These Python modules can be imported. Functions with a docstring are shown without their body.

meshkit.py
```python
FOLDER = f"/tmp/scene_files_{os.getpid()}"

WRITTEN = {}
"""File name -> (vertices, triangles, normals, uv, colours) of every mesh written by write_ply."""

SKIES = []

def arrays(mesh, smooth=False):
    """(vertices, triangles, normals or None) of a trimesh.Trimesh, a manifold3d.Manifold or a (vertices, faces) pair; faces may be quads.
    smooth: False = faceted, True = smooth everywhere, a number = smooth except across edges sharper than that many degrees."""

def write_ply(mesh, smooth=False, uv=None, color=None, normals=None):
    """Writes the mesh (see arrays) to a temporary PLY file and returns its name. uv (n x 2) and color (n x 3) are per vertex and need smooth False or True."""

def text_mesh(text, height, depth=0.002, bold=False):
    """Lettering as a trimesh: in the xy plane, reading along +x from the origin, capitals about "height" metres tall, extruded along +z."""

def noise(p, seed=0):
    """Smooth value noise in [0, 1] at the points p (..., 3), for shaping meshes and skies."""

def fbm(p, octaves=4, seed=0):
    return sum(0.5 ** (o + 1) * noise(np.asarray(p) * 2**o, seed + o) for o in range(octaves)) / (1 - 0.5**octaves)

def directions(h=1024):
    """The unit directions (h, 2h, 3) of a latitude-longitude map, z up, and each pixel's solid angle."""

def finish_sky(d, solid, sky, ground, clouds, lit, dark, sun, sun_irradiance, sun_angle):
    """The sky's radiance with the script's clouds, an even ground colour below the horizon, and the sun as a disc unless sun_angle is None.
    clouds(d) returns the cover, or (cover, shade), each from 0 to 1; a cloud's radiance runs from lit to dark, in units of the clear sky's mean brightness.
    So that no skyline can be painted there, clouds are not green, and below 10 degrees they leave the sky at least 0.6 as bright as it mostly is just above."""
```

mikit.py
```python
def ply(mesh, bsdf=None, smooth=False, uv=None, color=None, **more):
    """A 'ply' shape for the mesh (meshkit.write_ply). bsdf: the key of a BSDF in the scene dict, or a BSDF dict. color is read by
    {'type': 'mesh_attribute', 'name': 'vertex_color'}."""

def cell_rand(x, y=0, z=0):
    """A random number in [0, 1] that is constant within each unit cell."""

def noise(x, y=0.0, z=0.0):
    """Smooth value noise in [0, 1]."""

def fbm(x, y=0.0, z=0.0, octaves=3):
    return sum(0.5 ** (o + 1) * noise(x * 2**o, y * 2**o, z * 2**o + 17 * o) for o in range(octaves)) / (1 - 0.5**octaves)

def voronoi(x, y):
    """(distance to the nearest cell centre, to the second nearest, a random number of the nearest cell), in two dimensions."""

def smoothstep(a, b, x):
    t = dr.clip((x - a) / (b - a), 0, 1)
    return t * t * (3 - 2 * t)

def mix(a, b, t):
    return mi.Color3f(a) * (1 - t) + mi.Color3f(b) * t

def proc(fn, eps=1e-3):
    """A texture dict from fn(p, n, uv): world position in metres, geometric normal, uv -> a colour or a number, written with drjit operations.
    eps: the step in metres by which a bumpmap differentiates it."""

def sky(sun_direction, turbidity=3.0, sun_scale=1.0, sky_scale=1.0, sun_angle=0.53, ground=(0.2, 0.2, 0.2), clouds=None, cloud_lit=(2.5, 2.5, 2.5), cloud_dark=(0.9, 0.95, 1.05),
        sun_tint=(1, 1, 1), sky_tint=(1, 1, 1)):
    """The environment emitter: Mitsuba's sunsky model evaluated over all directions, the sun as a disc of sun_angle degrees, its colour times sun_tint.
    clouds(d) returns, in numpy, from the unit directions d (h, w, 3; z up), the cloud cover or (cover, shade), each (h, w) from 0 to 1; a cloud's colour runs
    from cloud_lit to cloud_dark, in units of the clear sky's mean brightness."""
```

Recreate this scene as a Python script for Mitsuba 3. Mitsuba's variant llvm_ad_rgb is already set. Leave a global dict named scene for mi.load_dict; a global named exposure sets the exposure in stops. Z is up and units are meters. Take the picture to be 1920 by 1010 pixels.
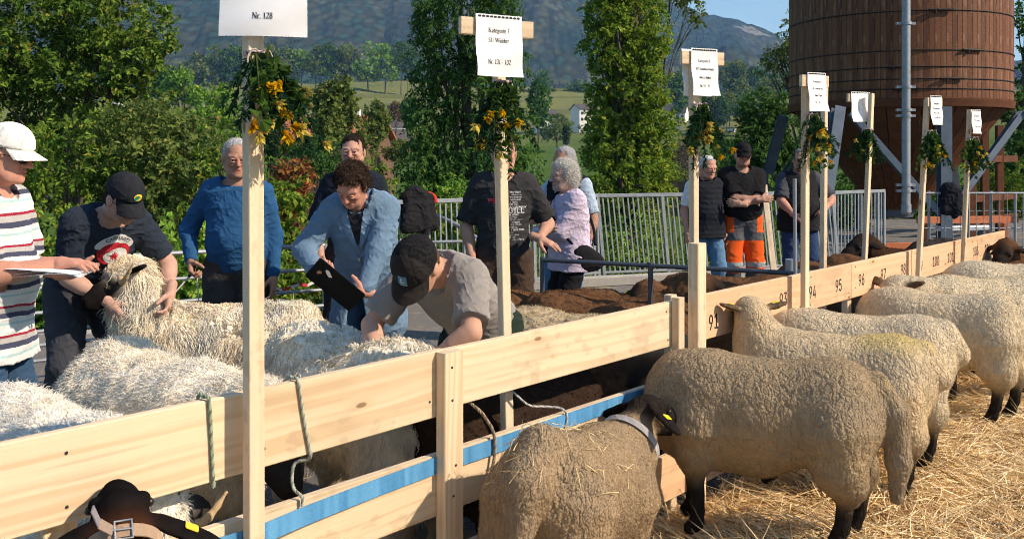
import math, random
import numpy as np, trimesh, mitsuba as mi, mikit, meshkit, drjit as dr
from mikit import noise, fbm, voronoi, cell_rand, smoothstep, mix
from scipy.spatial import cKDTree

T = mi.ScalarTransform4f
PI = math.pi
scene, labels = {'type': 'scene'}, {}
# ------------------------------------------------------------------ camera, sky, exposure
EYE, FOC, CX, HY = 1.65, 1800.0, 960.0, 295.0          # eye height (m), focal length and horizon of the 1920x1010 photograph
scene['camera'] = {'type': 'perspective', 'fov': math.degrees(2 * math.atan(960 / FOC)), 'fov_axis': 'x', 'near_clip': 0.05, 'far_clip': 12000.0,
                   'principal_point_offset_x': 0.0, 'principal_point_offset_y': (505.0 - HY) / 1010.0,
                   'to_world': T().look_at(origin=[0, 0, EYE], target=[0, 1, EYE], up=[0, 0, 1])}
scene['sky_light'] = mikit.sky((0.76, -0.28, 0.585), turbidity=3.0, sun_tint=(0.92, 1.0, 1.24), sky_tint=(0.86, 0.98, 1.12))
exposure = 2.2


def at(px, py, s):
    """The world point seen at pixel (px, py) of the photograph where one metre spans s pixels."""
    return np.array([(px - CX) / s, FOC / s, EYE - (py - HY) / s])


# ------------------------------------------------------------------ registry
_taken = {}


def numbered(base):
    n = _taken.get(base, 0)
    _taken[base] = n + 1
    return base if n == 0 else f'{base}_{n:03d}'


def tag(k, label=None, cat=None, group=None, kind=None):
    d = labels.setdefault(k, {})
    for a, b in (('label', label), ('category', cat), ('group', group), ('kind', kind)):
        if b:
            d[a] = b
    return k


def thing(name, label, cat, group=None):
    return tag(numbered(name), label, cat, group)


def obj(name, mesh, bsdf, parent=None, smooth=False, color=None, uv=None, label=None, kind=None):
    k = numbered(name if parent is None else parent + '__' + name)
    if color is not None:
        if isinstance(smooth, (int, float)) and not isinstance(smooth, bool):
            mesh = trimesh.graph.smooth_shade(mesh, angle=math.radians(smooth), facet_minarea=None)
            smooth = True
        nv = len(mesh.vertices)
        color = np.asarray(color, float)
        if color.ndim == 1:
            color = np.tile(color, (nv, 1))
    scene[k] = mikit.ply(mesh, bsdf, smooth=smooth, uv=uv, color=color)
    if label or kind:
        tag(k, label, kind=kind)
    return k


def srgb(r, g, b):
    c = np.array([r, g, b], float) / 255
    return np.where(c <= 0.04045, c / 12.92, ((c + 0.055) / 1.055) ** 2.4)


# ------------------------------------------------------------------ small mesh kit
def tri(v, f):
    return trimesh.Trimesh(np.asarray(v, float), np.asarray(f, int), process=False)


def cat(ms):
    ms = [m for m in ms if m is not None]
    vs, fs, o = [], [], 0
    for m in ms:
        vs.append(m.vertices); fs.append(m.faces + o); o += len(m.vertices)
    return tri(np.vstack(vs), np.vstack(fs))


def moved(m, M):
    v = np.asarray(m.vertices) @ np.asarray(M)[:3, :3].T + np.asarray(M)[:3, 3]
    return tri(v, m.faces)


def frame(x, y, z, o=(0, 0, 0)):
    M = np.eye(4)
    M[:3, 0], M[:3, 1], M[:3, 2], M[:3, 3] = x, y, z, o
    return M


def unit(v):
    v = np.asarray(v, float)
    return v / max(np.linalg.norm(v), 1e-12)


def rotz(a):
    c, s = math.cos(a), math.sin(a)
    return np.array([[c, -s, 0], [s, c, 0], [0, 0, 1.0]])


def rotx(a):
    c, s = math.cos(a), math.sin(a)
    return np.array([[1, 0, 0], [0, c, -s], [0, s, c]])


def roty(a):
    c, s = math.cos(a), math.sin(a)
    return np.array([[c, 0, s], [0, 1, 0], [-s, 0, c]])


def box(lo, hi):
    m = trimesh.creation.box(extents=np.subtract(hi, lo))
    m.apply_translation((np.add(lo, hi)) / 2)
    return tri(m.vertices, m.faces)


def bar(a, b, w, t, ch=0.003, up=(0, 0, 1), seed=0, bow=0.0):
    """A chamfered plank or lath from a to b, w wide along 'up', t thick; returns (mesh, uv): u runs along it in metres."""
    a, b = np.asarray(a, float), np.asarray(b, float)
    L = np.linalg.norm(b - a)
    x = (b - a) / L
    y = unit(np.cross(up, x)) if abs(np.dot(up, x)) < 0.99 else unit(np.cross([0, 1, 0], x))
    z = np.cross(x, y)
    hw, ht, c = w / 2, t / 2, min(ch, w / 4, t / 4)
    sec = np.array([(-ht, -hw + c), (-ht + c, -hw), (ht - c, -hw), (ht, -hw + c), (ht, hw - c), (ht - c, hw), (-ht + c, hw), (-ht, hw - c)])
    per = np.concatenate([[0], np.cumsum(np.linalg.norm(np.roll(sec, -1, 0) - sec, axis=1))])
    rng = np.random.default_rng(seed)
    u0, v0 = rng.uniform(0, 60), rng.uniform(0, 60)
    v, f, uv = [], [], []
    for i in range(8):
        p, q = sec[i], sec[(i + 1) % 8]
        n = len(v)
        for (s, e, pu) in ((p, 0, per[i]), (q, 0, per[i + 1]), (q, L, per[i + 1]), (p, L, per[i])):
            v.append(a + x * e + y * s[0] + z * s[1]); uv.append((u0 + e, v0 + pu))
        f += [(n, n + 1, n + 2), (n, n + 2, n + 3)]
    for e, flip in ((0, True), (L, False)):
        n = len(v)
        for s in sec:
            v.append(a + x * e + y * s[0] + z * s[1]); uv.append((u0 + 7 + s[0] * 0.35, v0 + s[1] * 0.5))
        for i in range(1, 7):
            f.append((n, n + i + 1, n + i) if flip else (n, n + i, n + i + 1))
    m = tri(v, f)
    if np.dot(np.cross(m.triangles[0][1] - m.triangles[0][0], m.triangles[0][2] - m.triangles[0][0]), m.triangles[0].mean(0) - (a + b) / 2) < 0:
        m.faces = m.faces[:, ::-1]
    return m, np.array(uv)


def plank(name, parent, mat, a, b, w, t, **k):
    m, uv = bar(a, b, w, t, **k)
    return obj(name, m, mat, parent, uv=uv)


def tube(pts, r, n=8, cap=True, closed=False):
    pts = np.asarray(pts, float)
    r = np.broadcast_to(np.asarray(r, float), (len(pts),))
    d = np.gradient(pts, axis=0)
    if closed:
        d = np.roll(pts, -1, 0) - np.roll(pts, 1, 0)
    d /= np.maximum(np.linalg.norm(d, axis=1, keepdims=True), 1e-9)
    ref = np.array([0, 0, 1.0]) if abs(d[0][2]) < 0.9 else np.array([1.0, 0, 0])
    u = unit(np.cross(ref, d[0]))
    us = []
    for i in range(len(pts)):
        u = unit(u - d[i] * np.dot(u, d[i])); us.append(u)
    us = np.array(us)
    ws = np.cross(d, us)
    a = np.arange(n) / n * 2 * PI
    v = (pts[:, None] + (us[:, None] * np.cos(a)[None, :, None] + ws[:, None] * np.sin(a)[None, :, None]) * r[:, None, None]).reshape(-1, 3)
    m = len(pts)
    f = []
    for i in range(m if closed else m - 1):
        j = (i + 1) % m
        for k in range(n):
            l = (k + 1) % n
            f += [(i * n + k, i * n + l, j * n + l), (i * n + k, j * n + l, j * n + k)]
    v = list(v)
    if cap and not closed:
        v += [pts[0], pts[-1]]
        for k in range(n):
            l = (k + 1) % n
            f += [(m * n, l, k), (m * n + 1, (m - 1) * n + k, (m - 1) * n + l)]
    return tri(v, f)


def lathe(profile, n=24):
    """profile: (r, z) pairs from bottom to top."""
    p = np.asarray(profile, float)
    a = np.arange(n) / n * 2 * PI
    v = np.stack([p[:, None, 0] * np.cos(a), p[:, None, 0] * np.sin(a), np.broadcast_to(p[:, None, 1], (len(p), n))], -1).reshape(-1, 3)
    f = []
    for i in range(len(p) - 1):
        for k in range(n):
            l = (k + 1) % n
            f += [(i * n + k, i * n + l, (i + 1) * n + l), (i * n + k, (i + 1) * n + l, (i + 1) * n + k)]
    return tri(v, f)


def bezier(ps, n=12):
    ps = np.asarray(ps, float)
    t = np.linspace(0, 1, n)[:, None]
    while len(ps) > 1 and ps.ndim == 2:
        ps = ps[:-1, None] * (1 - t) + ps[1:, None] * t if ps.ndim == 2 else ps
    while ps.ndim == 3 and len(ps) > 1:
        ps = ps[:-1] * (1 - t) + ps[1:] * t
    return ps[0]


def smooth_curve(pts, n=40):
    """Catmull-Rom through the points."""
    p = np.asarray(pts, float)
    p = np.vstack([2 * p[0] - p[1], p, 2 * p[-1] - p[-2]])
    out = []
    per = max(2, n // (len(p) - 3))
    for i in range(1, len(p) - 2):
        t = np.linspace(0, 1, per, endpoint=False)[:, None]
        a, b, c, d = p[i - 1], p[i], p[i + 1], p[i + 2]
        out.append(0.5 * (2 * b + (c - a) * t + (2 * a - 5 * b + 4 * c - d) * t ** 2 + (3 * b - a - 3 * c + d) * t ** 3))
    out.append(p[-2][None])
    return np.vstack(out)


def leaves_mesh(P, D, N, L, W, fold=0.25):
    """One folded diamond leaf at each point P: along D (unit), face normal N, length L, width W. 4 vertices, 2 triangles each."""
    P, D, N = (np.asarray(a, float) for a in (P, D, N))
    n = len(P)
    L, W = np.broadcast_to(L, (n,))[:, None], np.broadcast_to(W, (n,))[:, None]
    S = np.cross(D, N)
    S /= np.maximum(np.linalg.norm(S, axis=1, keepdims=True), 1e-9)
    N2 = np.cross(S, D)
    v = np.stack([P, P + D * L * 0.45 + S * W * 0.5 + N2 * W * fold, P + D * L, P + D * L * 0.45 - S * W * 0.5 + N2 * W * fold], 1).reshape(-1, 3)
    i = np.arange(n)[:, None] * 4
    f = np.stack([i + [0, 1, 2], i + [0, 2, 3]], 1).reshape(-1, 3)
    return tri(v, f)


def rand_unit(rng, n):
    v = rng.normal(size=(n, 3))
    return v / np.linalg.norm(v, axis=1, keepdims=True)


# ------------------------------------------------------------------ implicit surfaces
class Field:
    """Smooth union of rounded cones and ellipsoids, meshed by surface nets."""

    def __init__(self):
        self.prims = []

    def cone(self, a, b, ra, rb, k=0.03, tag=0, sub=False):
        self.prims.append(('c', np.asarray(a, float), np.asarray(b, float), ra, rb, k, tag, sub)); return self

    def ell(self, c, r, R=None, k=0.03, tag=0, sub=False):
        self.prims.append(('e', np.asarray(c, float), np.asarray(r, float), np.eye(3) if R is None else np.asarray(R, float), None, k, tag, sub)); return self

    def chain(self, pts, rs, k=0.03, tag=0):
        for a, b, ra, rb in zip(pts[:-1], pts[1:], rs[:-1], rs[1:]):
            self.cone(a, b, ra, rb, k, tag)
        return self

    @staticmethod
    def dist(pr, p):
        if pr[0] == 'c':
            _, a, b, ra, rb = pr[:5]
            ab = b - a
            t = np.clip(((p - a) @ ab) / max(ab @ ab, 1e-12), 0, 1)
            return np.sqrt(((p - a - t[..., None] * ab) ** 2).sum(-1)) - (ra + (rb - ra) * t)
        _, c, r, R = pr[:4]
        q = (p - c) @ R
        k0 = np.sqrt(((q / r) ** 2).sum(-1))
        k1 = np.sqrt(((q / r ** 2) ** 2).sum(-1))
        return k0 * (k0 - 1) / np.maximum(k1, 1e-9)

    def bounds(self, pr):
        if pr[0] == 'c':
            _, a, b, ra, rb = pr[:5]
            return np.minimum(a - ra, b - rb), np.maximum(a + ra, b + rb)
        _, c, r, R = pr[:4]
        e = np.sqrt(((R * r) ** 2).sum(1))
        return c - e, c + e

    def mesh(self, h, cut=None):
        bs = [self.bounds(p) for p in self.prims if not p[7]]
        lo, hi = np.min([b[0] for b in bs], 0) - 3 * h, np.max([b[1] for b in bs], 0) + 3 * h
        n = np.ceil((hi - lo) / h).astype(int) + 1
        F = np.full(n, 0.2, np.float32)
        ax = [lo[i] + h * np.arange(n[i]) for i in range(3)]
        for pr in self.prims:
            b0, b1 = self.bounds(pr)
            m = pr[5] + 2.5 * h + 0.02
            i0 = np.clip(np.floor((b0 - m - lo) / h).astype(int), 0, n - 1)
            i1 = np.clip(np.ceil((b1 + m - lo) / h).astype(int) + 1, 1, n)
            sl = tuple(slice(a, b) for a, b in zip(i0, i1))
            g = np.stack(np.meshgrid(*[ax[i][sl[i]] for i in range(3)], indexing='ij'), -1)
            d = self.dist(pr, g).astype(np.float32)
            f, k = F[sl], pr[5]
            if pr[7]:
                hh = np.maximum(k - np.abs(f + d), 0) / k
                F[sl] = np.maximum(f, -d) + hh * hh * k / 4
            else:
                hh = np.maximum(k - np.abs(f - d), 0) / k
                F[sl] = np.minimum(f, d) - hh * hh * k / 4
        if cut is not None:
            g = np.stack(np.meshgrid(*ax, indexing='ij'), -1)
            F = np.maximum(F, cut(g).astype(np.float32))
        return surface_nets(F, lo, h)

    def weights(self, p, soft=0.012):
        """(tags, weights): how far each tag's parts own the points p."""
        tags = sorted({q[6] for q in self.prims if not q[7]})
        D = np.full((len(p), len(tags)), 9.0)
        for q in self.prims:
            if not q[7]:
                i = tags.index(q[6])
                D[:, i] = np.minimum(D[:, i], self.dist(q, p))
        w = np.exp(-(D - D.min(1, keepdims=True)) / soft)
        return tags, w / w.sum(1, keepdims=True)


def surface_nets(F, lo, h):
    n = np.array(F.shape)
    S = F < 0
    c = np.zeros(n - 1, np.int8)
    for d in np.ndindex(2, 2, 2):
        c += S[d[0]:n[0] - 1 + d[0], d[1]:n[1] - 1 + d[1], d[2]:n[2] - 1 + d[2]]
    cells = np.argwhere((c > 0) & (c < 8))
    idx = np.full(n - 1, -1, np.int64)
    idx[tuple(cells.T)] = np.arange(len(cells))
    acc, cnt = np.zeros((len(cells), 3)), np.zeros(len(cells))
    corner = {d: F[tuple((cells + d).T)] for d in np.ndindex(2, 2, 2)}
    for d in np.ndindex(2, 2, 2):
        for a in range(3):
            if d[a] == 0:
                e = list(d); e[a] = 1; e = tuple(e)
                f0, f1 = corner[d], corner[e]
                x = (f0 < 0) != (f1 < 0)
                t = np.where(x, f0 / np.where(x, f0 - f1, 1), 0)
                p = np.tile(np.array(d, float), (len(cells), 1)); p[:, a] += t
                acc += np.where(x[:, None], p, 0); cnt += x
    V = lo + (cells + acc / cnt[:, None]) * h
    quads = []
    for a in range(3):
        b, cc = (a + 1) % 3, (a + 2) % 3
        s0 = np.take(S, range(0, n[a] - 1), a); s1 = np.take(S, range(1, n[a]), a)
        E = np.argwhere(s0 != s1)
        E = E[(E[:, b] > 0) & (E[:, cc] > 0) & (E[:, b] < n[b] - 1) & (E[:, cc] < n[cc] - 1)]
        inside = S[tuple(E.T)]
        def g(db, dc):
            q = E.copy(); q[:, b] -= db; q[:, cc] -= dc
            return idx[tuple(q.T)]
        q = np.stack([g(1, 1), g(0, 1), g(0, 0), g(1, 0)], 1)
        q[~inside] = q[~inside][:, ::-1]
        quads.append(q)
    q = np.vstack(quads)
    q = q[(q >= 0).all(1)]
    return tri(V, np.vstack([q[:, [0, 1, 2]], q[:, [0, 2, 3]]]))


def vnormals(m):
    v, f = m.vertices, m.faces
    n = np.zeros_like(v)
    c = np.cross(v[f[:, 1]] - v[f[:, 0]], v[f[:, 2]] - v[f[:, 0]])
    for k in range(3):
        np.add.at(n, f[:, k], c)
    return n / np.maximum(np.linalg.norm(n, axis=1, keepdims=True), 1e-12)


def relax(m, it=2):
    """A little Taubin smoothing."""
    v, f = np.array(m.vertices), m.faces
    e = np.vstack([f[:, [0, 1]], f[:, [1, 2]], f[:, [2, 0]]])
    deg = np.bincount(e[:, 0], minlength=len(v)) + np.bincount(e[:, 1], minlength=len(v))
    for i in range(2 * it):
        s = np.zeros_like(v)
        for k in range(3):
            s[:, k] = np.bincount(e[:, 0], v[e[:, 1], k], len(v)) + np.bincount(e[:, 1], v[e[:, 0], k], len(v))
        v += (0.5 if i % 2 == 0 else -0.52) * (s / np.maximum(deg, 1)[:, None] - v)
    return tri(v, f)


def sample(m, n, rng, weight=None):
    """n points on the mesh: (points, normals, face index, barycentric)."""
    t = m.vertices[m.faces]
    c = np.cross(t[:, 1] - t[:, 0], t[:, 2] - t[:, 0])
    a = np.linalg.norm(c, axis=1)
    w = a if weight is None else a * weight
    fi = rng.choice(len(a), n, p=w / w.sum())
    r1, r2 = np.sqrt(rng.random(n)), rng.random(n)
    bc = np.stack([1 - r1, r1 * (1 - r2), r1 * r2], 1)
    vn = vnormals(m)
    return (t[fi] * bc[..., None]).sum(1), unit_rows((vn[m.faces[fi]] * bc[..., None]).sum(1)), fi, bc


def unit_rows(v):
    return v / np.maximum(np.linalg.norm(v, axis=1, keepdims=True), 1e-12)


def strands(P, D, L, W, seg=2, curl=0.0, droop=0.0, rng=None, wave=0.0, freq=3.0, sides=3):
    """Tapered tufts: from P along D, length L, base half-width W; they curl sideways and droop. Returns a mesh."""
    n = len(P)
    rng = rng or np.random.default_rng(0)
    L, W = np.broadcast_to(L, (n,)), np.broadcast_to(W, (n,))
    A = unit_rows(np.cross(D, rand_unit(rng, n)))
    B = np.cross(D, A)
    ph = rng.uniform(0, 2 * PI, n)
    rings = []
    d = D.copy()
    p = P - D * 0.15 * L[:, None]
    for i in range(seg + 1):
        t = i / seg
        w = W * (1 - t) ** 0.7 if i < seg else W * 0.0
        off = A * (np.cos(ph + t * freq * 2 * PI) * wave * L * t)[:, None] + B * (np.sin(ph + t * freq * 2 * PI) * wave * L * t)[:, None]
        c = p + off
        if i < seg:
            for k in range(sides):
                a = 2 * PI * k / sides
                rings.append(c + (A * math.cos(a) + B * math.sin(a)) * w[:, None])
        else:
            rings.append(c)
        d = unit_rows(d + A * curl / seg + np.array([0, 0, -1.0]) * droop / seg)
        p = p + d * (L / seg)[:, None]
    per = seg * sides + 1
    v = np.stack(rings, 1).reshape(-1, 3)
    base = np.arange(n)[:, None] * per
    f = []
    for i in range(seg):
        for k in range(sides):
            l = (k + 1) % sides
            if i < seg - 1:
                f.append(base + [i * sides + k, i * sides + l, (i + 1) * sides + l])
                f.append(base + [i * sides + k, (i + 1) * sides + l, (i + 1) * sides + k])
            else:
                f.append(base + [i * sides + k, i * sides + l, seg * sides])
    return tri(v, np.stack(f, 1).reshape(-1, 3)), per


def rounded_plate(w, hgt, t, n=5, r=0.35):
    from shapely.geometry import box as sbox
    g = sbox(-w / 2, -hgt / 2, w / 2, hgt / 2).buffer(-w * r / 2).buffer(w * r / 2)
    m = trimesh.creation.extrude_polygon(g, t, engine='earcut')
    m.apply_translation([0, 0, -t / 2])
    return m.vertices, m.faces
# ------------------------------------------------------------------ materials
VC = {'type': 'mesh_attribute', 'name': 'vertex_color'}
P2 = lambda **k: {'type': 'twosided', 'bsdf': {'type': 'principled', **k}}


def cloth_bump(p):
    a = 0.05 * noise(p.x * 7, p.y * 7, p.z * 7)
    r = 1 - dr.abs(noise((p.x + a) * 34 + p.z * 14, (p.y + a) * 34 - p.z * 10, p.z * 26) - 0.5) * 2
    return 0.0035 * r * r * r + 0.0005 * noise(p.x * 420, p.y * 420, p.z * 420)


scene['m_cloth'] = {'type': 'twosided', 'bsdf': {'type': 'bumpmap', 'scale': 1.0, 'arbitrary': mikit.proc(lambda p, n, uv: cloth_bump(p), eps=0.0012), 'bsdf': {'type': 'principled', 'base_color': VC, 'roughness': 0.92, 'specular': 0.15}}}
scene['m_skin'] = P2(base_color=VC, roughness=0.6, specular=0.25)
scene['m_wool'] = {'type': 'twosided', 'bsdf': {'type': 'diffuse', 'reflectance': VC}}
scene['m_fleece'] = {'type': 'twosided', 'bsdf': {'type': 'bumpmap', 'scale': 1.0, 'arbitrary': mikit.proc(lambda p, n, uv: fleece_bump(p), eps=0.0012), 'bsdf': {'type': 'diffuse', 'reflectance': VC}}}


def fleece_bump(p):
    w = 0.02 * noise(p.x * 22, p.y * 22, p.z * 22)
    crack = smoothstep(0.0, 0.20, dr.abs(noise((p.x + w) * 85, (p.y + w) * 85, (p.z + w) * 18) - 0.5))
    return 0.0040 * crack + 0.0034 * noise(p.x * 170, p.y * 170, p.z * 140) + 0.0022 * noise(p.x * 330, p.y * 330, p.z * 300)


scene['m_leaf'] = {'type': 'principledthin', 'base_color': VC, 'roughness': 0.38, 'diff_trans': 0.8, 'spec_trans': 0.0, 'eta': 1.35}
scene['m_plastic'] = P2(base_color=VC, roughness=0.4, specular=0.5)
scene['m_straw'] = P2(base_color=VC, roughness=0.6, specular=0.35)
scene['m_paint'] = P2(base_color=VC, roughness=0.6, specular=0.3)
scene['m_galv'] = P2(base_color=mikit.proc(lambda p, n, uv: mix((0.24, 0.265, 0.29), (0.38, 0.41, 0.44), fbm(p.x * 14, p.y * 14, p.z * 14))), roughness=0.5, metallic=0.45, specular=0.5)
scene['m_glass'] = P2(base_color={'type': 'rgb', 'value': [0.02, 0.025, 0.03]}, roughness=0.12, specular=0.6)


def pine(p, n, uv, pale, dark, knot, pink=0.0):
    u, v = uv.x, uv.y
    wav = fbm(u * 1.3, v * 5.0, 3.0) * 0.05
    ring = noise(u * 0.45, (v + wav) * 85.0)
    ring = smoothstep(0.35, 0.95, ring)
    fine = noise(u * 9.0, v * 420.0, 7.0)
    tone = fbm(u * 0.7, v * 6.0, 11.0)
    c = mix(pale, dark, 0.5 * ring + 0.16 * fine + 0.3 * (tone - 0.4))
    d, d2, r = voronoi(u * 1.9, v * 5.2)
    k = smoothstep(0.050, 0.028, d) * dr.select(r > 0.60, 1.0, 0.0)
    halo = smoothstep(0.16, 0.03, d) * dr.select(r > 0.60, 1.0, 0.0)
    c = mix(c, dark, 0.45 * halo)
    c = mix(c, knot, 0.75 * k)
    grime = smoothstep(0.6, 0.85, fbm(u * 3.0, v * 9.0, 23.0))
    c = mix(c, (0.33, 0.23, 0.13), 0.30 * grime)
    scratch = smoothstep(0.80, 0.9, noise(u * 2.2, v * 70.0, 41.0)) * smoothstep(0.45, 0.7, fbm(u * 0.9, v * 2.0, 51.0))
    c = mix(c, (0.40, 0.28, 0.16), 0.35 * scratch)
    blot = smoothstep(0.62, 0.75, fbm(u * 16.0, v * 30.0, 61.0)) * smoothstep(0.5, 0.65, noise(u * 0.8, v * 1.5, 71.0))
    return mix(c, (0.26, 0.18, 0.10), 0.22 * blot) * (0.92 + 0.16 * noise(u * 0.12, 3.0, 81.0))


def wood(key, pale, dark, knot=(0.16, 0.075, 0.03), rough=0.7):
    scene[key] = {'type': 'twosided', 'bsdf': {'type': 'bumpmap', 'scale': 0.0006, 'arbitrary': mikit.proc(lambda p, n, uv: noise(uv.x * 5, uv.y * 260.0), eps=0.002),
                  'bsdf': {'type': 'principled', 'base_color': mikit.proc(lambda p, n, uv: pine(p, n, uv, pale, dark, knot)), 'roughness': rough, 'specular': 0.3}}}


wood('m_pine', (0.70, 0.565, 0.385), (0.53, 0.365, 0.20))
wood('m_lath', (0.71, 0.585, 0.41), (0.56, 0.40, 0.235))
wood('m_orange', (0.68, 0.455, 0.28), (0.58, 0.35, 0.19))


def terrain_col(p, n, uv):
    a = fbm(p.x * 0.03, p.y * 0.03, 1.0)
    b = fbm(p.x * 0.35, p.y * 0.35, 5.0)
    far = smoothstep(330.0, 450.0, p.y)
    lush = mix((0.050, 0.100, 0.020), (0.090, 0.145, 0.032), b)
    dry = mix((0.105, 0.135, 0.040), (0.20, 0.20, 0.075), 0.6 * a + 0.5 * b)
    c = mix(lush, dry, far * smoothstep(0.25, 0.6, a + 0.25))
    stripe = smoothstep(0.5, 0.8, noise(p.x * 0.02, p.z * 0.55, 2.0)) * far
    return mix(c, (0.08, 0.10, 0.03), 0.5 * stripe)


scene['m_terrain'] = {'type': 'twosided', 'bsdf': {'type': 'diffuse', 'reflectance': mikit.proc(terrain_col)}}


def mountain_col(p, n, uv):
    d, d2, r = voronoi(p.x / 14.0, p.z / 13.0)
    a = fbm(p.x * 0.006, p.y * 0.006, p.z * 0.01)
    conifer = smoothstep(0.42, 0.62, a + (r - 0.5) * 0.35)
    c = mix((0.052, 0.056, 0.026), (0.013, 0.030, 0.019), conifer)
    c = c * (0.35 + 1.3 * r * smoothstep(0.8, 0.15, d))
    rock = 0.6 * smoothstep(0.69, 0.75, fbm(p.x * 0.011 + 3.0, p.y * 0.011, p.z * 0.012 + 9.0, octaves=4)) * smoothstep(350.0, 700.0, p.x)
    return mix(c, (0.36, 0.34, 0.31), rock * (0.5 + 0.5 * noise(p.x * 0.09, p.y * 0.09, p.z * 0.09)))


scene['m_mountain'] = {'type': 'twosided', 'bsdf': {'type': 'bumpmap', 'scale': 4.0, 'arbitrary': mikit.proc(lambda p, n, uv: smoothstep(0.9, 0.0, voronoi(p.x / 14.0, p.z / 13.0)[0]), eps=1.5),
                       'bsdf': {'type': 'diffuse', 'reflectance': mikit.proc(mountain_col)}}}


def asphalt_col(p, n, uv):
    g = noise(p.x * 160, p.y * 160)
    a = fbm(p.x * 1.1, p.y * 1.1)
    c = mix((0.085, 0.082, 0.078), (0.17, 0.16, 0.145), 0.55 * g + 0.5 * a)
    return mix(c, (0.30, 0.24, 0.13), smoothstep(0.62, 0.8, fbm(p.x * 5, p.y * 5, 4.0)) * 0.5)


scene['m_asphalt'] = P2(base_color=mikit.proc(asphalt_col), roughness=0.9, specular=0.2)
scene['m_concrete'] = P2(base_color=mikit.proc(lambda p, n, uv: mix((0.25, 0.24, 0.215), (0.40, 0.38, 0.345), 0.6 * fbm(p.x * 6, p.y * 6, p.z * 6) + 0.4 * noise(p.x * 90, p.y * 90, p.z * 90))), roughness=0.9, specular=0.2)
scene['m_litter'] = P2(base_color=mikit.proc(lambda p, n, uv: mix((0.30, 0.20, 0.09), (0.62, 0.47, 0.24), fbm(p.x * 22, p.y * 22, p.z * 9))), roughness=0.9, specular=0.15)
scene['m_bark'] = {'type': 'twosided', 'bsdf': {'type': 'diffuse', 'reflectance': mikit.proc(lambda p, n, uv: mix((0.045, 0.036, 0.026), (0.17, 0.145, 0.115), fbm(p.x * 9, p.y * 9, p.z * 2.2)))}}


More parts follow.
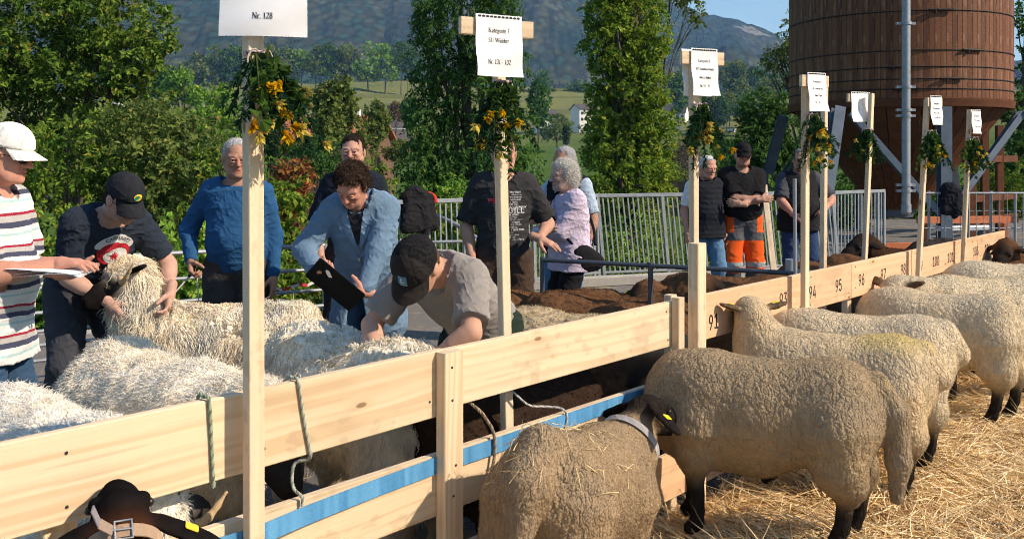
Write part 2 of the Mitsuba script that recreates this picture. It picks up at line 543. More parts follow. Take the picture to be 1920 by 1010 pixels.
# ------------------------------------------------------------------ terrain, mountain, terrace
def ground_z(X, Y):
    """Height of the land below and behind the terrace."""
    X, Y = np.asarray(X, float), np.asarray(Y, float)
    r = np.hypot(X, Y)
    z = np.interp(r, [0, 14, 22, 45, 110, 240, 330, 430, 520, 640, 760, 900, 1200, 1700, 2600, 9000], [-2.3, -2.3, -3.0, -3.8, -4.2, -3.0, 2, 13, 27, 50, 58, 55, 45, 60, 90, 120])
    u = X / np.maximum(Y, 1.0)
    low = np.interp(u, [-0.5, -0.3, -0.12, 0.0, 0.1, 0.35, 0.8], [0.75, 0.95, 1.0, 0.95, 0.9, 0.8, 0.75])
    z = np.where(z > 0, z * np.where(Y > 0, low, 1), z)
    p = np.stack([X / 70, Y / 70, X * 0], -1)
    return z + (meshkit.fbm(p, 3, 3) - 0.5) * np.interp(r, [30, 300, 1000], [0.2, 5, 22])


def polar_sheet(r, az, fn):
    R, A = np.meshgrid(r, az, indexing='ij')
    X, Y = R * np.sin(A), R * np.cos(A)
    v = np.stack([X, Y, fn(X, Y)], -1).reshape(-1, 3)
    n, m = len(r), len(az)
    i, j = np.meshgrid(np.arange(n - 1), np.arange(m - 1), indexing='ij')
    a = (i * m + j).ravel()
    return tri(v, np.vstack([np.stack([a, a + 1, a + m + 1], 1), np.stack([a, a + m + 1, a + m], 1)])[:, ::-1])


az = np.concatenate([np.linspace(-PI, -0.75, 40), np.linspace(-0.73, 0.73, 170), np.linspace(0.75, PI, 40)])
rr = np.concatenate([[0.0, 8, 14], np.geomspace(16, 1500, 110), [1800, 2300, 3200]])
sheet = polar_sheet(rr, az, ground_z)
tag(obj('ground', sheet, 'm_terrain', smooth=True), kind='structure')


def mountain_z(X, Y):
    r = np.hypot(X, Y)
    u = X / Y
    ridge = np.interp(u, [-0.9, -0.6, -0.2, 0.05, 0.165, 0.20, 0.247, 0.275, 0.31, 0.40, 0.6, 0.9], [760, 900, 840, 650, 441, 408, 370, 345, 262, 235, 250, 330])
    t = np.clip((r - 1150) / (2750 - 1150), 0, 1)
    prof = 40 + (ridge - 40) * (t ** 1.15)
    prof = np.where(r > 2750, ridge - (r - 2750) * 0.5, prof)
    p = np.stack([X / 420, Y / 420, X * 0], -1)
    q = np.stack([u * 22, r / 1500, X * 0], -1)
    amp = np.clip(np.minimum(t * 3, 1), 0, 1)
    spur = (meshkit.fbm(q, 4, 9) - 0.5) * 70 * np.sin(np.clip(t, 0, 1) * PI)
    tip = (meshkit.fbm(np.stack([u * 90, r / 300, X * 0], -1), 3, 5) - 0.5) * 22 * amp
    return prof + spur + (meshkit.fbm(p, 4, 2) - 0.5) * 110 * np.sin(np.clip(t, 0, 1) * PI) + tip


tag(obj('mountain', polar_sheet(np.linspace(1150, 3150, 120), np.linspace(-0.78, 0.78, 380), mountain_z), 'm_mountain', smooth=True), kind='structure')

from shapely.geometry import Polygon
TERRACE = Polygon([(-30, -12), (40, -12), (40, 30), (5.4, 30), (4.9, 13.9), (-1.6, 11.4), (-2.3, 8.6), (-30, 8.0)])
m = trimesh.creation.extrude_polygon(TERRACE, 2.6, engine='earcut')
m.apply_translation([0, 0, -2.6])
tag(obj('pavement', tri(m.vertices, m.faces), 'm_asphalt'), kind='structure')

# haze: one closed box of thin air round the scene
scene['haze_air'] = {'type': 'homogeneous', 'albedo': {'type': 'rgb', 'value': [0.95, 0.955, 0.96]}, 'sigma_t': {'type': 'rgb', 'value': [0.000045, 0.000080, 0.000145]}}
HAZE = True
if HAZE:
    scene['camera']['medium'] = {'type': 'ref', 'id': 'haze_air'}
    scene['haze'] = {'type': 'cube', 'to_world': T().translate([0, 0, 490]).scale([3300, 3300, 510]), 'bsdf': {'type': 'null'}, 'interior': {'type': 'ref', 'id': 'haze_air'}}
    tag('haze', kind='stuff')
# ------------------------------------------------------------------ the long plank fence
FD = unit([5.09, 1800 * (1 / 211 - 1 / 668), 0])               # direction of the fence
FN = np.array([FD[1], -FD[0], 0])                              # its normal, towards the camera
F0 = np.array([(475 - CX) / 668, FOC / 668, 0.0])
FTOP = 1.0


def fence_at(px, off=0.0, z=0.0):
    """The fence's point under the photograph's column px."""
    k = (px - CX) / FOC
    t = (k * F0[1] - F0[0]) / (FD[0] - k * FD[1])
    return F0 + FD * t + FN * off + np.array([0, 0, z])


fence = thing('plank_fence', 'long pale plank fence with numbered boards dividing the sheep pens', 'fence')


def rail(px0, px1, zt, w, t, mat, off=0.0, seed=0, dz=0.0):
    a, b = fence_at(px0, off, zt - w / 2), fence_at(px1, off, zt - w / 2 + dz)
    return plank('board', fence, mat, a, b, w, t, ch=0.003, seed=seed)


rail(-420, 476.5, 1.0, 0.222, 0.030, 'm_pine', seed=1)
rail(478, 827, 1.0, 0.222, 0.030, 'm_pine', seed=2, dz=0.004)
rail(829, 1270, 1.0, 0.20, 0.030, 'm_pine', seed=3, dz=0.0)
rail(1304, 1503, 1.0, 0.215, 0.028, 'm_orange', seed=4)
rail(1504.5, 1592, 1.0, 0.215, 0.028, 'm_orange', seed=5)
rail(1592.6, 1705, 1.0, 0.215, 0.028, 'm_orange', seed=6)
rail(1706, 1829, 1.0, 0.215, 0.028, 'm_orange', seed=7)
rail(1829.5, 1881, 1.0, 0.215, 0.028, 'm_orange', seed=8)
# lower row
rail(-420, 476.5, 0.655, 0.205, 0.030, 'm_pine', seed=11)
rail(478, 827, 0.655, 0.205, 0.030, 'm_pine', seed=12)
rail(829, 1290, 0.655, 0.205, 0.030, 'm_pine', seed=13)
for i, (a, b) in enumerate(((1304, 1503), (1504.5, 1705), (1706, 1881))):
    rail(a, b, 0.655, 0.205, 0.028, 'm_pine', seed=21 + i)
for i, (a, b) in enumerate(((-420, 826), (829, 1290), (1304, 1600), (1601, 1881))):
    rail(a, b, 0.315, 0.205, 0.030, 'm_orange', seed=31 + i)


def fpost(px, w, t, z1, off, mat='m_lath', seed=0, z0=0.0, name='post'):
    a, b = fence_at(px, off, z0), fence_at(px, off, z1)
    return plank(name, fence, mat, a, b, w, t, ch=0.003, up=FD, seed=seed)


fpost(828, 0.088, 0.045, 1.0, 0.039, 'm_pine', seed=41)
fpost(1258, 0.05, 0.04, 1.02, 0.0365, 'm_lath', seed=42, z0=0.6)
fpost(1270, 0.05, 0.04, 1.02, -0.037, 'm_lath', seed=43)
fpost(1291, 0.075, 0.055, 1.255, 0.045, 'm_lath', seed=44)
fpost(120, 0.08, 0.045, 0.97, -0.041, 'm_pine', seed=45)
fpost(1598, 0.06, 0.04, 0.98, -0.037, 'm_pine', seed=46)
fpost(1790, 0.06, 0.04, 0.98, -0.037, 'm_pine', seed=47)
fpost(1872, 0.06, 0.04, 0.98, -0.037, 'm_pine', seed=48)


def flat_on(mesh, o, x, y):
    """Lettering from the xy plane onto the plane through o spanned by x, y."""
    return moved(mesh, frame(x, y, np.cross(x, y), o))


scene['m_ink'] = P2(base_color={'type': 'rgb', 'value': [0.03, 0.03, 0.032]}, roughness=0.7, specular=0.2)
for i, (n, px) in enumerate(zip(range(91, 106), (1333, 1403, 1464, 1519, 1568, 1611, 1652, 1689.5, 1722, 1751, 1778.5, 1803, 1826, 1848, 1868))):
    t = meshkit.text_mesh(str(n), 0.072, 0.0012)
    t.apply_scale([0.80, 1, 1])
    c = t.bounds.mean(0)
    t.apply_translation([-c[0], -c[1], 0])
    o = fence_at(px, 0.0147, 0.885 if n > 91 else 0.862)
    obj('number', flat_on(tri(t.vertices, t.faces), o, FD, np.array([0, 0, 1.0])), 'm_ink', fence)

# blue strap running along the lower boards
def strap_col(p, n, uv):
    return mix((0.045, 0.19, 0.40), (0.13, 0.36, 0.60), 0.7 * noise(uv.x * 55.0, uv.y * 6.0) + 0.3 * noise(uv.x * 300, uv.y * 200))


scene['m_strap'] = P2(base_color=mikit.proc(strap_col), roughness=0.75, specular=0.25)


def ribbon(pts, wid, nrm, th=0.003):
    """A strap through pts, its width along z, facing nrm; returns (mesh, uv)."""
    pts = smooth_curve(pts, 160)
    s = np.concatenate([[0], np.cumsum(np.linalg.norm(np.diff(pts, axis=0), axis=1))])
    up = np.array([0, 0, 1.0])
    ring = np.stack([pts + up * wid / 2 + nrm * th, pts - up * wid / 2 + nrm * th, pts - up * wid / 2, pts + up * wid / 2], 1)
    v = ring.reshape(-1, 3)
    f = []
    for i in range(len(pts) - 1):
        for k in range(4):
            l = (k + 1) % 4
            f += [(i * 4 + k, i * 4 + l, i * 4 + 4 + l), (i * 4 + k, i * 4 + 4 + l, i * 4 + 4 + k)]
    uv = np.stack([np.repeat(s, 4), np.tile([1, 0, 0, 1], len(pts)) * wid], 1)
    return tri(v, f), uv


pts = [fence_at(x, o, z) for x, o, z in ((-200, .020, .62), (200, .02, .628), (300, .019, .605), (440, .052, .61), (470, .056, .612), (560, .03, .61), (700, .021, .617), (790, .02, .622), (828, .017, .625), (870, .021, .622), (1000, .02, .624), (1130, .02, .628), (1240, .02, .622), (1290, .018, .62))]
m, uv = ribbon(pts, 0.056, FN)
tag(obj('tie_strap', m, 'm_strap', smooth=False, uv=uv), 'blue woven strap stretched along the lower boards of the pen', 'strap')
# screws and nail heads where boards meet posts
heads = []
hrng = np.random.default_rng(4)
for px in (482, 488, 800, 818, 836, 850, 1245, 1312, 1496, 1514, 1586, 1600, 1700, 1714, 1822, 1836, 1874, 120, 470):
    for z in (0.96, 0.83):
        if hrng.random() < 0.8:
            c = trimesh.creation.cylinder(radius=0.0042, height=0.002, sections=8)
            heads.append(moved(tri(c.vertices, c.faces), frame(FD, [0, 0, 1.0], FN, fence_at(px + hrng.uniform(-2, 2), 0.0158, z + hrng.uniform(-0.015, 0.015)))))
for z in (0.95, 0.84, 0.62, 0.52):
    c = trimesh.creation.cylinder(radius=0.0045, height=0.002, sections=8)
    heads.append(moved(tri(c.vertices, c.faces), frame(FD, [0, 0, 1.0], FN, fence_at(828 + hrng.uniform(-6, 6), 0.0622, z))))
obj('screw', cat(heads), 'm_ink', fence, kind='stuff')
# ------------------------------------------------------------------ straw bedding
def straw_z(X, Y):
    p = np.stack([np.asarray(X, float), np.asarray(Y, float), 0 * np.asarray(X, float)], -1)
    d = (p - F0) @ FN                                     # distance from the fence
    return 0.030 + 0.070 * np.clip((d - 0.02) / 0.5, 0, 1) + 0.09 * (meshkit.fbm(p * 2.2, 3, 77) - 0.5) + 0.02 * (meshkit.noise(p * 14, 5) - 0.5)


def straw_bed():
    rng = np.random.default_rng(5)
    t, d = np.meshgrid(np.linspace(-1.5, 9.5, 230), np.concatenate([np.linspace(0.02, 4.5, 120), [5.2, 6.0]]), indexing='ij')
    P = F0 + FD * t[..., None] + FN * d[..., None]
    P[..., 2] = straw_z(P[..., 0], P[..., 1])
    P[:, -1, 2] = 0.004
    P[0, :, 2] = 0.004; P[-1, :, 2] = 0.004
    n, m = t.shape
    i, j = np.meshgrid(np.arange(n - 1), np.arange(m - 1), indexing='ij')
    a = (i * m + j).ravel()
    base = tri(P.reshape(-1, 3), np.vstack([np.stack([a, a + m, a + m + 1], 1), np.stack([a, a + m + 1, a + 1], 1)])[:, ::-1])
    tag(obj('straw_litter', base, 'm_litter', smooth=True), kind='stuff')
    # stalks: dense where the photograph is near, thinner far away
    N = 52000
    Y = 3.0 + 7.0 * rng.random(N * 3) ** 1.7
    X = rng.uniform(-0.3, 6.5, N * 3)
    p = np.stack([X, Y, 0 * X], -1)
    dd = (p - F0) @ FN
    ok = (dd > 0.03) & (X < 0.56 * Y + 0.3)
    p = p[ok][:N]
    n = len(p)
    p[:, 2] = straw_z(p[:, 0], p[:, 1]) + 0.05 * rng.random(n) ** 1.5 - 0.004
    a = rng.uniform(0, 2 * PI, n)
    clump = meshkit.noise(p * 5, 8) * 5
    a = np.where(rng.random(n) < 0.45, a, clump)
    D = unit_rows(np.stack([np.cos(a), np.sin(a), rng.normal(0.10, 0.24, n)], -1))
    L = rng.uniform(0.07, 0.36, n)
    sm, per = strands(p, D, L, rng.uniform(0.0016, 0.0042, n), seg=3, curl=0.35, droop=0.30, rng=rng)
    tone = rng.random((n, 1))
    c = (1 - tone) * np.array([0.74, 0.54, 0.25]) + tone * np.array([0.95, 0.84, 0.56])
    c = np.where(rng.random((n, 1)) < 0.12, np.array([0.30, 0.19, 0.08]), c)
    tag(obj('straw', sm, 'm_straw', smooth=True, color=np.repeat(c, per, 0)), 'loose golden straw scattered over the pen floor', kind='stuff')
    # thin litter on the judging side
    n = 11000
    X, Y = rng.uniform(-3, 5, n), rng.uniform(2.0, 9.0, n)
    p = np.stack([X, Y, 0.006 + 0 * X], -1)
    p = p[((p - F0) @ FN) < -0.05]
    n = len(p)
    a = rng.uniform(0, 2 * PI, n)
    D = unit_rows(np.stack([np.cos(a), np.sin(a), rng.normal(0.02, 0.05, n)], -1))
    sm, per = strands(p, D, rng.uniform(0.04, 0.16, n), 0.0018, seg=2, curl=0.3, rng=rng)
    tag(obj('straw_wisps', sm, 'm_straw', smooth=True, color=(0.55, 0.40, 0.18)), 'thin straw blown over the grey paving behind the fence', kind='stuff')


straw_bed()


def straw_on_back(k_body, M, rng):
    """A few stalks lying on a sheep's back."""
    v = meshkit.WRITTEN[scene[k_body]['filename']][0]
    n = meshkit.WRITTEN[scene[k_body]['filename']][2]
    loc = (v - M[:3, 3]) @ np.linalg.inv(M[:3, :3]).T
    pick = np.nonzero((n[:, 2] > 0.35) & (loc[:, 0] < 0.15) & (loc[:, 2] > 0.55))[0]
    i = rng.choice(pick, 110)
    D = rand_unit(rng, 110)
    D = unit_rows(D - n[i] * (D * n[i]).sum(1)[:, None] * 0.85)
    L = rng.uniform(0.02, 0.13, 110)
    sm, per = strands(v[i] + n[i] * 0.012 - D * (L * 0.4)[:, None], D, L, 0.0019, seg=3, curl=0.25, droop=0.15, rng=rng)
    c = np.repeat(rng.uniform(0.75, 1.1, (110, 1)) * np.array([0.72, 0.58, 0.31]), per, 0)
    tag(obj('straw_stalks', sm, 'm_straw', smooth=True, color=c), "straw stalks lying on the dusty brown ram's back", kind='stuff')
# ------------------------------------------------------------------ sheep
def vn(p, f, seed=0):
    return meshkit.noise(np.asarray(p) * np.asarray(f), seed)


def sheep(label, pos, head_to, S=1.0, kind='close', wool=(0.55, 0.44, 0.30), dark=(0.022, 0.018, 0.016), face=None, neck=(0.60, 0.0, 0.72), look=(0.85, 0, -0.5),
          tail='long', h=0.010, tufts=14000, tuft_len=0.016, seed=0, ears='droop', stain=None, horns=False, tags=True, legwool=0.0, group=None, name='sheep', wool_head=0.3,
          poll=None, stance=0.0, eartag=None, fat=1.0, locks=None, ear_len=1.0, pitch=0.0, neck_r=0.10, horn=1.0, head_up=0.0, zs=1.0):
    rng = np.random.default_rng(seed)
    k = thing(name, label, 'sheep', group)
    face = dark if face is None else face
    F = Field()
    W, D, H = 'wool', 'dark', 'face'
    f = fat
    F.ell((0.02, 0, 0.50), (0.42, 0.235 * f, 0.235), k=0.08, tag=W)
    F.ell((0.26, 0, 0.52), (0.22, 0.20 * f, 0.235), k=0.08, tag=W)
    F.ell((-0.29, 0, 0.535), (0.235, 0.222 * f, 0.215), k=0.08, tag=W)
    F.ell((0.38, 0, 0.47), (0.14, 0.14, 0.18), k=0.07, tag=W)
    F.cone((0.0, 0, 0.37), (0.25, 0, 0.37), 0.12, 0.11, k=0.08, tag=W)
    F.ell((-0.36, 0, 0.53), (0.165, 0.20 * f, 0.205), k=0.06, tag=W)
    feet = []
    for s in (-1, 1):
        st = stance * s
        F.chain([(-0.33, 0.11 * s, 0.47), (-0.365 + st * 0.4, 0.12 * s, 0.33), (-0.405 + st * 0.8, 0.115 * s, 0.275), (-0.405 + st, 0.112 * s, 0.225)], [0.16, 0.112, 0.066 + legwool, 0.044 + legwool], k=0.05, tag=W)
        F.chain([(-0.41 + st, 0.115 * s, 0.275), (-0.385 + st, 0.11 * s, 0.10), (-0.365 + st, 0.11 * s, 0.055)], [0.042 + legwool, 0.032 + legwool, 0.035], k=0.012, tag=D)
        F.cone((-0.365 + st, 0.11 * s, 0.04), (-0.335 + st, 0.11 * s, 0.014), 0.033, 0.030, k=0.012, tag=D)
        F.chain([(0.27, 0.115 * s, 0.44), (0.285 - st * 0.3, 0.115 * s, 0.33), (0.295 - st * 0.6, 0.112 * s, 0.265)], [0.135, 0.080, 0.046 + legwool], k=0.05, tag=W)
        F.chain([(0.285 - st * 0.3, 0.115 * s, 0.30), (0.30 - st * 0.8, 0.11 * s, 0.225), (0.295 - st, 0.11 * s, 0.09), (0.30 - st, 0.11 * s, 0.05)], [0.047 + legwool, 0.040 + legwool, 0.031 + legwool, 0.035], k=0.012, tag=D)
        F.cone((0.30 - st, 0.11 * s, 0.04), (0.33 - st, 0.11 * s, 0.014), 0.033, 0.030, k=0.012, tag=D)
    if tail == 'long':
        F.chain([(-0.49, 0, 0.665), (-0.565, 0.01, 0.55), (-0.580, 0.015, 0.36), (-0.575, 0.02, 0.22)], [0.055, 0.056, 0.054, 0.030], k=0.025, tag=W)
    elif tail == 'dock':
        F.chain([(-0.46, 0, 0.66), (-0.545, 0, 0.56)], [0.075, 0.06], k=0.03, tag=W)
    elif tail == 'broad':
        F.chain([(-0.45, 0, 0.70), (-0.56, 0.0, 0.58), (-0.585, 0.0, 0.42)], [0.085, 0.085, 0.05], k=0.03, tag=W)
    N = np.array(neck, float)
    L = unit(look)
    side = unit(np.cross([0, 0, 1.0], L))
    up = np.cross(L, side)
    R = np.stack([L, side, up], 1)
    F.chain([(0.36, N[1] * 0.25, 0.56), ((0.36 + N[0]) / 2, N[1] * 0.6, (0.58 + N[2]) / 2 - 0.01), N - L * 0.02 - up * 0.01], [0.175, (0.16 + neck_r) / 2, neck_r], k=0.06, tag=W)
    Hc = N + L * 0.045 + up * head_up
    F.ell(Hc, (0.105, 0.072, 0.082), R, k=0.03, tag=H)
    F.chain([Hc + L * 0.03 - up * 0.012, Hc + L * 0.13 - up * 0.02, Hc + L * 0.195 - up * 0.03], [0.066, 0.053, 0.042], k=0.03, tag=H)
    F.cone(Hc + L * 0.03 - up * 0.05, Hc + L * 0.17 - up * 0.058, 0.042, 0.026, k=0.03, tag=H)
    for s in (-1, 1):
        F.ell(Hc + L * 0.06 + side * s * 0.055 + up * 0.03, (0.026, 0.022, 0.02), R, k=0.012, tag=H)
        F.ell(Hc + L * 0.218 + side * s * 0.019 - up * 0.022, (0.012, 0.008, 0.006), R, k=0.008, tag=H, sub=True)
    if poll is not None:
        F.ell(Hc - L * 0.02 + up * 0.045, (0.085, 0.08, 0.06 * poll), R, k=0.03, tag=W)
    for s in (-1, 1):
        e0 = Hc - L * 0.035 + side * s * 0.055 + up * 0.040
        ed = unit(side * s * 1.0 + up * (-0.35 if ears == 'droop' else 0.15) - L * 0.15 + np.array([0, 0, -0.15 if ears == 'droop' else 0.1]))
        en = unit(np.cross(ed, L))
        Re = np.stack([ed, unit(np.cross(en, ed)), en], 1)
        F.ell(e0 + ed * 0.075 * ear_len, (0.082 * ear_len, 0.040, 0.014), Re, k=0.012, tag=H)
    m = relax(F.mesh(h), 2)
    v, nrm = np.array(m.vertices), vnormals(m)
    tags, w = F.weights(v, 0.012 if h < 0.012 else 0.016)
    ww = w[:, tags.index(W)]
    # fleece relief: clumps, creases and grain
    q = v + (meshkit.fbm(v * 6, 2, seed + 5)[:, None] - 0.5) * 0.10
    if kind == 'close':
        crack = np.abs(vn(q, (52, 52, 15), seed + 1) - 0.5) * 2
        d = -0.0032 * (1 - np.clip(crack / 0.18, 0, 1)) + 0.0020 * (vn(v, (34, 34, 24), seed + 2) - 0.5) + 0.003 * (vn(v, (95, 95, 80), seed + 3) - 0.5) + 0.014 * (vn(v, (6, 6, 6), seed + 4) - 0.5)
    elif kind == 'long':
        d = 0.030 * (vn(q, (16, 16, 7), seed + 1) - 0.5) + 0.016 * (vn(q, (40, 40, 18), seed + 2) - 0.5) + 0.02 * (vn(v, (6, 6, 6), seed + 3) - 0.5)
    else:
        d = 0.014 * (vn(v, (28, 28, 24), seed + 1) - 0.5) + 0.009 * (vn(v, (60, 60, 50), seed + 2) - 0.5) + 0.02 * (vn(v, (7, 7, 7), seed + 3) - 0.5)
    v = v + nrm * (d * ww + 0.004 * (vn(v, (30, 30, 30), 8) - 0.5) * (1 - ww))[:, None]
    m = tri(v, m.faces)
    wool, dark, face = (np.asarray(c, float) for c in (wool, dark, face))

    def wool_col(p):
        a = meshkit.fbm(p * 5, 3, seed + 21)[:, None]
        b = vn(p, (45, 45, 30), seed + 22)[:, None]
        c = wool * (0.78 + 0.30 * a + 0.22 * (b - 0.5))
        c = c * np.array([1, 0.985, 0.96]) ** ((a - 0.5) * 8)
        low = np.clip((0.36 - p[:, 2:3]) / 0.18, 0, 1) * 0.35 * (0.5 + a)
        c = c * (1 - low) + low * np.array([0.16, 0.115, 0.07])           # dung and mud on the lower fleece
        return stain(p, c) if stain is not None else c

    col = ww[:, None] * wool_col(v) + w[:, tags.index(H)][:, None] * face * (0.8 + 0.5 * vn(v, 60, 4)[:, None]) + w[:, tags.index(D)][:, None] * dark * (0.7 + 0.8 * vn(v, 40, 3)[:, None])
    M = np.eye(4)
    hd = unit(np.array([head_to[0], head_to[1], 0]))
    M[:3, 0], M[:3, 1] = hd * S, np.array([-hd[1], hd[0], 0]) * S
    M[2, 2] = S * zs
    M[:3, 3] = [pos[0], pos[1], pos[2] if len(pos) > 2 else 0.0]
    if pitch:
        Q = np.eye(4); Q[:3, :3] = roty(pitch)
        Q[:3, 3] = np.array([0, 0, 0.4]) - Q[:3, :3] @ np.array([0, 0, 0.4])
        M = M @ Q
    obj('body', moved(m, M), 'm_fleece' if kind == 'close' else 'm_wool', k, smooth=True, color=np.clip(col, 0.003, 0.95))
    # fleece of small tufts
    fw = ww[m.faces].mean(1)
    fw = np.where(fw > 0.45, fw, 0)
    P, Nn, fi, bc = sample(m, tufts, rng, fw)
    ln = tuft_len * rng.uniform(0.6, 1.35, tufts)
    if kind == 'close':
        Dd = unit_rows(Nn * 0.60 + np.array([-0.22, 0, -0.50]) + rng.normal(size=P.shape) * 0.24)
        sm, per = strands(P, Dd, ln, tuft_len * rng.uniform(0.12, 0.24, tufts), seg=1, rng=rng)
        c = wool_col(P) * rng.uniform(0.90, 1.12, (tufts, 1))
    elif kind == 'long':
        flow = np.stack([meshkit.noise(P * 13 + o, seed + 60) - 0.5 for o in (0, 31.7, 77.1)], -1)
        Dd = unit_rows(Nn * 0.40 + np.array([-0.10, 0, -0.75]) + flow * 1.5 + rng.normal(size=P.shape) * 0.12)
        sm, per = strands(P + Nn * 0.006, Dd, ln, 0.0024 * rng.uniform(0.7, 1.5, tufts), seg=5, droop=0.7, curl=0.3, wave=0.09, freq=1.8, rng=rng)
        c = wool_col(P) * rng.uniform(0.88, 1.12, (tufts, 1)) * (0.86 + 0.5 * (meshkit.noise(P * 16, seed + 61)[:, None] - 0.3))
    elif kind == 'soft':
        flow = np.stack([meshkit.noise(P * 18 + o, seed + 60) - 0.5 for o in (0, 31.7, 77.1)], -1)
        Dd = unit_rows(Nn * 0.42 + flow * 1.0 + rng.normal(size=P.shape) * 0.16 + np.array([-0.25, 0, -0.35]))
        sm, per = strands(P, Dd, ln, 0.0017 * rng.uniform(0.7, 1.5, tufts), seg=4, curl=0.7, droop=0.5, wave=0.10, freq=1.6, rng=rng)
        c = wool_col(P) * rng.uniform(0.92, 1.08, (tufts, 1))
    else:
        flow = np.stack([meshkit.noise(P * 24 + o, seed + 60) - 0.5 for o in (0, 31.7, 77.1)], -1)
        Dd = unit_rows(Nn * 0.7 + flow * 1.3 + rng.normal(size=P.shape) * 0.30 + np.array([0, 0, -0.25]))
        sm, per = strands(P, Dd, ln, 0.0019 * rng.uniform(0.7, 1.6, tufts), seg=3, curl=1.3, wave=0.14, freq=1.2, rng=rng)
        c = wool_col(P) * rng.uniform(0.90, 1.10, (tufts, 1))
    cc = np.repeat(c, per, 0)
    obj('fleece', moved(sm, M), 'm_wool', k, smooth=True, color=np.clip(cc, 0.003, 0.95))
    # eyes, horns, tags
    eyes = []
    for s in (-1, 1):
        e = trimesh.creation.icosphere(2, 0.0125)
        obj('eye', moved(moved(tri(e.vertices, e.faces), frame((1, 0, 0), (0, 1, 0), (0, 0, 1), Hc + L * 0.062 + side * s * 0.073 + up * 0.018)), M), 'm_plastic', k, smooth=True, color=(0.012, 0.008, 0.004))
    if horns:
        for s in (-1, 1):
            t = np.linspace(0, 1, 22)
            o = Hc - L * 0.005 + up * 0.060 + side * s * 0.025
            pts = o + np.outer(0.19 * t, side * s) + np.outer(0.055 * np.sin(t * PI * 0.9) - 0.02 * t, L) + np.outer(-0.05 * np.sin(t * PI) + 0.055 * t ** 2, up)
            pts = o + (pts - o) * horn
            hm = tube(pts, 0.021 * (1 - t) ** 0.7 + 0.003 + 0.0018 * np.sin(t * 90), 10)
            obj('horn', moved(hm, M), 'm_paint', k, smooth=True, color=(0.50, 0.36, 0.20))
    for s in (eartag or ()):
        e0 = Hc - L * 0.035 + side * s * 0.055 + up * 0.040
        ed = unit(side * s * 1.0 + up * (-0.35 if ears == 'droop' else 0.15) - L * 0.15 + np.array([0, 0, -0.15 if ears == 'droop' else 0.1]))
        en = unit(np.cross(ed, L)) * s
        c0 = e0 + ed * 0.075 * ear_len
        for sg in (-1, 1):
            pl = tri(*rounded_plate(0.030, 0.036, 0.0022))
            obj('ear_tag', moved(moved(pl, frame(unit(np.cross(en, ed)), ed, en * 1.0, c0 + en * 0.0168 * sg + ed * 0.012)), M), 'm_plastic', k, smooth=False, color=(0.80, 0.62, 0.03))
    return k, M, dict(H=Hc, L=L, up=up, side=side)


def yellow_rump(p, c):
    t = np.clip((p[:, 2:3] - 0.66) / 0.08, 0, 1) * np.clip((-0.05 - p[:, 0:1]) / 0.14, 0, 1) * np.clip((p[:, 1:2] + 0.2) / 0.1, 0, 1)
    return c * (1 - 0.40 * t) + 0.40 * t * np.array([0.60, 0.46, 0.06])


def dusty(p, c):
    t = np.clip((p[:, 2:3] - 0.55) / 0.25, 0, 1) * 0.35
    return c * (1 - t) + t * np.array([0.36, 0.28, 0.18])


GREYBROWN, CREAM, WHITE = (0.375, 0.285, 0.18), (0.62, 0.49, 0.315), (0.93, 0.875, 0.76)
BLACK, DKBROWN = (0.020, 0.015, 0.013), (0.150, 0.078, 0.040)
RW = 'rams tied along the straw side of the fence'
STRAW_Z = 0.125
tuck = dict(neck=(0.36, -0.15, 0.54), look=(0.15, -0.80, -0.55))
A = sheep('large grey-brown woolly ram in front with long woolly tail and black legs', (1.015, 3.92, STRAW_Z), (-0.93, 0.36), 0.90, zs=1.07, wool=GREYBROWN, neck=(0.34, -0.16, 0.56), look=(0.15, -0.8, -0.55), h=0.0068, tufts=50000, tuft_len=0.0065, fat=0.95, seed=11, group=RW, eartag=(1,), stance=0.03)
B = sheep('cream ram with a yellow stain on its back and its head turned away', (1.50, 4.52, STRAW_Z), (-0.93, 0.36), 0.86, zs=1.10, wool=CREAM, face=(0.14, 0.095, 0.06), neck=(0.42, -0.02, 0.79), look=(0.55, -0.85, 0.05), tail='dock', h=0.0075, tufts=36000, tuft_len=0.0075, fat=0.95, seed=12, stain=yellow_rump, ears='side', poll=1.0, eartag=(-1, 1), group=RW)
C = sheep('pale ram standing half hidden behind the yellow stained ram', (1.77, 4.93, STRAW_Z), (-0.93, 0.36), 0.88, zs=1.11, wool=(0.66, 0.55, 0.38), fat=0.95, tail='dock', h=0.009, tufts=30000, tuft_len=0.0085, seed=13, group=RW, **tuck)
Dd_ = sheep('cream ram seen from its rump, third back from the front, dark hind legs', (2.56, 5.74, STRAW_Z), (-0.88, 0.48), 0.90, zs=1.08, wool=(0.67, 0.55, 0.37), fat=0.95, tail='dock', h=0.009, tufts=30000, tuft_len=0.0085, seed=14, stance=0.05, group=RW, **tuck)
E = sheep('off-white ram with a woolly brown face held against the numbered board', (3.02, 6.13, STRAW_Z), (-0.99, -0.10), 0.98, zs=1.05, wool=(0.69, 0.58, 0.40), face=(0.10, 0.06, 0.035), neck=(0.60, 0.0, 0.66), look=(0.75, 0.45, -0.45), tail='dock', h=0.011, tufts=22000, tuft_len=0.012, seed=15, poll=0.9, ears='side', group=RW)
G = sheep('white ram behind the others at the right, its back just below board number 99', (3.62, 6.80, STRAW_Z), (-0.97, 0.2), 1.04, wool=(0.72, 0.62, 0.44), tail='dock', h=0.011, tufts=18000, tuft_len=0.012, seed=16, group=RW, **tuck)
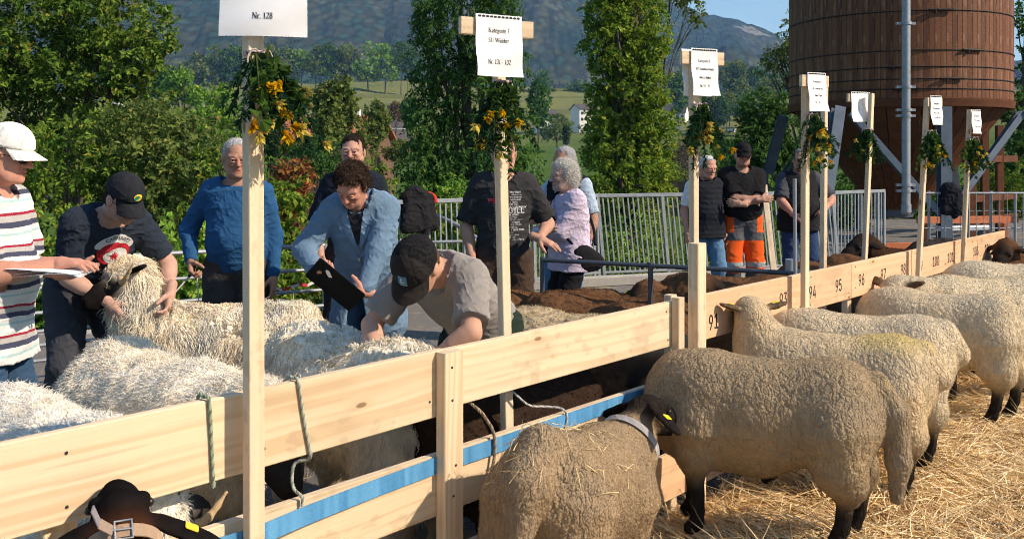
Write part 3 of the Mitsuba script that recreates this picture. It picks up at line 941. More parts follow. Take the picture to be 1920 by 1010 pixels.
Fs = sheep('dusty brown ram with straw on its back, seen from behind, black head and a collar', (0.235, 3.375, 0.03), (0.42, 0.91), 0.89, pitch=0.20, fat=0.95, wool=(0.36, 0.26, 0.16), stain=dusty, neck=(0.50, -0.07, 0.71), look=(0.80, -0.45, -0.06), neck_r=0.088, head_up=0.085, tail='broad', h=0.0068, tufts=42000, tuft_len=0.0080, seed=17, group=RW, eartag=(-1,), ear_len=1.55)
H1 = sheep('dark brown sheep lying low at the far end of the straw pen', (4.40, 7.75, 0.06), (-0.9, 0.4), 0.98, wool=DKBROWN, kind='curly', neck=(0.5, 0, 0.6), tail='dock', h=0.014, tufts=6000, tuft_len=0.014, seed=18, group=RW)
H2 = sheep('black-headed brown sheep beside board number 105', (4.62, 8.3, 0.06), (-0.9, -0.5), 1.0, wool=DKBROWN, kind='curly', neck=(0.56, 0, 0.82), look=(0.8, 0.2, -0.4), tail='dock', h=0.014, tufts=6000, tuft_len=0.014, seed=19, group=RW)
WV = 'white curly sheep on the judging side'
S1 = sheep('white curly sheep cut off by the left edge behind the fence', (-1.47, 3.05, 0.05), (0.75, -0.66), 1.08, wool=WHITE, kind='soft', dark=(0.5, 0.45, 0.38), face=(0.03, 0.025, 0.022), neck=(0.56, 0, 0.56), look=(0.7, 0, -0.7), tail='dock', h=0.010, tufts=45000, tuft_len=0.030, seed=21, legwool=0.02, horns=True, horn=0.8, poll=1.2, group=WV)
S2 = sheep('big white curly sheep with a broad fluffy back beside the first signpost', (-1.38, 3.80, 0.05), (0.74, -0.67), 1.10, wool=(0.93, 0.86, 0.72), kind='soft', dark=(0.5, 0.45, 0.38), face=(0.03, 0.025, 0.022), neck=(0.62, 0, 0.64), look=(0.72, 0, -0.7), tail='dock', h=0.009, tufts=65000, tuft_len=0.030, seed=22, legwool=0.02, horns=True, horn=0.75, poll=1.7, group=WV)
S3 = sheep('horned cream sheep with long hanging locks, held by the man in the cap', (-1.66, 5.42, 0.03), (-1, -0.05), 1.06, wool=(0.90, 0.82, 0.66), kind='long', dark=(0.5, 0.42, 0.3), face=(0.012, 0.010, 0.009), neck=(0.44, 0.05, 0.90), look=(0.72, 0.62, -0.34), tail='dock', h=0.010, tufts=26000, tuft_len=0.085, seed=23, legwool=0.03, horns=True, poll=0.85, ears='side', horn=1.0, group=WV)
S4 = sheep('small cream curly sheep behind the fence under the man in the blue coat', (-0.68, 4.15, 0.05), (-0.72, 0.69), 1.12, wool=(0.86, 0.79, 0.64), kind='long', dark=(0.5, 0.42, 0.3), neck=(0.5, 0, 0.5), look=(0.7, 0, -0.7), tail='dock', h=0.013, tufts=9000, tuft_len=0.06, seed=24, legwool=0.03, group=WV)
BW = 'brown sheep on the judging side'
kw = dict(kind='curly', wool=DKBROWN, tail='dock', group=BW)
B0 = sheep('black sheep held in the arms of the stooping boy', (0.01, 4.02), (-0.657, -0.754), 0.96, neck=(0.48, 0, 0.84), look=(0.85, -0.35, -0.3), h=0.012, tufts=9000, tuft_len=0.014, seed=31, **{**kw, 'wool': (0.035, 0.022, 0.016)})


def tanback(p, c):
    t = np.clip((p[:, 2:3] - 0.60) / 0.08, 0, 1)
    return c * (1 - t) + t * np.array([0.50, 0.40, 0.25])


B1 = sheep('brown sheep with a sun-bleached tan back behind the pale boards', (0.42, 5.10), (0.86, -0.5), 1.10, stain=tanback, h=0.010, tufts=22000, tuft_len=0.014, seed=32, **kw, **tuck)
B2 = sheep('dark brown sheep with a black head and yellow ear tag beneath the woman', (0.62, 6.15), (0.95, -0.2), 1.05, neck=(0.55, 0, 0.80), look=(0.9, 0, -0.3), h=0.012, tufts=10000, tuft_len=0.014, seed=33, eartag=(-1,), **kw)
B3 = sheep('black-faced brown sheep left of the short post, head lowered', (1.35, 6.45), (-0.85, -0.5), 1.03, neck=(0.56, 0, 0.74), look=(0.8, 0.2, -0.5), h=0.012, tufts=10000, tuft_len=0.014, seed=34, eartag=(-1,), **kw)
B4 = sheep('brown sheep seen through the gap under board number 91', (1.36, 5.98), (0.5, -0.85), 0.95, h=0.014, tufts=6000, tuft_len=0.014, seed=35, **kw, **tuck)
B5 = sheep('dark sheep back behind board number 93', (2.12, 7.05), (0.9, -0.4), 1.0, h=0.014, tufts=5000, tuft_len=0.014, seed=36, **kw, **tuck)
B6 = sheep('dark brown sheep back behind board number 95', (2.70, 7.75), (0.8, -0.6), 1.05, h=0.014, tufts=5000, tuft_len=0.014, seed=37, **kw, **tuck)
B7 = sheep('brown sheep back between the fifth and sixth signposts', (3.20, 8.3), (0.8, -0.6), 1.05, h=0.014, tufts=5000, tuft_len=0.014, seed=38, **kw, **tuck)
B8 = sheep('black-headed sheep looking over board number 98', (3.72, 8.9), (-0.9, -0.4), 1.08, neck=(0.56, 0, 0.80), look=(0.9, 0, -0.3), h=0.014, tufts=5000, tuft_len=0.014, seed=39, **{**kw, 'wool': (0.05, 0.028, 0.018)})
B9 = sheep('blackish sheep behind the last numbered board', (4.48, 9.45), (-0.9, -0.3), 1.14, neck=(0.52, 0, 0.64), look=(0.9, 0, -0.3), h=0.014, tufts=5000, tuft_len=0.014, seed=40, **{**kw, 'wool': (0.05, 0.040, 0.035)})
B10 = sheep('brown sheep with a black face just left of the two short posts', (0.98, 5.75), (0.97, 0.22), 1.05, neck=(0.55, 0, 0.74), look=(0.9, 0, -0.35), h=0.012, tufts=12000, tuft_len=0.014, seed=43, eartag=(1,), **kw)
B11 = sheep('rear brown sheep below the hand of the man in the printed T-shirt', (0.28, 6.45), (0.95, 0.1), 1.02, h=0.013, tufts=9000, tuft_len=0.014, seed=44, **kw, **tuck)
B12 = sheep('brown sheep back farther behind board number 92', (1.62, 7.2), (-0.95, 0.2), 1.03, h=0.014, tufts=6000, tuft_len=0.014, seed=45, **kw, **tuck)
NB = sheep('black-headed sheep in the foreground with brown nape, collar and yellow ear tags', (-0.640, 1.64, 0.105), (-0.42, 0.91), 0.88, kind='curly', wool=(0.085, 0.030, 0.012), neck=(0.62, 0, 0.80), look=(0.9, 0, 0.22), h=0.0068, tufts=26000, tuft_len=0.008, seed=41, eartag=(-1, 1), ear_len=1.45, neck_r=0.072, dark=(0.010, 0.009, 0.009))
straw_on_back(Fs[0] + '__body', Fs[1], np.random.default_rng(3))


def collar_on(k, M, c, axis, r, wid, col, label, squash=1.0, up=None, buckle=True):
    """A strap round a sheep's neck (local frame): centre c, neck axis, radius r."""
    z = unit(axis); x = unit(np.cross(z, [0, 1, 0.01])); y = np.cross(z, x)
    a = np.linspace(0, 2 * PI, 49)[:-1]
    ring = []
    for rr, zz in ((r, -wid / 2), (r + 0.004, -wid / 2), (r + 0.004, wid / 2), (r, wid / 2)):
        ring.append(np.asarray(c) + np.outer(np.cos(a) * rr, x) + np.outer(np.sin(a) * rr * squash, y) + z * zz)
    v = np.stack(ring, 1).reshape(-1, 3)
    f = []
    n = len(a)
    for i in range(n):
        j = (i + 1) % n
        for q in range(4):
            w = (q + 1) % 4
            f += [(i * 4 + q, i * 4 + w, j * 4 + w), (i * 4 + q, j * 4 + w, j * 4 + q)]
    t = thing('neck_collar', label, 'collar')
    obj('band', moved(tri(v, f), M), 'm_cloth', t, color=col)
    return t, x, y, z


# collar with a buckle on the black-headed sheep at the bottom left
k, M, hd = NB
cN = np.array([0.585, 0, 0.775])
t, x, y, z = collar_on(k, M, cN, np.array([0.75, 0, 0.62]), 0.092, 0.034, (0.36, 0.25, 0.17), 'worn tan leather collar on the black-headed sheep in front')
upv = unit(np.array([-0.62, 0, 0.75]))
sq = [cN + upv * 0.099 + np.array([0, 1, 0]) * a + z * b for a, b in ((-0.02, -0.024), (0.02, -0.024), (0.02, 0.024), (-0.02, 0.024))]
obj('buckle', moved(tube(sq, 0.0032, 8, closed=True), M), 'm_galv', t, smooth=True)
obj('buckle_pin', moved(tube([cN + upv * 0.10 + z * 0.0 + np.array([0, -0.02, 0]), cN + upv * 0.102 + np.array([0, 0.03, 0])], 0.0025, 6), M), 'm_galv', t, smooth=True)
tip = [cN + upv * 0.10 + np.array([0, 0.025, 0]), cN + upv * 0.125 + np.array([0, 0.055, 0]) + z * 0.01, cN + upv * 0.16 + np.array([0, 0.07, 0]) + z * 0.03]
tb, tuv = bar(tip[0], tip[1], 0.03, 0.004, up=z)
obj('strap_end', moved(tb, M), 'm_cloth', t, color=(0.30, 0.22, 0.17))
tb, tuv = bar(tip[1], tip[2], 0.03, 0.004, up=z)
obj('strap_tip', moved(tb, M), 'm_cloth', t, color=(0.22, 0.20, 0.22))
k, M, hd = Fs
collar_on(k, M, np.array([0.445, -0.05, 0.665]), np.array([0.75, -0.2, 0.62]), 0.136, 0.030, (0.34, 0.33, 0.32), 'pale webbing collar on the dusty brown ram')
# ------------------------------------------------------------------ notice posts, bouquets, ropes
def serif_text(txt, h, depth=0.0008, bold=False):
    """Lettering with small slab feet, like a printed serif face: the plain letters narrowed, plus a foot under every stem."""
    m = meshkit.text_mesh(txt, h, depth, bold)
    v = np.array(m.vertices)
    return tri(v * [0.84, 1, 1], m.faces)


def strokes_text(txt, h, thick=0.14, thin=0.06, depth=0.0008):
    """Serif digits and letters drawn as strokes (unit cap height) with slab serifs."""
    from shapely.geometry import LineString, Point, box as sbox
    from shapely.ops import unary_union
    A = lambda cx, cy, rx, ry, a0, a1, n=14: [(cx + rx * math.cos(math.radians(t)), cy + ry * math.sin(math.radians(t))) for t in np.linspace(a0, a1, n)]
    K, t = thick, thin
    ser = lambda x, y, w=0.15: ('r', x - w, y, x + w, y + 0.045)
    top = lambda x, w=0.15, y=1.0: ('r', x - w, y - 0.045, x + w, y)
    G = {
        'N': (0.80, [(t * 1.2, [(.14, 0), (.14, 1)]), (K, [(.16, .97), (.64, .03)]), (t * 1.2, [(.66, 0), (.66, 1)]), ser(.14, 0), top(.12), top(.66)]),
        'r': (0.42, [(K, [(.14, 0), (.14, .66)]), (t, A(.30, .46, .16, .20, 180, 60)), (K * .8, [(.36, .60), (.38, .57)]), ser(.14, 0), ('r', .02, .615, .14, .66)]),
        '.': (0.24, [(K * 1.15, [(.11, .06), (.115, .06)])]),
        '1': (0.50, [(K, [(.25, 0), (.25, .98)]), (t, [(.10, .84), (.22, .93)]), ser(.25, 0)]),
        '2': (0.52, [(K * .8, A(.25, .74, .17, .23, 150, -20)), (K * .75, [(.41, .66), (.07, .05)]), (K * .8, [(.05, .06), (.46, .06)])]),
        '3': (0.52, [(K * .75, A(.24, .76, .15, .21, 150, -85)), (K * .85, A(.23, .28, .19, .26, 85, -150))]),
        '5': (0.52, [(K * .8, [(.12, .95), (.44, .95)]), (t, [(.13, .95), (.09, .52)]), (K * .85, A(.22, .31, .20, .27, 130, -140))]),
        '8': (0.54, [(K * .75, A(.26, .75, .15, .20, 0, 360, 22)), (K * .8, A(.26, .27, .18, .24, 0, 360, 22))]),
        '9': (0.54, [(K * .8, A(.26, .68, .17, .28, 0, 360, 22)), (K * .8, A(.10, .62, .34, .58, 0, -75))]),
        '-': (0.40, [(K * .7, [(.06, .32), (.30, .32)])]),
        ' ': (0.28, []),
        'K': (0.82, [(K, [(.16, 0), (.16, 1)]), (t, [(.20, .42), (.62, .97)]), (K, [(.32, .56), (.66, .03)]), ser(.16, 0), top(.16), ser(.66, 0, .12), top(.62, .12)]),
        'a': (0.50, [(K, [(.34, .06), (.34, .48)]), (K * .7, A(.22, .48, .13, .14, 160, 0)), (K * .8, A(.21, .18, .13, .14, 60, 300)), (t, [(.26, .05), (.44, .02)])]),
        't': (0.36, [(K, [(.16, .12), (.16, .84)]), ('r', .03, .60, .32, .66), (t * 1.2, A(.24, .13, .08, .10, 180, 320))]),
        'e': (0.48, [(K * .8, A(.23, .33, .18, .30, 40, 320)), (t, [(.07, .37), (.38, .37)]), (t, A(.23, .40, .15, .22, 0, 60))]),
        'g': (0.50, [(K * .75, A(.22, .44, .15, .19, 0, 360, 20)), (K * .7, A(.23, -.10, .18, .13, 0, 360, 18)), (t, [(.12, .26), (.12, .06)]), (t * 1.4, [(.30, .60), (.46, .62)])]),
        'o': (0.52, [(K * .8, A(.25, .33, .18, .29, 0, 360, 22))]),
        'i': (0.28, [(K, [(.14, 0), (.14, .66)]), (K * 1.1, [(.14, .88), (.141, .88)]), ser(.14, 0, .12), ('r', .03, .615, .14, .66)]),
        'l': (0.28, [(K, [(.14, 0), (.14, 1)]), ser(.14, 0, .12), ('r', .03, .955, .14, 1)]),
        'I': (0.38, [(K, [(.19, 0), (.19, 1)]), ser(.19, 0), top(.19)]),
        'S': (0.56, [(K * .8, A(.27, .74, .18, .22, 30, 270)), (K * .85, A(.27, .27, .19, .24, 90, -150))]),
        'U': (0.76, [(K, [(.16, .28), (.16, 1)]), (t, [(.62, .28), (.62, 1)]), (K * .7, A(.39, .28, .23, .24, 180, 360)), top(.16), top(.62, .12)]),
        'W': (1.05, [(K, [(.10, .98), (.32, .02)]), (t, [(.34, .02), (.54, .95)]), (K, [(.50, .98), (.74, .02)]), (t, [(.76, .02), (.96, .98)]), top(.10), top(.50), top(.96, .12)]),
        'd': (0.54, [(K, [(.40, 0), (.40, 1)]), (K * .75, A(.22, .32, .16, .28, 20, 340)), ('r', .28, .955, .40, 1)]),
        'M': (0.98, [(t * 1.2, [(.12, 0), (.12, 1)]), (K, [(.14, .97), (.46, .05)]), (t, [(.48, .05), (.80, .97)]), (K, [(.82, 0), (.82, 1)]), ser(.12, 0, .12), ser(.82, 0)]),
        'u': (0.54, [(K, [(.13, .18), (.13, .66)]), (K, [(.40, 0), (.40, .66)]), (t * 1.3, A(.25, .18, .12, .14, 180, 340)), ('r', .02, .615, .13, .66)]),
        's': (0.42, [(K * .7, A(.20, .49, .13, .14, 30, 270)), (K * .75, A(.20, .18, .14, .15, 90, -150))]),
        'c': (0.46, [(K * .8, A(.23, .33, .18, .29, 45, 315))]),
        'h': (0.56, [(K, [(.13, 0), (.13, 1)]), (t * 1.3, A(.27, .46, .13, .17, 160, 0)), (K, [(.41, 0), (.41, .46)]), ser(.13, 0, .11), ser(.41, 0, .11), ('r', .02, .955, .13, 1)]),
        'b': (0.54, [(K, [(.13, .02), (.13, 1)]), (K * .75, A(.30, .32, .16, .28, -160, 160)), ('r', .02, .955, .13, 1)]),
        'B': (0.64, [(K, [(.16, 0), (.16, 1)]), (K * .7, [(.16, .97), (.34, .96)] + A(.34, .75, .15, .21, 90, -90) + [(.16, .53)]), (K * .75, [(.34, .53)] + A(.36, .28, .18, .25, 90, -90) + [(.16, .03)])]),
        'F': (0.62, [(K, [(.16, 0), (.16, 1)]), (t * 1.4, [(.16, .97), (.54, .97), (.55, .78)]), (t * 1.4, [(.16, .53), (.40, .53)]), ser(.16, 0)]),
        'J': (0.42, [(K, [(.24, .2), (.24, 1)]), (K * .7, A(.13, .18, .11, .16, 0, -170)), top(.24)]),
    }
    G['ü'] = (G['u'][0], G['u'][1] + [(K, [(.16, .86), (.161, .86)]), (K, [(.36, .86), (.361, .86)])])
    G['4'] = (0.54, [(K, [(.36, 0), (.36, .98)]), (t, [(.34, .96), (.04, .34)]), (t * 1.5, [(.04, .32), (.50, .32)])])
    G['6'] = (0.54, [(K * .8, A(.27, .32, .18, .28, 0, 360, 22)), (K * .8, A(.46, .36, .36, .58, 105, 180))])
    G['7'] = (0.52, [(K * .9, [(.05, .94), (.45, .94)]), (K * .75, [(.43, .93), (.20, 0)])])
    G['0'] = (0.54, [(K * .85, A(.26, .5, .18, .46, 0, 360, 26))])
    x, shapes = 0.0, []
    for ch in txt:
        adv, ss = G.get(ch, G['o'])
        for s in ss:
            if s[0] == 'r':
                shapes.append(sbox(x + s[1], s[2], x + s[3], s[4]))
            else:
                shapes.append(LineString([(x + a, b) for a, b in s[1]]).buffer(s[0] / 2, cap_style='flat' if len(s[1]) == 2 and abs(s[1][0][0] - s[1][1][0]) + abs(s[1][0][1] - s[1][1][1]) > 0.02 else 'round', quad_segs=3))
        x += adv
    g = unary_union(shapes).simplify(0.006)
    ms = []
    for p in getattr(g, 'geoms', [g]):
        if p.is_valid and p.area > 1e-4:
            ms.append(trimesh.creation.extrude_polygon(p, depth / h, engine='earcut'))
    m = trimesh.util.concatenate(ms)
    v = np.array(m.vertices) * h
    v[:, 0] -= x * h / 2
    return tri(v, m.faces)


scene['m_paper'] = {'type': 'twosided', 'bsdf': {'type': 'principled', 'base_color': mikit.proc(lambda p, n, uv: mix((0.80, 0.81, 0.83), (0.86, 0.86, 0.86), fbm(p.x * 9, p.y * 9, p.z * 9))), 'roughness': 0.35, 'specular': 0.5}}


def bouquet(label, base, S, face, seed, yellow=1.0, side_bias=0.0):
    """A hanging bunch of conifer sprays, leaves and yellow flowers tied to a post at 'base'; 'face' points to the viewer's side."""
    rng = np.random.default_rng(seed)
    k = thing('flower_bouquet', label, 'bouquet', 'bouquets tied to the notice posts')
    fc = unit(face); rt = unit(np.cross(fc, [0, 0, 1.0]))
    base = np.asarray(base, float)
    P, D, N, L, W, Cc = [], [], [], [], [], []
    stems = []
    for i in range(24):
        a = rng.normal(side_bias, 0.40)
        dn = unit(rt * math.sin(a) + np.array([0, 0, -1]) * (0.75 + 0.3 * rng.random()) + fc * rng.uniform(0.0, 0.55))
        ln = S * rng.uniform(0.45, 1.0)
        o = base + rt * rng.normal(0, 0.015) + fc * 0.03
        pts = np.array([o + dn * ln * t + np.array([0, 0, -0.18 * ln * t * t]) for t in np.linspace(0, 1, 8)])
        stems.append(tube(pts, np.linspace(0.0028, 0.0009, 8), 4, cap=False))
        conifer = rng.random() < 0.7
        nn = int(190 * ln / S) if conifer else 26
        t = rng.uniform(0.12, 1.0, nn)
        pp = o + dn * (ln * t)[:, None] + np.array([0, 0, -1.0]) * (0.18 * ln * t * t)[:, None]
        dd = unit_rows(rand_unit(rng, nn) * (0.9 if conifer else 1.0) + dn * (1.0 if conifer else 0.4))
        P.append(pp); D.append(dd); N.append(rand_unit(rng, nn))
        L.append(rng.uniform(0.014, 0.030, nn) if conifer else rng.uniform(0.03, 0.050, nn))
        W.append(rng.uniform(0.004, 0.008, nn) if conifer else rng.uniform(0.018, 0.034, nn))
        base_c = np.array([0.020, 0.060, 0.030]) if conifer else np.array([0.055, 0.11, 0.022])
        Cc.append(base_c * rng.uniform(0.6, 1.5, (nn, 1)))
    obj('stem', cat(stems), 'm_cloth', k, smooth=True, color=(0.05, 0.075, 0.025), kind='stuff')
    obj('foliage', leaves_mesh(np.vstack(P), np.vstack(D), np.vstack(N), np.hstack(L), np.hstack(W)), 'm_leaf', k, smooth=False, color=np.repeat(np.vstack(Cc), 4, 0))
    for i in range(int(rng.integers(13, 18) * yellow)):
        a = rng.normal(side_bias, 0.40)
        t = rng.uniform(0.30, 0.95)
        c = base + S * t * (rt * math.sin(a) * 0.8 + np.array([0, 0, -1.0]) * 0.95) + fc * rng.uniform(0.05, 0.11)
        n = int(rng.integers(9, 16))
        ax = unit(fc * 0.7 + np.array([0, 0, -0.6]) + rng.normal(size=3) * 0.4)
        dd = unit_rows(rand_unit(rng, n) * 0.8 + ax)
        col = np.array([0.72, 0.44, 0.012]) if rng.random() < 0.55 else np.array([0.70, 0.58, 0.12])
        r = rng.uniform(0.024, 0.038)
        pm = leaves_mesh(np.tile(c, (n, 1)), dd, rand_unit(rng, n), r * rng.uniform(0.7, 1.2, n), r * 0.42)
        heart = trimesh.creation.icosphere(1, r * 0.26); heart.apply_translation(c)
        f = obj('flower', cat([pm, tri(heart.vertices, heart.faces)]), 'm_leaf', k, smooth=False, color=np.vstack([np.repeat(col * rng.uniform(0.7, 1.15, (n, 1)), 4, 0), np.tile(col * [0.6, 0.45, 0.4], (len(heart.vertices), 1))]))
    # ribbon bow round the post
    loops = []
    for j in range(3):
        th = np.linspace(0, 2 * PI, 25)[:-1]
        loops.append(tube(base + np.outer(np.cos(th) * 0.030, rt) + np.outer(np.sin(th) * 0.030, fc) + [0, 0, 0.004 * j - 0.004], 0.0026, 6, closed=True))
    for sgn in (-1, 1):
        loops.append(tube(smooth_curve([base + fc * 0.032, base + fc * 0.045 + rt * sgn * 0.018 + [0, 0, 0.008], base + fc * 0.04 + rt * sgn * 0.032 + [0, 0, -0.008], base + fc * 0.045 + rt * sgn * 0.036 + [0, 0, -0.03]], 14), 0.0022, 6))
    obj('bow', cat(loops), 'm_cloth', k, smooth=True, color=(0.55, 0.42, 0.41))
    return k


def notice_post(label, foot, top, sheet_at, sheet_w, sheet_h, yaw, lines, blabel=None, bz=1.90, bS=0.42, bseed=0, bface=None, w=0.046, t=0.030, bias=0.0, bar_l=0.30, yellow=1.0, lines_h=None, flip=False, second=False, bar_up=None):
    k = thing('notice_post', label, 'signpost', 'notice posts along the fence')
    foot, top = np.asarray(foot, float), np.asarray(top, float)
    plank('post', k, 'm_lath', foot, top, w, t, ch=0.002, up=FD, seed=bseed + 300)
    fx = np.array([math.cos(yaw), math.sin(yaw), 0])           # along the sheet, reading direction
    fn = np.array([fx[1], -fx[0], 0])                          # its front
    c = np.asarray(sheet_at, float)
    if bar_l:
        bc = c + np.array([0, 0, sheet_h * 0.5 - 0.045 if bar_up is None else bar_up]) - fn * 0.014
        plank('crossbar', k, 'm_lath', bc - fx * bar_l / 2, bc + fx * bar_l / 2, 0.062, 0.022, ch=0.002, seed=bseed + 400)
    # curled sheet
    rng = np.random.default_rng(bseed + 9)
    c1, c2 = rng.uniform(-0.018, 0.018), rng.uniform(0.004, 0.022)

    def bend(u, v):
        """offset of the sheet from its plane at u (-.5...5), v (0 top ... 1 bottom)"""
        return c2 * math.sin(1) * (v ** 2) * 1.3 + c1 * np.sin((u + 0.5) * PI) * v + 0.007 * np.sin(v * 9 + u * 3 + bseed) * v + 0.004
    U, V = np.meshgrid(np.linspace(-0.5, 0.5, 13), np.linspace(0, 1, 13), indexing='ij')
    pos = lambda u, v, o=0.0: c + fx * (u * sheet_w)[..., None] + np.array([0, 0, 1.0]) * ((0.5 - v) * sheet_h)[..., None] + fn * (bend(u, v) + o)[..., None]
    F_, Bk = pos(U, V, 0.0006).reshape(-1, 3), pos(U, V, -0.0006).reshape(-1, 3)
    i, j = np.meshgrid(np.arange(12), np.arange(12), indexing='ij')
    a = (i * 13 + j).ravel()
    f = np.vstack([np.stack([a, a + 1, a + 14], 1), np.stack([a, a + 14, a + 13], 1)])
    obj('sheet', tri(np.vstack([F_, Bk]), np.vstack([f, f[:, ::-1] + 169])), 'm_paper', k, smooth=True)
    if second:
        q = pos(U, V, -0.05).reshape(-1, 3) - fx * 0.02
        obj('sheet', tri(np.vstack([q, q - fn * 0.0012]), np.vstack([f, f[:, ::-1] + 169])), 'm_paper', k, smooth=True)
    holes = []
    for u in np.linspace(-0.42, 0.42, 11):
        hm = trimesh.creation.cylinder(radius=0.0042, height=0.0006, sections=8)
        o = pos(np.array(u), np.array(0.035), 0.0016)
        holes.append(moved(tri(hm.vertices * [1.6, 1, 1], hm.faces), frame(fx, [0, 0, 1], fn, o)))
    obj('punch_hole', cat(holes), 'm_ink', k, kind='stuff')
    for s, yv, hh in lines:
        m = strokes_text(s, hh, depth=0.0004)
        if len(m.faces) < 6000:
            mm = m.subdivide_to_size(0.02) if hasattr(m, 'subdivide_to_size') else m
        u, v = mm.vertices[:, 0] / sheet_w, yv - mm.vertices[:, 1] / sheet_h
        obj('lettering', tri(pos(u, v, 0.0014) + np.outer(mm.vertices[:, 2], fn), mm.faces), 'm_ink', k, kind='stuff')
    if blabel:
        g = top * 0 + foot + (top - foot) * ((bz - foot[2]) / (top[2] - foot[2]))
        bouquet(blabel, g + (FN if bface is None else np.asarray(bface)) * 0.02, bS, FN * 0.7 + np.array([0, -0.7, 0]) if bface is None else bface, bseed, side_bias=bias, yellow=yellow)
    return k


def on(px, py, s):
    return at(px, py, s)


def up_from(px, s, z):
    p = at(px, HY, s); p[2] = z
    return p


s1 = 690
notice_post('tall notice post with the white sheet reading Nr. 128', up_from(477, s1, 0.0), up_from(474, s1, 2.10), at(487, -9, s1) + FN * 0.02, 0.232, 0.232, 0.10, [('Nr. 128', 0.80, 0.0165)],
            'bouquet of yellow flowers and fir on the post marked 128', 1.93, 0.27, 1, w=0.048, t=0.034, bias=-0.30, bar_l=0, bface=(0.55, -0.83, 0))
s2 = 500
notice_post('notice post with the sheet reading SU Widder, behind the pale boards', up_from(958, s2 * 0.98, 0.0), up_from(933, s2, 2.17), at(935, 88, s2 * 1.02) + np.array([0, -0.03, 0]), 0.192, 0.224, 0.52,
            [('Kategorie I', 0.29, 0.0172), ('SU Widder', 0.45, 0.0172), ('Nr. 131 - 132', 0.80, 0.0172)], 'wide bouquet of pale yellow flowers below the SU Widder sheet', 1.93, 0.31, 2, w=0.045, t=0.030, bias=0.25, bface=(0.3, -0.95, 0), bar_l=0.30)
s3 = 392
notice_post('notice post with a sheet reading Nr. 91 - 95 beside the short thick post', up_from(1303, s3, 0.0), up_from(1300, s3, 2.13), at(1312, 136, s3) + FN * 0.022, 0.150, 0.225, 0.42,
            [('Kategorie II', 0.29, 0.0125), ('BFS Mutterschafe', 0.46, 0.0125), ('über 3 Jahre', 0.64, 0.0125), ('Nr. 91 - 95', 0.82, 0.0125)], 'bouquet of yellow flowers above the short thick fence post', 1.90, 0.27, 3, w=0.046, bias=0.0, second=True, bar_l=0.24)
s4 = 345
notice_post('notice post beside board number 94 with a sheet on a wide wooden block', up_from(1508, s4, 0.0), up_from(1510, s4, 2.05), at(1523, 173, s4) + FN * 0.022, 0.135, 0.21, 0.50,
            [('Kategorie II', 0.26, 0.011), ('BFS Mutterschafe', 0.44, 0.010), ('über 2 Jahre', 0.62, 0.011), ('Nr. 94 - 97', 0.80, 0.011)], 'green bouquet with few yellow flowers on the post by number 94', 1.88, 0.29, 4, w=0.048, bias=0.0, bar_l=0.20)
s5 = 250
notice_post('thin pale notice post just behind the one at number 94', up_from(1541, 300, 0.0), up_from(1546, 300, 2.10), at(1538, 182, 300) + np.array([-0.02, 0.05, 0]), 0.13, 0.18, 0.35, [], None, bseed=5, w=0.044, bar_l=0.12)
notice_post('notice post with its sheet turned away in front of the silo', up_from(1612, s5, 0.0), up_from(1634, s5, 2.13), at(1618, 200, s5) + np.array([-0.01, 0.03, 0]), 0.185, 0.225, 0.42, [], 'small green bouquet on the post before the silo', 1.86, 0.24, 6, w=0.050, bface=(-0.6, -0.6, 0), bar_l=0.22, yellow=0.2)
s6 = 272
notice_post('notice post between board numbers 98 and 99', up_from(1711, s6, 0.0), up_from(1738, s6, 2.05), at(1748, 207, s6) + FN * 0.022, 0.125, 0.20, 0.55, [('Kategorie II', 0.30, 0.011), ('BFS Mutterschafe', 0.46, 0.009), ('über 1 Jahr', 0.62, 0.011), ('Nr. 98 - 101', 0.78, 0.011)],
            'bouquet hanging on the post between numbers 98 and 99', 1.83, 0.27, 7, w=0.044, bias=0.15, bar_l=0.16)
s7 = 243
notice_post('last notice post, beside board number 102', up_from(1797, s7, 0.0), up_from(1818, s7, 2.02), at(1824, 228, s7) + FN * 0.022, 0.11, 0.185, 0.5, [('Kategorie III', 0.30, 0.011), ('BFS Widder', 0.48, 0.010), ('Nr. 102 - 105', 0.74, 0.010)],
            'bouquet with pale yellow flowers on the last notice post', 1.80, 0.25, 8, w=0.040, bias=0.2, bar_l=0.0)


# ropes tied over the boards
def rope(label, pts, r=0.0048, col=(0.42, 0.45, 0.36), n=60):
    c = smooth_curve(pts, n)
    s = np.concatenate([[0], np.cumsum(np.linalg.norm(np.diff(c, axis=0), axis=1))])
    ms = []
    d = unit_rows(np.gradient(c, axis=0))
    u = unit_rows(np.cross(d, np.tile([0.31, 0.22, 0.9], (len(c), 1)) + d[:, [1, 2, 0]] * 0.3)); w = np.cross(d, u)
    for ph in (0, 2 * PI / 3, 4 * PI / 3):
        a = s * 2 * PI / 0.030 + ph
        ms.append(tube(c + (u * np.cos(a)[:, None] + w * np.sin(a)[:, None]) * r * 0.5, r * 0.62, 6))
    k = thing('rope', label, 'rope')
    cols = [col, np.array(col) * 0.55, col]
    for m, cc in zip(ms, cols):
        pass
    m = cat(ms)
    cc = np.vstack([np.tile(np.asarray(x, float), (len(q.vertices), 1)) for q, x in zip(ms, cols)])
    scene[k] = mikit.ply(m, 'm_cloth', smooth=True, color=cc)
    return k


def fp(px, z, off):
    return fence_at(px, off, z)


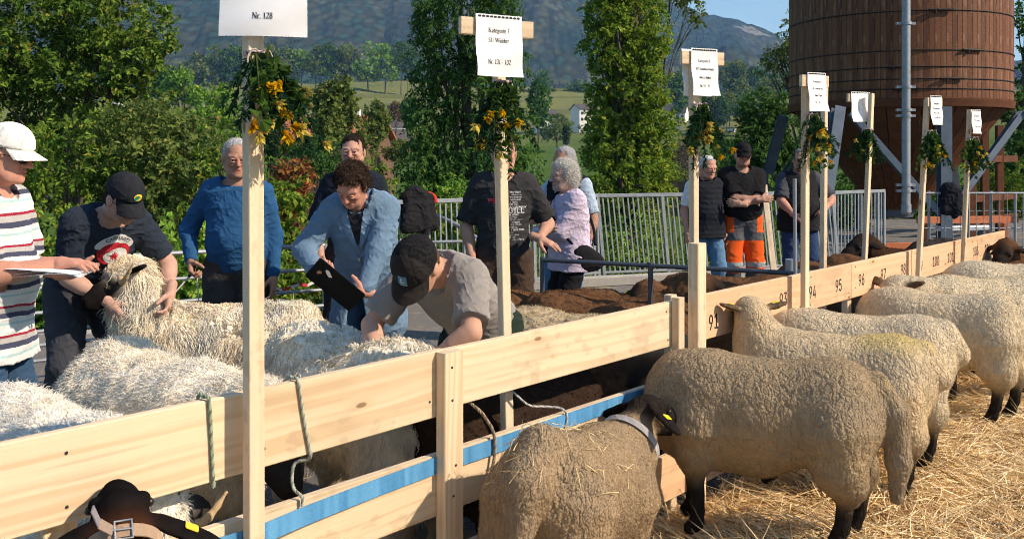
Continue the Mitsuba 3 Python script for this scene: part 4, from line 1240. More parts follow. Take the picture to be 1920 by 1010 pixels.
rope('green and white rope hanging over the board left of the first signpost', [fp(376, 0.70, -0.12), fp(378, 0.86, -0.06), fp(380, 1.0, -0.024), fp(382, 1.009, 0.0), fp(384, 1.0, 0.021), fp(388, 0.90, 0.022), fp(391, 0.80, 0.022), fp(392, 0.765, 0.022)], 0.0052, (0.30, 0.36, 0.26), 90)
rope('pale rope hanging over the board right of the first signpost', [fp(530, 0.72, -0.2), fp(540, 0.93, -0.08), fp(547, 1.004, -0.024), fp(549, 1.009, 0), fp(551, 1.0, 0.021), fp(560, 0.90, 0.022), fp(570, 0.81, 0.022), fp(573, 0.77, 0.02), fp(560, 0.75, -0.02), fp(553, 0.69, -0.01), fp(556, 0.665, 0.026), fp(556, 0.64, 0.027)], 0.0050, (0.40, 0.43, 0.36), 110)
rope('brown rope looped round the strap left of the dusty ram', [fp(884, 0.80, -0.03), fp(890, 0.765, 0.022), fp(900, 0.73, 0.03), fp(912, 0.68, 0.032), fp(915, 0.62, 0.034), fp(911, 0.56, 0.034), fp(905, 0.53, 0.036)], 0.0062, (0.33, 0.26, 0.18), 70)
rope('thin rope running over the strap to the dusty ram', [fp(975, 0.80, -0.08), fp(985, 0.76, -0.05), fp(1008, 0.705, -0.04), fp(1030, 0.69, -0.02), fp(1045, 0.68, 0.015), fp(1053, 0.65, 0.026), fp(1050, 0.60, 0.028)], 0.0045, (0.50, 0.49, 0.46), 70)
rope('light rope end hanging beside the dusty ram\'s head', [fp(1196, 0.66, 0.03), fp(1205, 0.60, 0.035), fp(1210, 0.52, 0.035), fp(1206, 0.45, 0.036), fp(1203, 0.43, 0.038)], 0.0042, (0.55, 0.50, 0.38), 50)
# ------------------------------------------------------------------ people
SKIN, SKIN_RED, SKIN_TAN = (0.50, 0.285, 0.205), (0.52, 0.255, 0.18), (0.40, 0.215, 0.145)


def ik(a, c, l1, l2, pole):
    """The elbow between shoulder a and wrist c (clamped to reach), bending towards pole."""
    d = c - a
    D = np.linalg.norm(d)
    u = d / max(D, 1e-6)
    D = min(max(D, abs(l1 - l2) + 0.01), (l1 + l2) * 0.998)
    x = (l1 ** 2 - l2 ** 2 + D ** 2) / (2 * D)
    y = math.sqrt(max(l1 ** 2 - x ** 2, 0))
    p = np.asarray(pole, float); p = unit(p - u * (p @ u))
    return a + u * x + p * y, a + u * D


def hand_mesh(w, d, n, sgn, curl=(0.5, 0.5, 0.5, 0.5), spread=0.10, thumb=0.6, S=1.0, h=0.0042):
    """A hand from the wrist w: fingers along d, palm facing n, thumb on the side sgn*(n x d); curl per finger in radians at each joint."""
    d = unit(d); n = unit(np.asarray(n, float) - d * (np.asarray(n, float) @ d)); s = np.cross(n, d) * sgn
    F = Field()
    q = lambda a, b, c: w + (d * a + s * b + n * c) * S
    F.cone(q(-0.05, 0, 0), q(0.012, 0, 0), 0.028 * S, 0.027 * S, k=0.015)
    F.cone(q(0.022, 0.016, 0), q(0.082, 0.026, 0), 0.019 * S, 0.0145 * S, k=0.02)
    F.cone(q(0.022, 0, 0.002), q(0.086, 0.004, 0), 0.019 * S, 0.0145 * S, k=0.02)
    F.cone(q(0.022, -0.014, 0), q(0.078, -0.024, 0), 0.018 * S, 0.0135 * S, k=0.02)
    for (off, ln, c, sp) in zip((0.029, 0.010, -0.010, -0.029), (0.074, 0.082, 0.076, 0.060), curl, (1.2, 0.35, -0.4, -1.3)):
        p = q(0.086 if abs(off) < 0.02 else 0.080, off, 0)
        a = 0.0
        dd = d
        pts = [p]
        for fr, add in ((0.45, 0.6), (0.31, 1.0), (0.24, 0.8)):
            a += c * add
            dd = unit((d * math.cos(a) + n * math.sin(a)) + s * spread * sp * math.cos(a))
            p = p + dd * ln * fr * S
            pts.append(p)
        F.chain(pts, [0.0098 * S, 0.0090 * S, 0.0082 * S, 0.0072 * S], k=0.004)
    t0 = q(0.020, 0.026, 0.006)
    td = unit(d * 0.62 + s * (0.75 - 0.45 * thumb) + n * (0.25 + 0.7 * thumb))
    t1 = t0 + td * 0.042 * S
    td2 = unit(td + d * 0.45 + n * 0.35 * thumb - s * 0.25 * thumb)
    t2 = t1 + td2 * 0.033 * S
    t3 = t2 + unit(td2 + d * 0.2) * 0.024 * S
    F.chain([t0, t1, t2, t3], [0.0175 * S, 0.0125 * S, 0.0105 * S, 0.0085 * S], k=0.008)
    return relax(F.mesh(h * S), 1)


def fold(m, amp, seed, f=(9, 9, 12)):
    v, n = np.array(m.vertices), vnormals(m)
    q = v + (meshkit.fbm(v * 5, 2, seed)[:, None] - 0.5) * 0.16
    w = np.stack([q[:, 0] + 0.5 * q[:, 2], q[:, 1] - 0.4 * q[:, 0], q[:, 2] * 1.2 - 0.5 * q[:, 0]], -1)
    r = 1 - np.abs(meshkit.noise(w * np.array(f), seed + 1) - 0.5) * 2
    r2 = 1 - np.abs(meshkit.noise(w * np.array(f) * 2.3, seed + 2) - 0.5) * 2
    return tri(v + n * (amp * (r ** 4 - 0.35) + amp * 0.5 * (r2 ** 4 - 0.35) + amp * 0.7 * (meshkit.noise(v * 4.5, seed + 3) - 0.5))[:, None], m.faces)


def project(mesh2, o, x, y, target, lift=0.003, depth=0.20):
    """Flat print (in the xy plane) laid onto the target mesh along -(x cross y)."""
    n = np.cross(x, y)
    m = mesh2
    for _ in range(3):
        if len(m.faces) < 4000:
            v, f = trimesh.remesh.subdivide_to_size(m.vertices, m.faces, 0.012)
            m = tri(v, f)
            break
    P = o + np.outer(m.vertices[:, 0], x) + np.outer(m.vertices[:, 1], y)
    loc, ri, _ = target.ray.intersects_location(P + n * depth * 0.5, np.tile(-n, (len(P), 1)), multiple_hits=False)
    Q = P.copy()
    hit = np.zeros(len(P), bool)
    ok = np.abs((loc - P[ri]) @ n) < depth
    Q[ri[ok]] = loc[ok]; hit[ri[ok]] = True
    f = m.faces[hit[m.faces].all(1)]
    return tri(Q + n * lift, f) if len(f) else None


def flat_poly(g, th=0.0):
    vs, fs, o = [], [], 0
    for p in getattr(g, 'geoms', [g]):
        v, f = trimesh.creation.triangulate_polygon(p, engine='earcut')
        vs.append(np.column_stack([v, np.zeros(len(v))])); fs.append(f + o); o += len(v)
    return tri(np.vstack(vs), np.vstack(fs))


class Person:
    def __init__(s, label, pos, yaw, H=1.76, lean=0.0, side=0.0, twist=0.0, look=(0, -1, 0), hup=(0, 0, 1), arms=None, legs=None, hip_z=None, bulk=1.0, belly=0.0, skin=SKIN, h=0.0095, neck_fwd=0.03, female=False, z=0.0, group=None):
        s.k = thing('person', label, 'person', group)
        s.h, s.skin, s.bulk = h, np.asarray(skin, float), bulk
        g = H / 1.76
        s.g = g
        s.M = frame(*(rotz(yaw).T), o=(pos[0], pos[1], z))
        s.M[:3, :3] = rotz(yaw)
        s.Ph = np.array([0, 0, (0.95 * g if hip_z is None else hip_z)])
        s.R = rotz(twist) @ roty(side) @ rotx(lean)
        t = lambda x, y, zz: s.Ph + s.R @ (np.array([x, y, zz]) * g)
        s.t = t
        sw = 0.162 * (0.86 if female else 1) * (0.5 + 0.5 * bulk)
        s.sh = {1: t(sw, 0.0, 0.455), -1: t(-sw, 0.0, 0.455)}
        s.nb = t(0, 0.0, 0.50)
        f = unit(look); s.f = f
        s.u = unit(np.asarray(hup, float) - f * (np.asarray(hup, float) @ f)); s.s = np.cross(s.u, -f) * 1.0
        s.s = np.cross(f, s.u) * -1.0
        s.C = s.nb + s.R @ np.array([0, -neck_fwd, 0.10]) * g + s.u * 0.075 * g + f * 0.02
        arms = arms or {}
        s.el, s.wr, s.hd = {}, {}, {}
        for sd in (1, -1):
            a = arms.get(sd)
            if a is None:
                a = dict(to=s.sh[sd] + np.array([0.07 * sd, -0.05, -0.53 * g]), pole=(0.35 * sd, 1, 0.0), d=(0.05 * sd, -0.15, -1), n=(-sd, 0.15, 0))
            s.el[sd], s.wr[sd] = ik(s.sh[sd], np.asarray(a['to'], float), 0.295 * g, 0.262 * g, a.get('pole', (0.4 * sd, 1, 0)))
            s.hd[sd] = a
        legs = legs or {}
        s.hip, s.kn, s.an, s.toe = {}, {}, {}, {}
        for sd in (1, -1):
            l = legs.get(sd, {})
            s.hip[sd] = s.Ph + np.array([0.092 * sd * g, 0, -0.03])
            an = np.array(l.get('ankle', (0.12 * sd, 0.02, 0.09)), float)
            kn, an = ik(s.hip[sd], an, 0.44 * g, 0.42 * g, l.get('pole', (0.15 * sd, -1, 0)))
            s.kn[sd], s.an[sd] = kn, an
            s.toe[sd] = an + unit(np.array(l.get('toe', (0.25 * sd, -1, 0)), float)) * 0.15 + np.array([0, 0, -0.045])
        s.belly = belly
        s.build_body()

    def put(s, name, m, mat, parent=None, **k):
        return obj(name, moved(m, s.M), mat, parent or s.k, **k)

    def torso(s, F, o=0.0, low=-0.02, k=0.06, tag=0):
        b, g, t = s.bulk, s.g, s.t
        F.ell(t(0, 0.0, 0.02), np.array([0.155 * b + o, 0.118 * b + o, 0.13 + o]) * g, s.R, k=k, tag=tag)
        F.ell(t(0, -0.01 - s.belly * 0.4, 0.15), np.array([0.150 * b + o + s.belly * 0.5, 0.112 * b + o + s.belly, 0.16 + o]) * g, s.R, k=k, tag=tag)
        F.ell(t(0, -0.005, 0.32), np.array([0.170 * b + o, 0.118 * b + o, 0.17 + o]) * g, s.R, k=k, tag=tag)
        F.cone(s.sh[1] * 0.86 + s.sh[-1] * 0.14, s.sh[1] * 0.14 + s.sh[-1] * 0.86, (0.066 + o) * g, (0.066 + o) * g, k=k, tag=tag)
        F.cone(t(-0.05, 0.01, 0.47), t(0.05, 0.01, 0.47), (0.066 + o) * g, (0.066 + o) * g, k=0.05, tag=tag)

    def build_body(s):
        g, C, f, u, sd = s.g, s.C, s.f, s.u, s.s
        F = Field()
        R = np.stack([f, sd, u], 1)
        q = lambda a, b, c: C + f * a + sd * b + u * c
        # head
        F.ell(q(-0.012, 0, 0.026), (0.099, 0.077, 0.093), R, k=0.02)
        F.ell(q(0.028, 0, -0.028), (0.062, 0.061, 0.084), R, k=0.03)
        F.ell(q(0.030, 0, -0.080), (0.055, 0.052, 0.034), R, k=0.03)
        F.ell(q(0.074, 0, -0.098), (0.020, 0.022, 0.017), R, k=0.025)
        F.cone(q(0.086, 0, 0.010), q(0.112, 0, -0.026), 0.0085, 0.0135, k=0.010)
        for e in (1, -1):
            F.cone(q(0.100, 0.011 * e, -0.031), q(0.092, 0.015 * e, -0.031), 0.0085, 0.0085, k=0.008)
            F.cone(q(0.085, 0.016 * e, 0.022), q(0.070, 0.050 * e, 0.024), 0.012, 0.011, k=0.012)
            F.ell(q(0.097, 0.031 * e, 0.003), (0.017, 0.019, 0.0115), R, k=0.010, sub=True)
            F.ell(q(0.060, 0.041 * e, -0.024), (0.022, 0.018, 0.016), R, k=0.02)
            F.ell(q(-0.010, 0.080 * e, -0.004), (0.026, 0.010, 0.033), R, k=0.008)
            F.cone(q(0.0, 0.052 * e, -0.055), q(0.045, 0.038 * e, -0.092), 0.022, 0.018, k=0.03)
        F.ell(q(0.088, 0, -0.057), (0.011, 0.024, 0.0065), R, k=0.006)
        F.ell(q(0.086, 0, -0.069), (0.010, 0.021, 0.0065), R, k=0.006)
        F.ell(q(0.098, 0, -0.0635), (0.012, 0.021, 0.0018), R, k=0.004, sub=True)
        for e in (1, -1):
            F.cone(q(0.095, 0.020 * e, -0.036), q(0.082, 0.034 * e, -0.066), 0.004, 0.003, k=0.010, sub=True)
            F.ell(q(0.106, 0.007 * e, -0.038), (0.004, 0.0035, 0.003), R, k=0.003, sub=True)
            F.ell(q(0.090, 0.031 * e, 0.0105), (0.010, 0.017, 0.004), R, k=0.006)
            F.ell(q(0.088, 0.031 * e, -0.010), (0.010, 0.016, 0.0035), R, k=0.007)
        F.cone(s.nb + s.R @ np.array([0, 0, 0.01]), C - f * 0.018 - u * 0.05, 0.060 * g * (0.6 + 0.4 * s.bulk), 0.057 * g, k=0.03)
        hm_ = relax(F.mesh(0.0042 if s.h < 0.0098 else 0.0055), 1)
        hp = np.array(hm_.vertices)
        wr = (meshkit.noise(((hp - C) @ R) * np.array([30, 26, 190]), 5) - 0.5) * 0.0012 * (((hp - C) @ u) > 0.02)
        hm_ = tri(hp + vnormals(hm_) * (wr + 0.0010 * (meshkit.fbm(hp * 70, 2, 7) - 0.5))[:, None], hm_.faces)
        F = Field()
        # neck, trunk, limbs
        F.cone(s.nb - s.R @ np.array([0, 0, 0.03]), s.nb * 0.6 + C * 0.4, 0.062 * g * (0.6 + 0.4 * s.bulk), 0.052 * g, k=0.03)
        s.torso(F, -0.012)
        for e in (1, -1):
            F.chain([s.sh[e], s.el[e], s.wr[e]], [0.053 * g * s.bulk, 0.042 * g * s.bulk, 0.0275 * g], k=0.02)
            fm = s.el[e] * 0.68 + s.wr[e] * 0.32
            F.cone(s.el[e] * 0.85 + s.wr[e] * 0.15, fm, 0.044 * g * s.bulk, 0.041 * g * s.bulk, k=0.02)
            F.chain([s.hip[e], s.kn[e], s.an[e]], [0.082 * g * s.bulk, 0.054 * g, 0.036 * g], k=0.03)
            F.cone(s.an[e] + [0, 0, -0.035], s.toe[e], 0.038, 0.03, k=0.03)
        m = cat([hm_, relax(F.mesh(s.h), 1)])
        v = np.array(m.vertices)
        hv = (v - C) @ R
        col = s.skin * (0.86 + 0.28 * meshkit.fbm(v * 22, 2, 3)[:, None])
        head = np.linalg.norm(v - C, axis=1) < 0.16
        red = np.exp(-(((hv - np.array([0.085, 0, -0.02])) / np.array([0.05, 0.06, 0.035])) ** 2).sum(1)) * head
        col = col * (1 - 0.25 * red[:, None] * np.array([0.0, 0.8, 0.9]))
        lip = np.exp(-(((hv - np.array([0.094, 0, -0.063])) / np.array([0.03, 0.024, 0.010])) ** 2).sum(1)) * head
        col = col * (1 - lip[:, None] * np.array([0.15, 0.5, 0.45]))
        s.head_frame = (C, f, u, sd, R)
        s.body_col, s.body_mesh, s.hv, s.headm = col, m, hv, head
        brow = np.exp(-(((np.abs(hv) - np.array([0.085, 0.034, 0.024])) / np.array([0.03, 0.020, 0.0058])) ** 2).sum(1)) * head * (hv[:, 0] > 0.04)
        s.brow = brow
        ms, cs = [m], [col]
        for e in (1, -1):
            a = s.hd[e]
            dd = unit(a.get('d', s.wr[e] - s.el[e]))
            hm = hand_mesh(s.wr[e], dd, a.get('n', (-e, 0, 0)), a.get('side', e), a.get('curl', (0.35, 0.4, 0.45, 0.5)), a.get('spread', 0.10), a.get('thumb', 0.5), 1.0 * g * (0.97 if s.h > 0.0098 else 1), h=0.0042 if s.h < 0.0098 else 0.006)
            ms.append(hm); cs.append(np.tile(s.skin * 0.97, (len(hm.vertices), 1)) * (0.9 + 0.2 * meshkit.noise(hm.vertices * 60, 2)[:, None]))
        s.hands = ms[1:]
        s.parts = (ms, cs)

    def finish(s, brow=(0.08, 0.055, 0.035), stubble=0.0, eyes=True):
        ms, cs = s.parts
        col = cs[0] * (1 - s.brow[:, None] * 0.75) + s.brow[:, None] * 0.75 * np.asarray(brow)
        if stubble:
            b = np.clip((-0.045 - s.hv[:, 2]) / 0.02, 0, 1) * s.headm * (s.hv[:, 0] > -0.01) * stubble
            col = col * (1 - b[:, None] * 0.6) + b[:, None] * 0.6 * np.asarray(brow)
        cs[0] = col
        s.put('body', cat(ms), 'm_skin', smooth=True, color=np.clip(np.vstack(cs), 0.004, 0.9))
        C, f, u, sd, R = s.head_frame
        if eyes:
            for e in (1, -1):
                em = trimesh.creation.icosphere(2, 0.0122)
                c = C + f * 0.076 + sd * 0.031 * e + u * 0.001
                v = em.vertices + c
                dirn = unit_rows(em.vertices)
                dt = dirn @ unit(f - u * 0.12)
                white = np.where((dt > 0.86)[:, None], [0.03, 0.022, 0.016], [0.55, 0.52, 0.48])
                up = dirn @ u
                white = np.where((up > 0.25)[:, None], s.skin * 0.75, white)
                s.put('eye', tri(v, em.faces), 'm_plastic', smooth=True, color=white)
        return s.k

    # ---- clothes
    def top(s, name, col, sleeve=0.62, hem=-0.10, loose=0.020, mat='m_cloth', seed=1, fold_amp=0.007, collar=0.0, pattern=None, sl_r=0.0, k=0.06, extra=None, cutf=None):
        g = s.g
        F = Field()
        s.torso(F, loose - 0.002, k=k)
        if hem < -0.12:
            for e in (1, -1):
                F.cone(s.hip[e] * 0.9 + s.Ph * 0.1, s.hip[e] * 0.35 + s.kn[e] * 0.65, (0.115 + loose * 0.6) * g * s.bulk, (0.10 + loose) * g, k=0.08)
            F.cone(s.Ph, s.Ph * 0.35 + (s.kn[1] + s.kn[-1]) * 0.325, 0.13 * g, 0.12 * g, k=0.08)
        for e in (1, -1):
            a, b, c = s.sh[e], s.el[e], s.wr[e]
            if sleeve <= 0:
                continue
            r = 0.064 * g * s.bulk + sl_r
            if sleeve <= 1:
                F.cone(a, a + (b - a) * sleeve, r, r * 0.98, k=0.035)
            else:
                F.chain([a, b, b + (c - b) * min(sleeve - 1, 0.97)], [r, r * 0.86, r * 0.62], k=0.03)
        if extra:
            extra(F)
        m = F.mesh(s.h)
        R, Ph = s.R, s.Ph

        def cut(gp):
            z = (gp - Ph) @ R[:, 2]
            d = hem * g - z if hem > -0.12 else (Ph[2] + hem * g) - gp[..., 2]
            for e in (1, -1):
                if sleeve <= 1 and sleeve > 0:
                    a, b = s.sh[e], s.el[e]
                    ax = unit(b - a)
                    L = np.linalg.norm(b - a) * sleeve
                    al = (gp - a) @ ax
                    rad = np.linalg.norm(gp - a - al[..., None] * ax, axis=-1)
                    d = np.maximum(d, np.where((rad < 0.088) & (al > L * 0.6) & (al < L + 0.12), al - L, -1))
            nd = (gp - s.nb) @ unit(R[:, 2] * 0.9 - R[:, 1] * 0.35) - (0.012 + collar) * g
            d = np.maximum(d, np.where(np.linalg.norm(gp - s.nb, axis=-1) < 0.11, nd, -1))
            return np.maximum(d, cutf(gp)) if cutf else d
        m = relax(F.mesh(s.h, cut), 1)
        m = fold(m, fold_amp, seed)
        v = np.array(m.vertices)
        c = np.asarray(col, float) * (0.88 + 0.24 * meshkit.fbm(v * 9, 3, seed)[:, None])
        if pattern is not None:
            c = pattern(v, c)
        s.top_mesh = m
        kk = s.put(name, m, mat, smooth=True, color=np.clip(c, 0.003, 0.92))
        if sleeve > 0:
            nv = unit(R[:, 2] * 0.9 - R[:, 1] * 0.35)
            c0 = s.nb + nv * (0.006 + collar) * g
            e1 = unit(np.cross(nv, R[:, 1])); e2 = np.cross(nv, e1)
            aa = np.linspace(0, 2 * PI, 33)[:-1]
            rad = 0.069 * g * (0.6 + 0.4 * s.bulk)
            s.put('neckband', tube(c0 + np.outer(np.cos(aa) * rad, e1) + np.outer(np.sin(aa) * rad, e2), 0.009, 6, closed=True), mat, kk, smooth=True, color=np.asarray(col, float) * 0.85)
        return m

    def trousers(s, col, seed=3, loose=0.012, pattern=None, mat='m_cloth', waist=0.09, name='trousers', fold_amp=0.008):
        g = s.g
        F = Field()
        F.ell(s.t(0, 0, 0.0), np.array([0.155 * s.bulk + loose, 0.118 * s.bulk + loose, 0.14]) * g, s.R, k=0.06)
        if s.belly:
            F.ell(s.t(0, 0, 0.05), np.array([0.160 * s.bulk, 0.125 * s.bulk, 0.12]) * g, s.R, k=0.05)
        for e in (1, -1):
            F.chain([s.hip[e], s.kn[e], s.an[e] + [0, 0, -0.03]], [(0.092 * s.bulk + loose) * g, (0.066 + loose) * g, (0.058 + loose) * g], k=0.04)
        m = relax(F.mesh(s.h, lambda p: (p - s.Ph) @ s.R[:, 2] - waist * g), 1)
        m = fold(m, fold_amp, seed, (8, 8, 10))
        v = np.array(m.vertices)
        c = np.asarray(col, float) * (0.85 + 0.30 * meshkit.fbm(v * 8, 3, seed)[:, None])
        if pattern is not None:
            c = pattern(v, c)
        s.put(name, m, mat, smooth=True, color=np.clip(c, 0.003, 0.9))
        for e in (1, -1):
            F = Field()
            F.cone(s.an[e] + [0, 0.02, -0.03], s.toe[e], 0.046, 0.040, k=0.03)
            F.cone(s.an[e] + [0, 0.03, -0.055], s.toe[e] + [0, 0, -0.012], 0.038, 0.034, k=0.02)
            s.put('shoe', F.mesh(0.012), 'm_plastic', smooth=True, color=(0.035, 0.03, 0.026))
        return m

    def hair(s, col, n=2600, ln=0.022, curl=0.6, line=0.052, low=-0.045, thick=0.006, seed=5, name='hair', back=0.0, wid=0.0009):
        C, f, u, sd, R = s.head_frame
        F = Field()
        q = lambda a, b, c: C + f * a + sd * b + u * c
        F.ell(q(-0.014, 0, 0.028), (0.099 + thick, 0.077 + thick, 0.093 + thick), R, k=0.02)
        F.ell(q(-0.045, 0, -0.03), (0.062 + thick, 0.066 + thick, 0.065 + back), R, k=0.03)

        def cut(p):
            h = (p - C) @ R
            a = h[..., 0] - (line + 0.55 * (h[..., 2] - 0.075))            # hairline slopes back up the forehead
            b = np.where(np.abs(h[..., 1]) > 0.055, h[..., 0] - 0.018, -1)   # ahead of the ears
            return np.maximum(np.maximum(a, b), (low - back) - h[..., 2])
        m = relax(F.mesh(0.007, cut), 1)
        v, nn = np.array(m.vertices), vnormals(m)
        m = tri(v + nn * (0.008 * (meshkit.noise(v * 70, seed) - 0.5) + 0.008 * (meshkit.noise(v * 30, seed + 1) - 0.5))[:, None], m.faces)
        rng = np.random.default_rng(seed)
        P, Nn, _, _ = sample(m, n, rng)
        D = unit_rows(Nn * 0.55 + np.array(-f * 0.25 - u * 0.35) + rng.normal(size=P.shape) * 0.30)
        sm, per = strands(P, D, ln * rng.uniform(0.6, 1.3, n), wid, seg=2, curl=curl, wave=0.1 * curl, rng=rng)
        col = np.asarray(col, float)
        cc = np.vstack([np.tile(col * 0.8, (len(m.vertices), 1)), np.repeat(col * rng.uniform(0.75, 1.35, (n, 1)), per, 0)])
        s.put(name, cat([m, sm]), 'm_cloth', smooth=True, color=np.clip(cc, 0.003, 0.9))

    def cap(s, col, brim_col=None, brim=0.075, tilt=0.12, height=1.0, name='cap', logo=None, mesh_back=None, seed=7, flat=1.0):
        C, f, u, sd, R = s.head_frame
        q = lambda a, b, c: C + f * a + sd * b + u * c
        F = Field()
        F.ell(q(-0.010, 0, 0.040), (0.112, 0.090, 0.098 * height), R, k=0.02)
        F.ell(q(0.010, 0, 0.060), (0.088, 0.078, 0.085 * height), R, k=0.03)
        m = relax(F.mesh(0.0065, lambda p: 0.036 - ((p - C) @ u + 0.22 * ((p - C) @ f) * -1 * tilt)), 1)
        v = np.array(m.vertices); h = (v - C) @ R
        a = np.arctan2(h[:, 1], h[:, 0] + 0.01)
        seam = np.clip(1 - np.abs(((a + PI / 6) % (PI / 3)) - PI / 6 + 0) / 0.05, 0, 1) * (h[:, 2] < 0.12)
        seam = np.clip(1 - np.abs(((a) % (PI / 3)) - PI / 6) / 0.06, 0, 1)
        m = tri(v - vnormals(m) * (0.0022 * seam)[:, None], m.faces)
        c = np.tile(np.asarray(col, float), (len(v), 1)) * (0.9 + 0.2 * meshkit.fbm(v * 30, 2, seed)[:, None]) * (1 - 0.3 * seam[:, None])
        if mesh_back is not None:
            mb = (h[:, 0] < 0.02)[:, None]
            dots = ((np.floor(h[:, 1] * 260) + np.floor(h[:, 2] * 260)) % 2)[:, None]
            c = np.where(mb, np.asarray(mesh_back) * (0.6 + 0.9 * dots), c)
        k = s.put(name, m, 'm_cloth', smooth=True, color=np.clip(c, 0.003, 0.92))
        s.cap_mesh, s.cap_key = m, k
        # brim
        A, Rr = np.meshgrid(np.linspace(-1.15, 1.15, 25), np.linspace(0, 1, 9), indexing='ij')
        ex = brim * np.cos(A * 0.98) ** 0.6
        rad_f, rad_s = 0.100, 0.086
        x = -0.010 + np.cos(A) * rad_f + Rr * ex
        y = np.sin(A) * rad_s * (1 + 0.05 * Rr)
        z = 0.040 - Rr * (0.018 + tilt * 0.10) - 0.020 * (y / 0.085) ** 2 * (0.25 + 0.75 * Rr) * flat
        P = C + x[..., None] * f + y[..., None] * sd + z[..., None] * u
        i, j = np.meshgrid(np.arange(24), np.arange(8), indexing='ij')
        aa = (i * 9 + j).ravel()
        fq = np.vstack([np.stack([aa, aa + 9, aa + 10], 1), np.stack([aa, aa + 10, aa + 1], 1)])
        top, bot = P.reshape(-1, 3) + u * 0.0018, P.reshape(-1, 3) - u * 0.0018
        edge = [i * 9 + 8 for i in range(25)]
        fe = []
        for a0, b0 in zip(edge[:-1], edge[1:]):
            fe += [(a0, b0, b0 + 225), (a0, b0 + 225, a0 + 225)]
        s.put('brim', tri(np.vstack([top, bot]), np.vstack([fq, fq[:, ::-1] + 225, fe])), 'm_cloth', k, smooth=True, color=np.asarray(brim_col if brim_col is not None else col, float) * 0.95)
        b = trimesh.creation.icosphere(1, 0.007); b.apply_translation(q(-0.005, 0, 0.140 * (0.5 + 0.5 * height)))
        s.put('button', tri(b.vertices, b.faces), 'm_cloth', k, smooth=True, color=np.asarray(col, float))
        return k

    def glasses(s, dark=True, name='glasses', up=0.0):
        C, f, u, sd, R = s.head_frame
        q = lambda a, b, c: C + f * a + sd * b + u * (c + up)
        ms = []
        k = numbered(s.k + '__' + name)
        labels.setdefault(k, {})
        for e in (1, -1):
            a = np.linspace(0, 2 * PI, 21)[:-1]
            ring = q(0, 0, 0) + np.outer(0.1 - 0.022 * np.abs(np.cos(a) * 0.5 + 0.5) ** 2 * 0.6, f) + np.outer((0.033 + 0.025 * np.cos(a)) * e, sd) + np.outer(0.018 * np.sin(a) - 0.002, u)
            ms.append(tube(ring, 0.0022, 6, closed=True))
            n = len(ring)
            c = ring.mean(0)
            s.put('lens', tri(np.vstack([ring, c + f * 0.003]), [(i, (i + 1) % n, n) for i in range(n)]), 'm_glass' if dark else 'm_lens', k)
            ms.append(tube([q(0.088, 0.058 * e, 0.004), q(0.05, 0.077 * e, 0.006), q(-0.01, 0.081 * e, 0.004), q(-0.025, 0.081 * e, -0.012)], 0.0022, 6))
        ms.append(tube([q(0.104, 0.010, 0.003), q(0.108, 0, 0.005), q(0.104, -0.010, 0.003)], 0.0020, 6))
        s.put('frame', cat(ms), 'm_plastic', k, smooth=True, color=(0.02, 0.018, 0.016))

    def local(s, p):
        """World point to the person's own frame."""
        return s.M[:3, :3].T @ (np.asarray(p, float) - s.M[:3, 3])

    def ldir(s, d):
        return s.M[:3, :3].T @ np.asarray(d, float)


scene['m_lens'] = {'type': 'thindielectric'}
from shapely.geometry import Point, box as sbox, LineString
from shapely import affinity
from shapely.ops import unary_union


def disc(r, x=0, y=0, sx=1, sy=1):
    return affinity.translate(affinity.scale(Point(0, 0).buffer(r, 16), sx, sy), x, y)


def print_on(p, name, shape, o, x, y, target, col, parent=None, lift=0.003, mat='m_cloth'):
    """A flat print or badge on a person's clothing (own frame of the person)."""
    m = shape if isinstance(shape, trimesh.Trimesh) else flat_poly(shape)
    q = project(m, np.asarray(o, float), unit(x), unit(y), target, lift)
    if q is not None:
        p.put(name, q, mat, parent, color=col, kind='stuff' if name == 'lettering' else None)


# 1: man with white cap and striped shirt at the left edge
p = Person('man in a white cap and striped polo shirt at the left edge reading papers', (-2.30, 4.19), PI / 2, 1.81, lean=0.05, look=(-0.05, -1, -0.22), skin=SKIN_RED, h=0.0075, bulk=1.08, belly=0.045,
           arms={-1: dict(to=(-0.10, -0.36, 1.20), pole=(-0.35, 0.5, -1), d=(0.1, -1, 0.0), n=(0.1, 0, -1), curl=(0.25, 0.3, 0.35, 0.4), thumb=0.3, side=-1),
                 1: dict(to=(0.12, -0.30, 1.13), pole=(0.6, 0.4, -1), d=(-0.4, -1, 0.1), n=(0, 0, 1), curl=(0.3, 0.3, 0.3, 0.3))})
STR = [(0.62, 0.62, 0.60), (0.62, 0.62, 0.60), (0.30, 0.025, 0.045), (0.40, 0.385, 0.37), (0.40, 0.385, 0.37), (0.055, 0.062, 0.10), (0.055, 0.062, 0.10), (0.62, 0.62, 0.60), (0.62, 0.62, 0.60), (0.36, 0.52, 0.53), (0.62, 0.62, 0.60), (0.62, 0.62, 0.60)]


def stripe_col(p, n, uv):
    k = dr.floor((1.70 - p.z - 0.02 * noise(p.x * 9, p.y * 9, p.z * 9)) / 0.0108)
    k = k - 12 * dr.floor(k / 12)
    c = mi.Color3f(*STR[0])
    for i_ in range(1, 12):
        c = dr.select(dr.abs(k - i_) < 0.5, mi.Color3f(*STR[i_]), c)
    return c


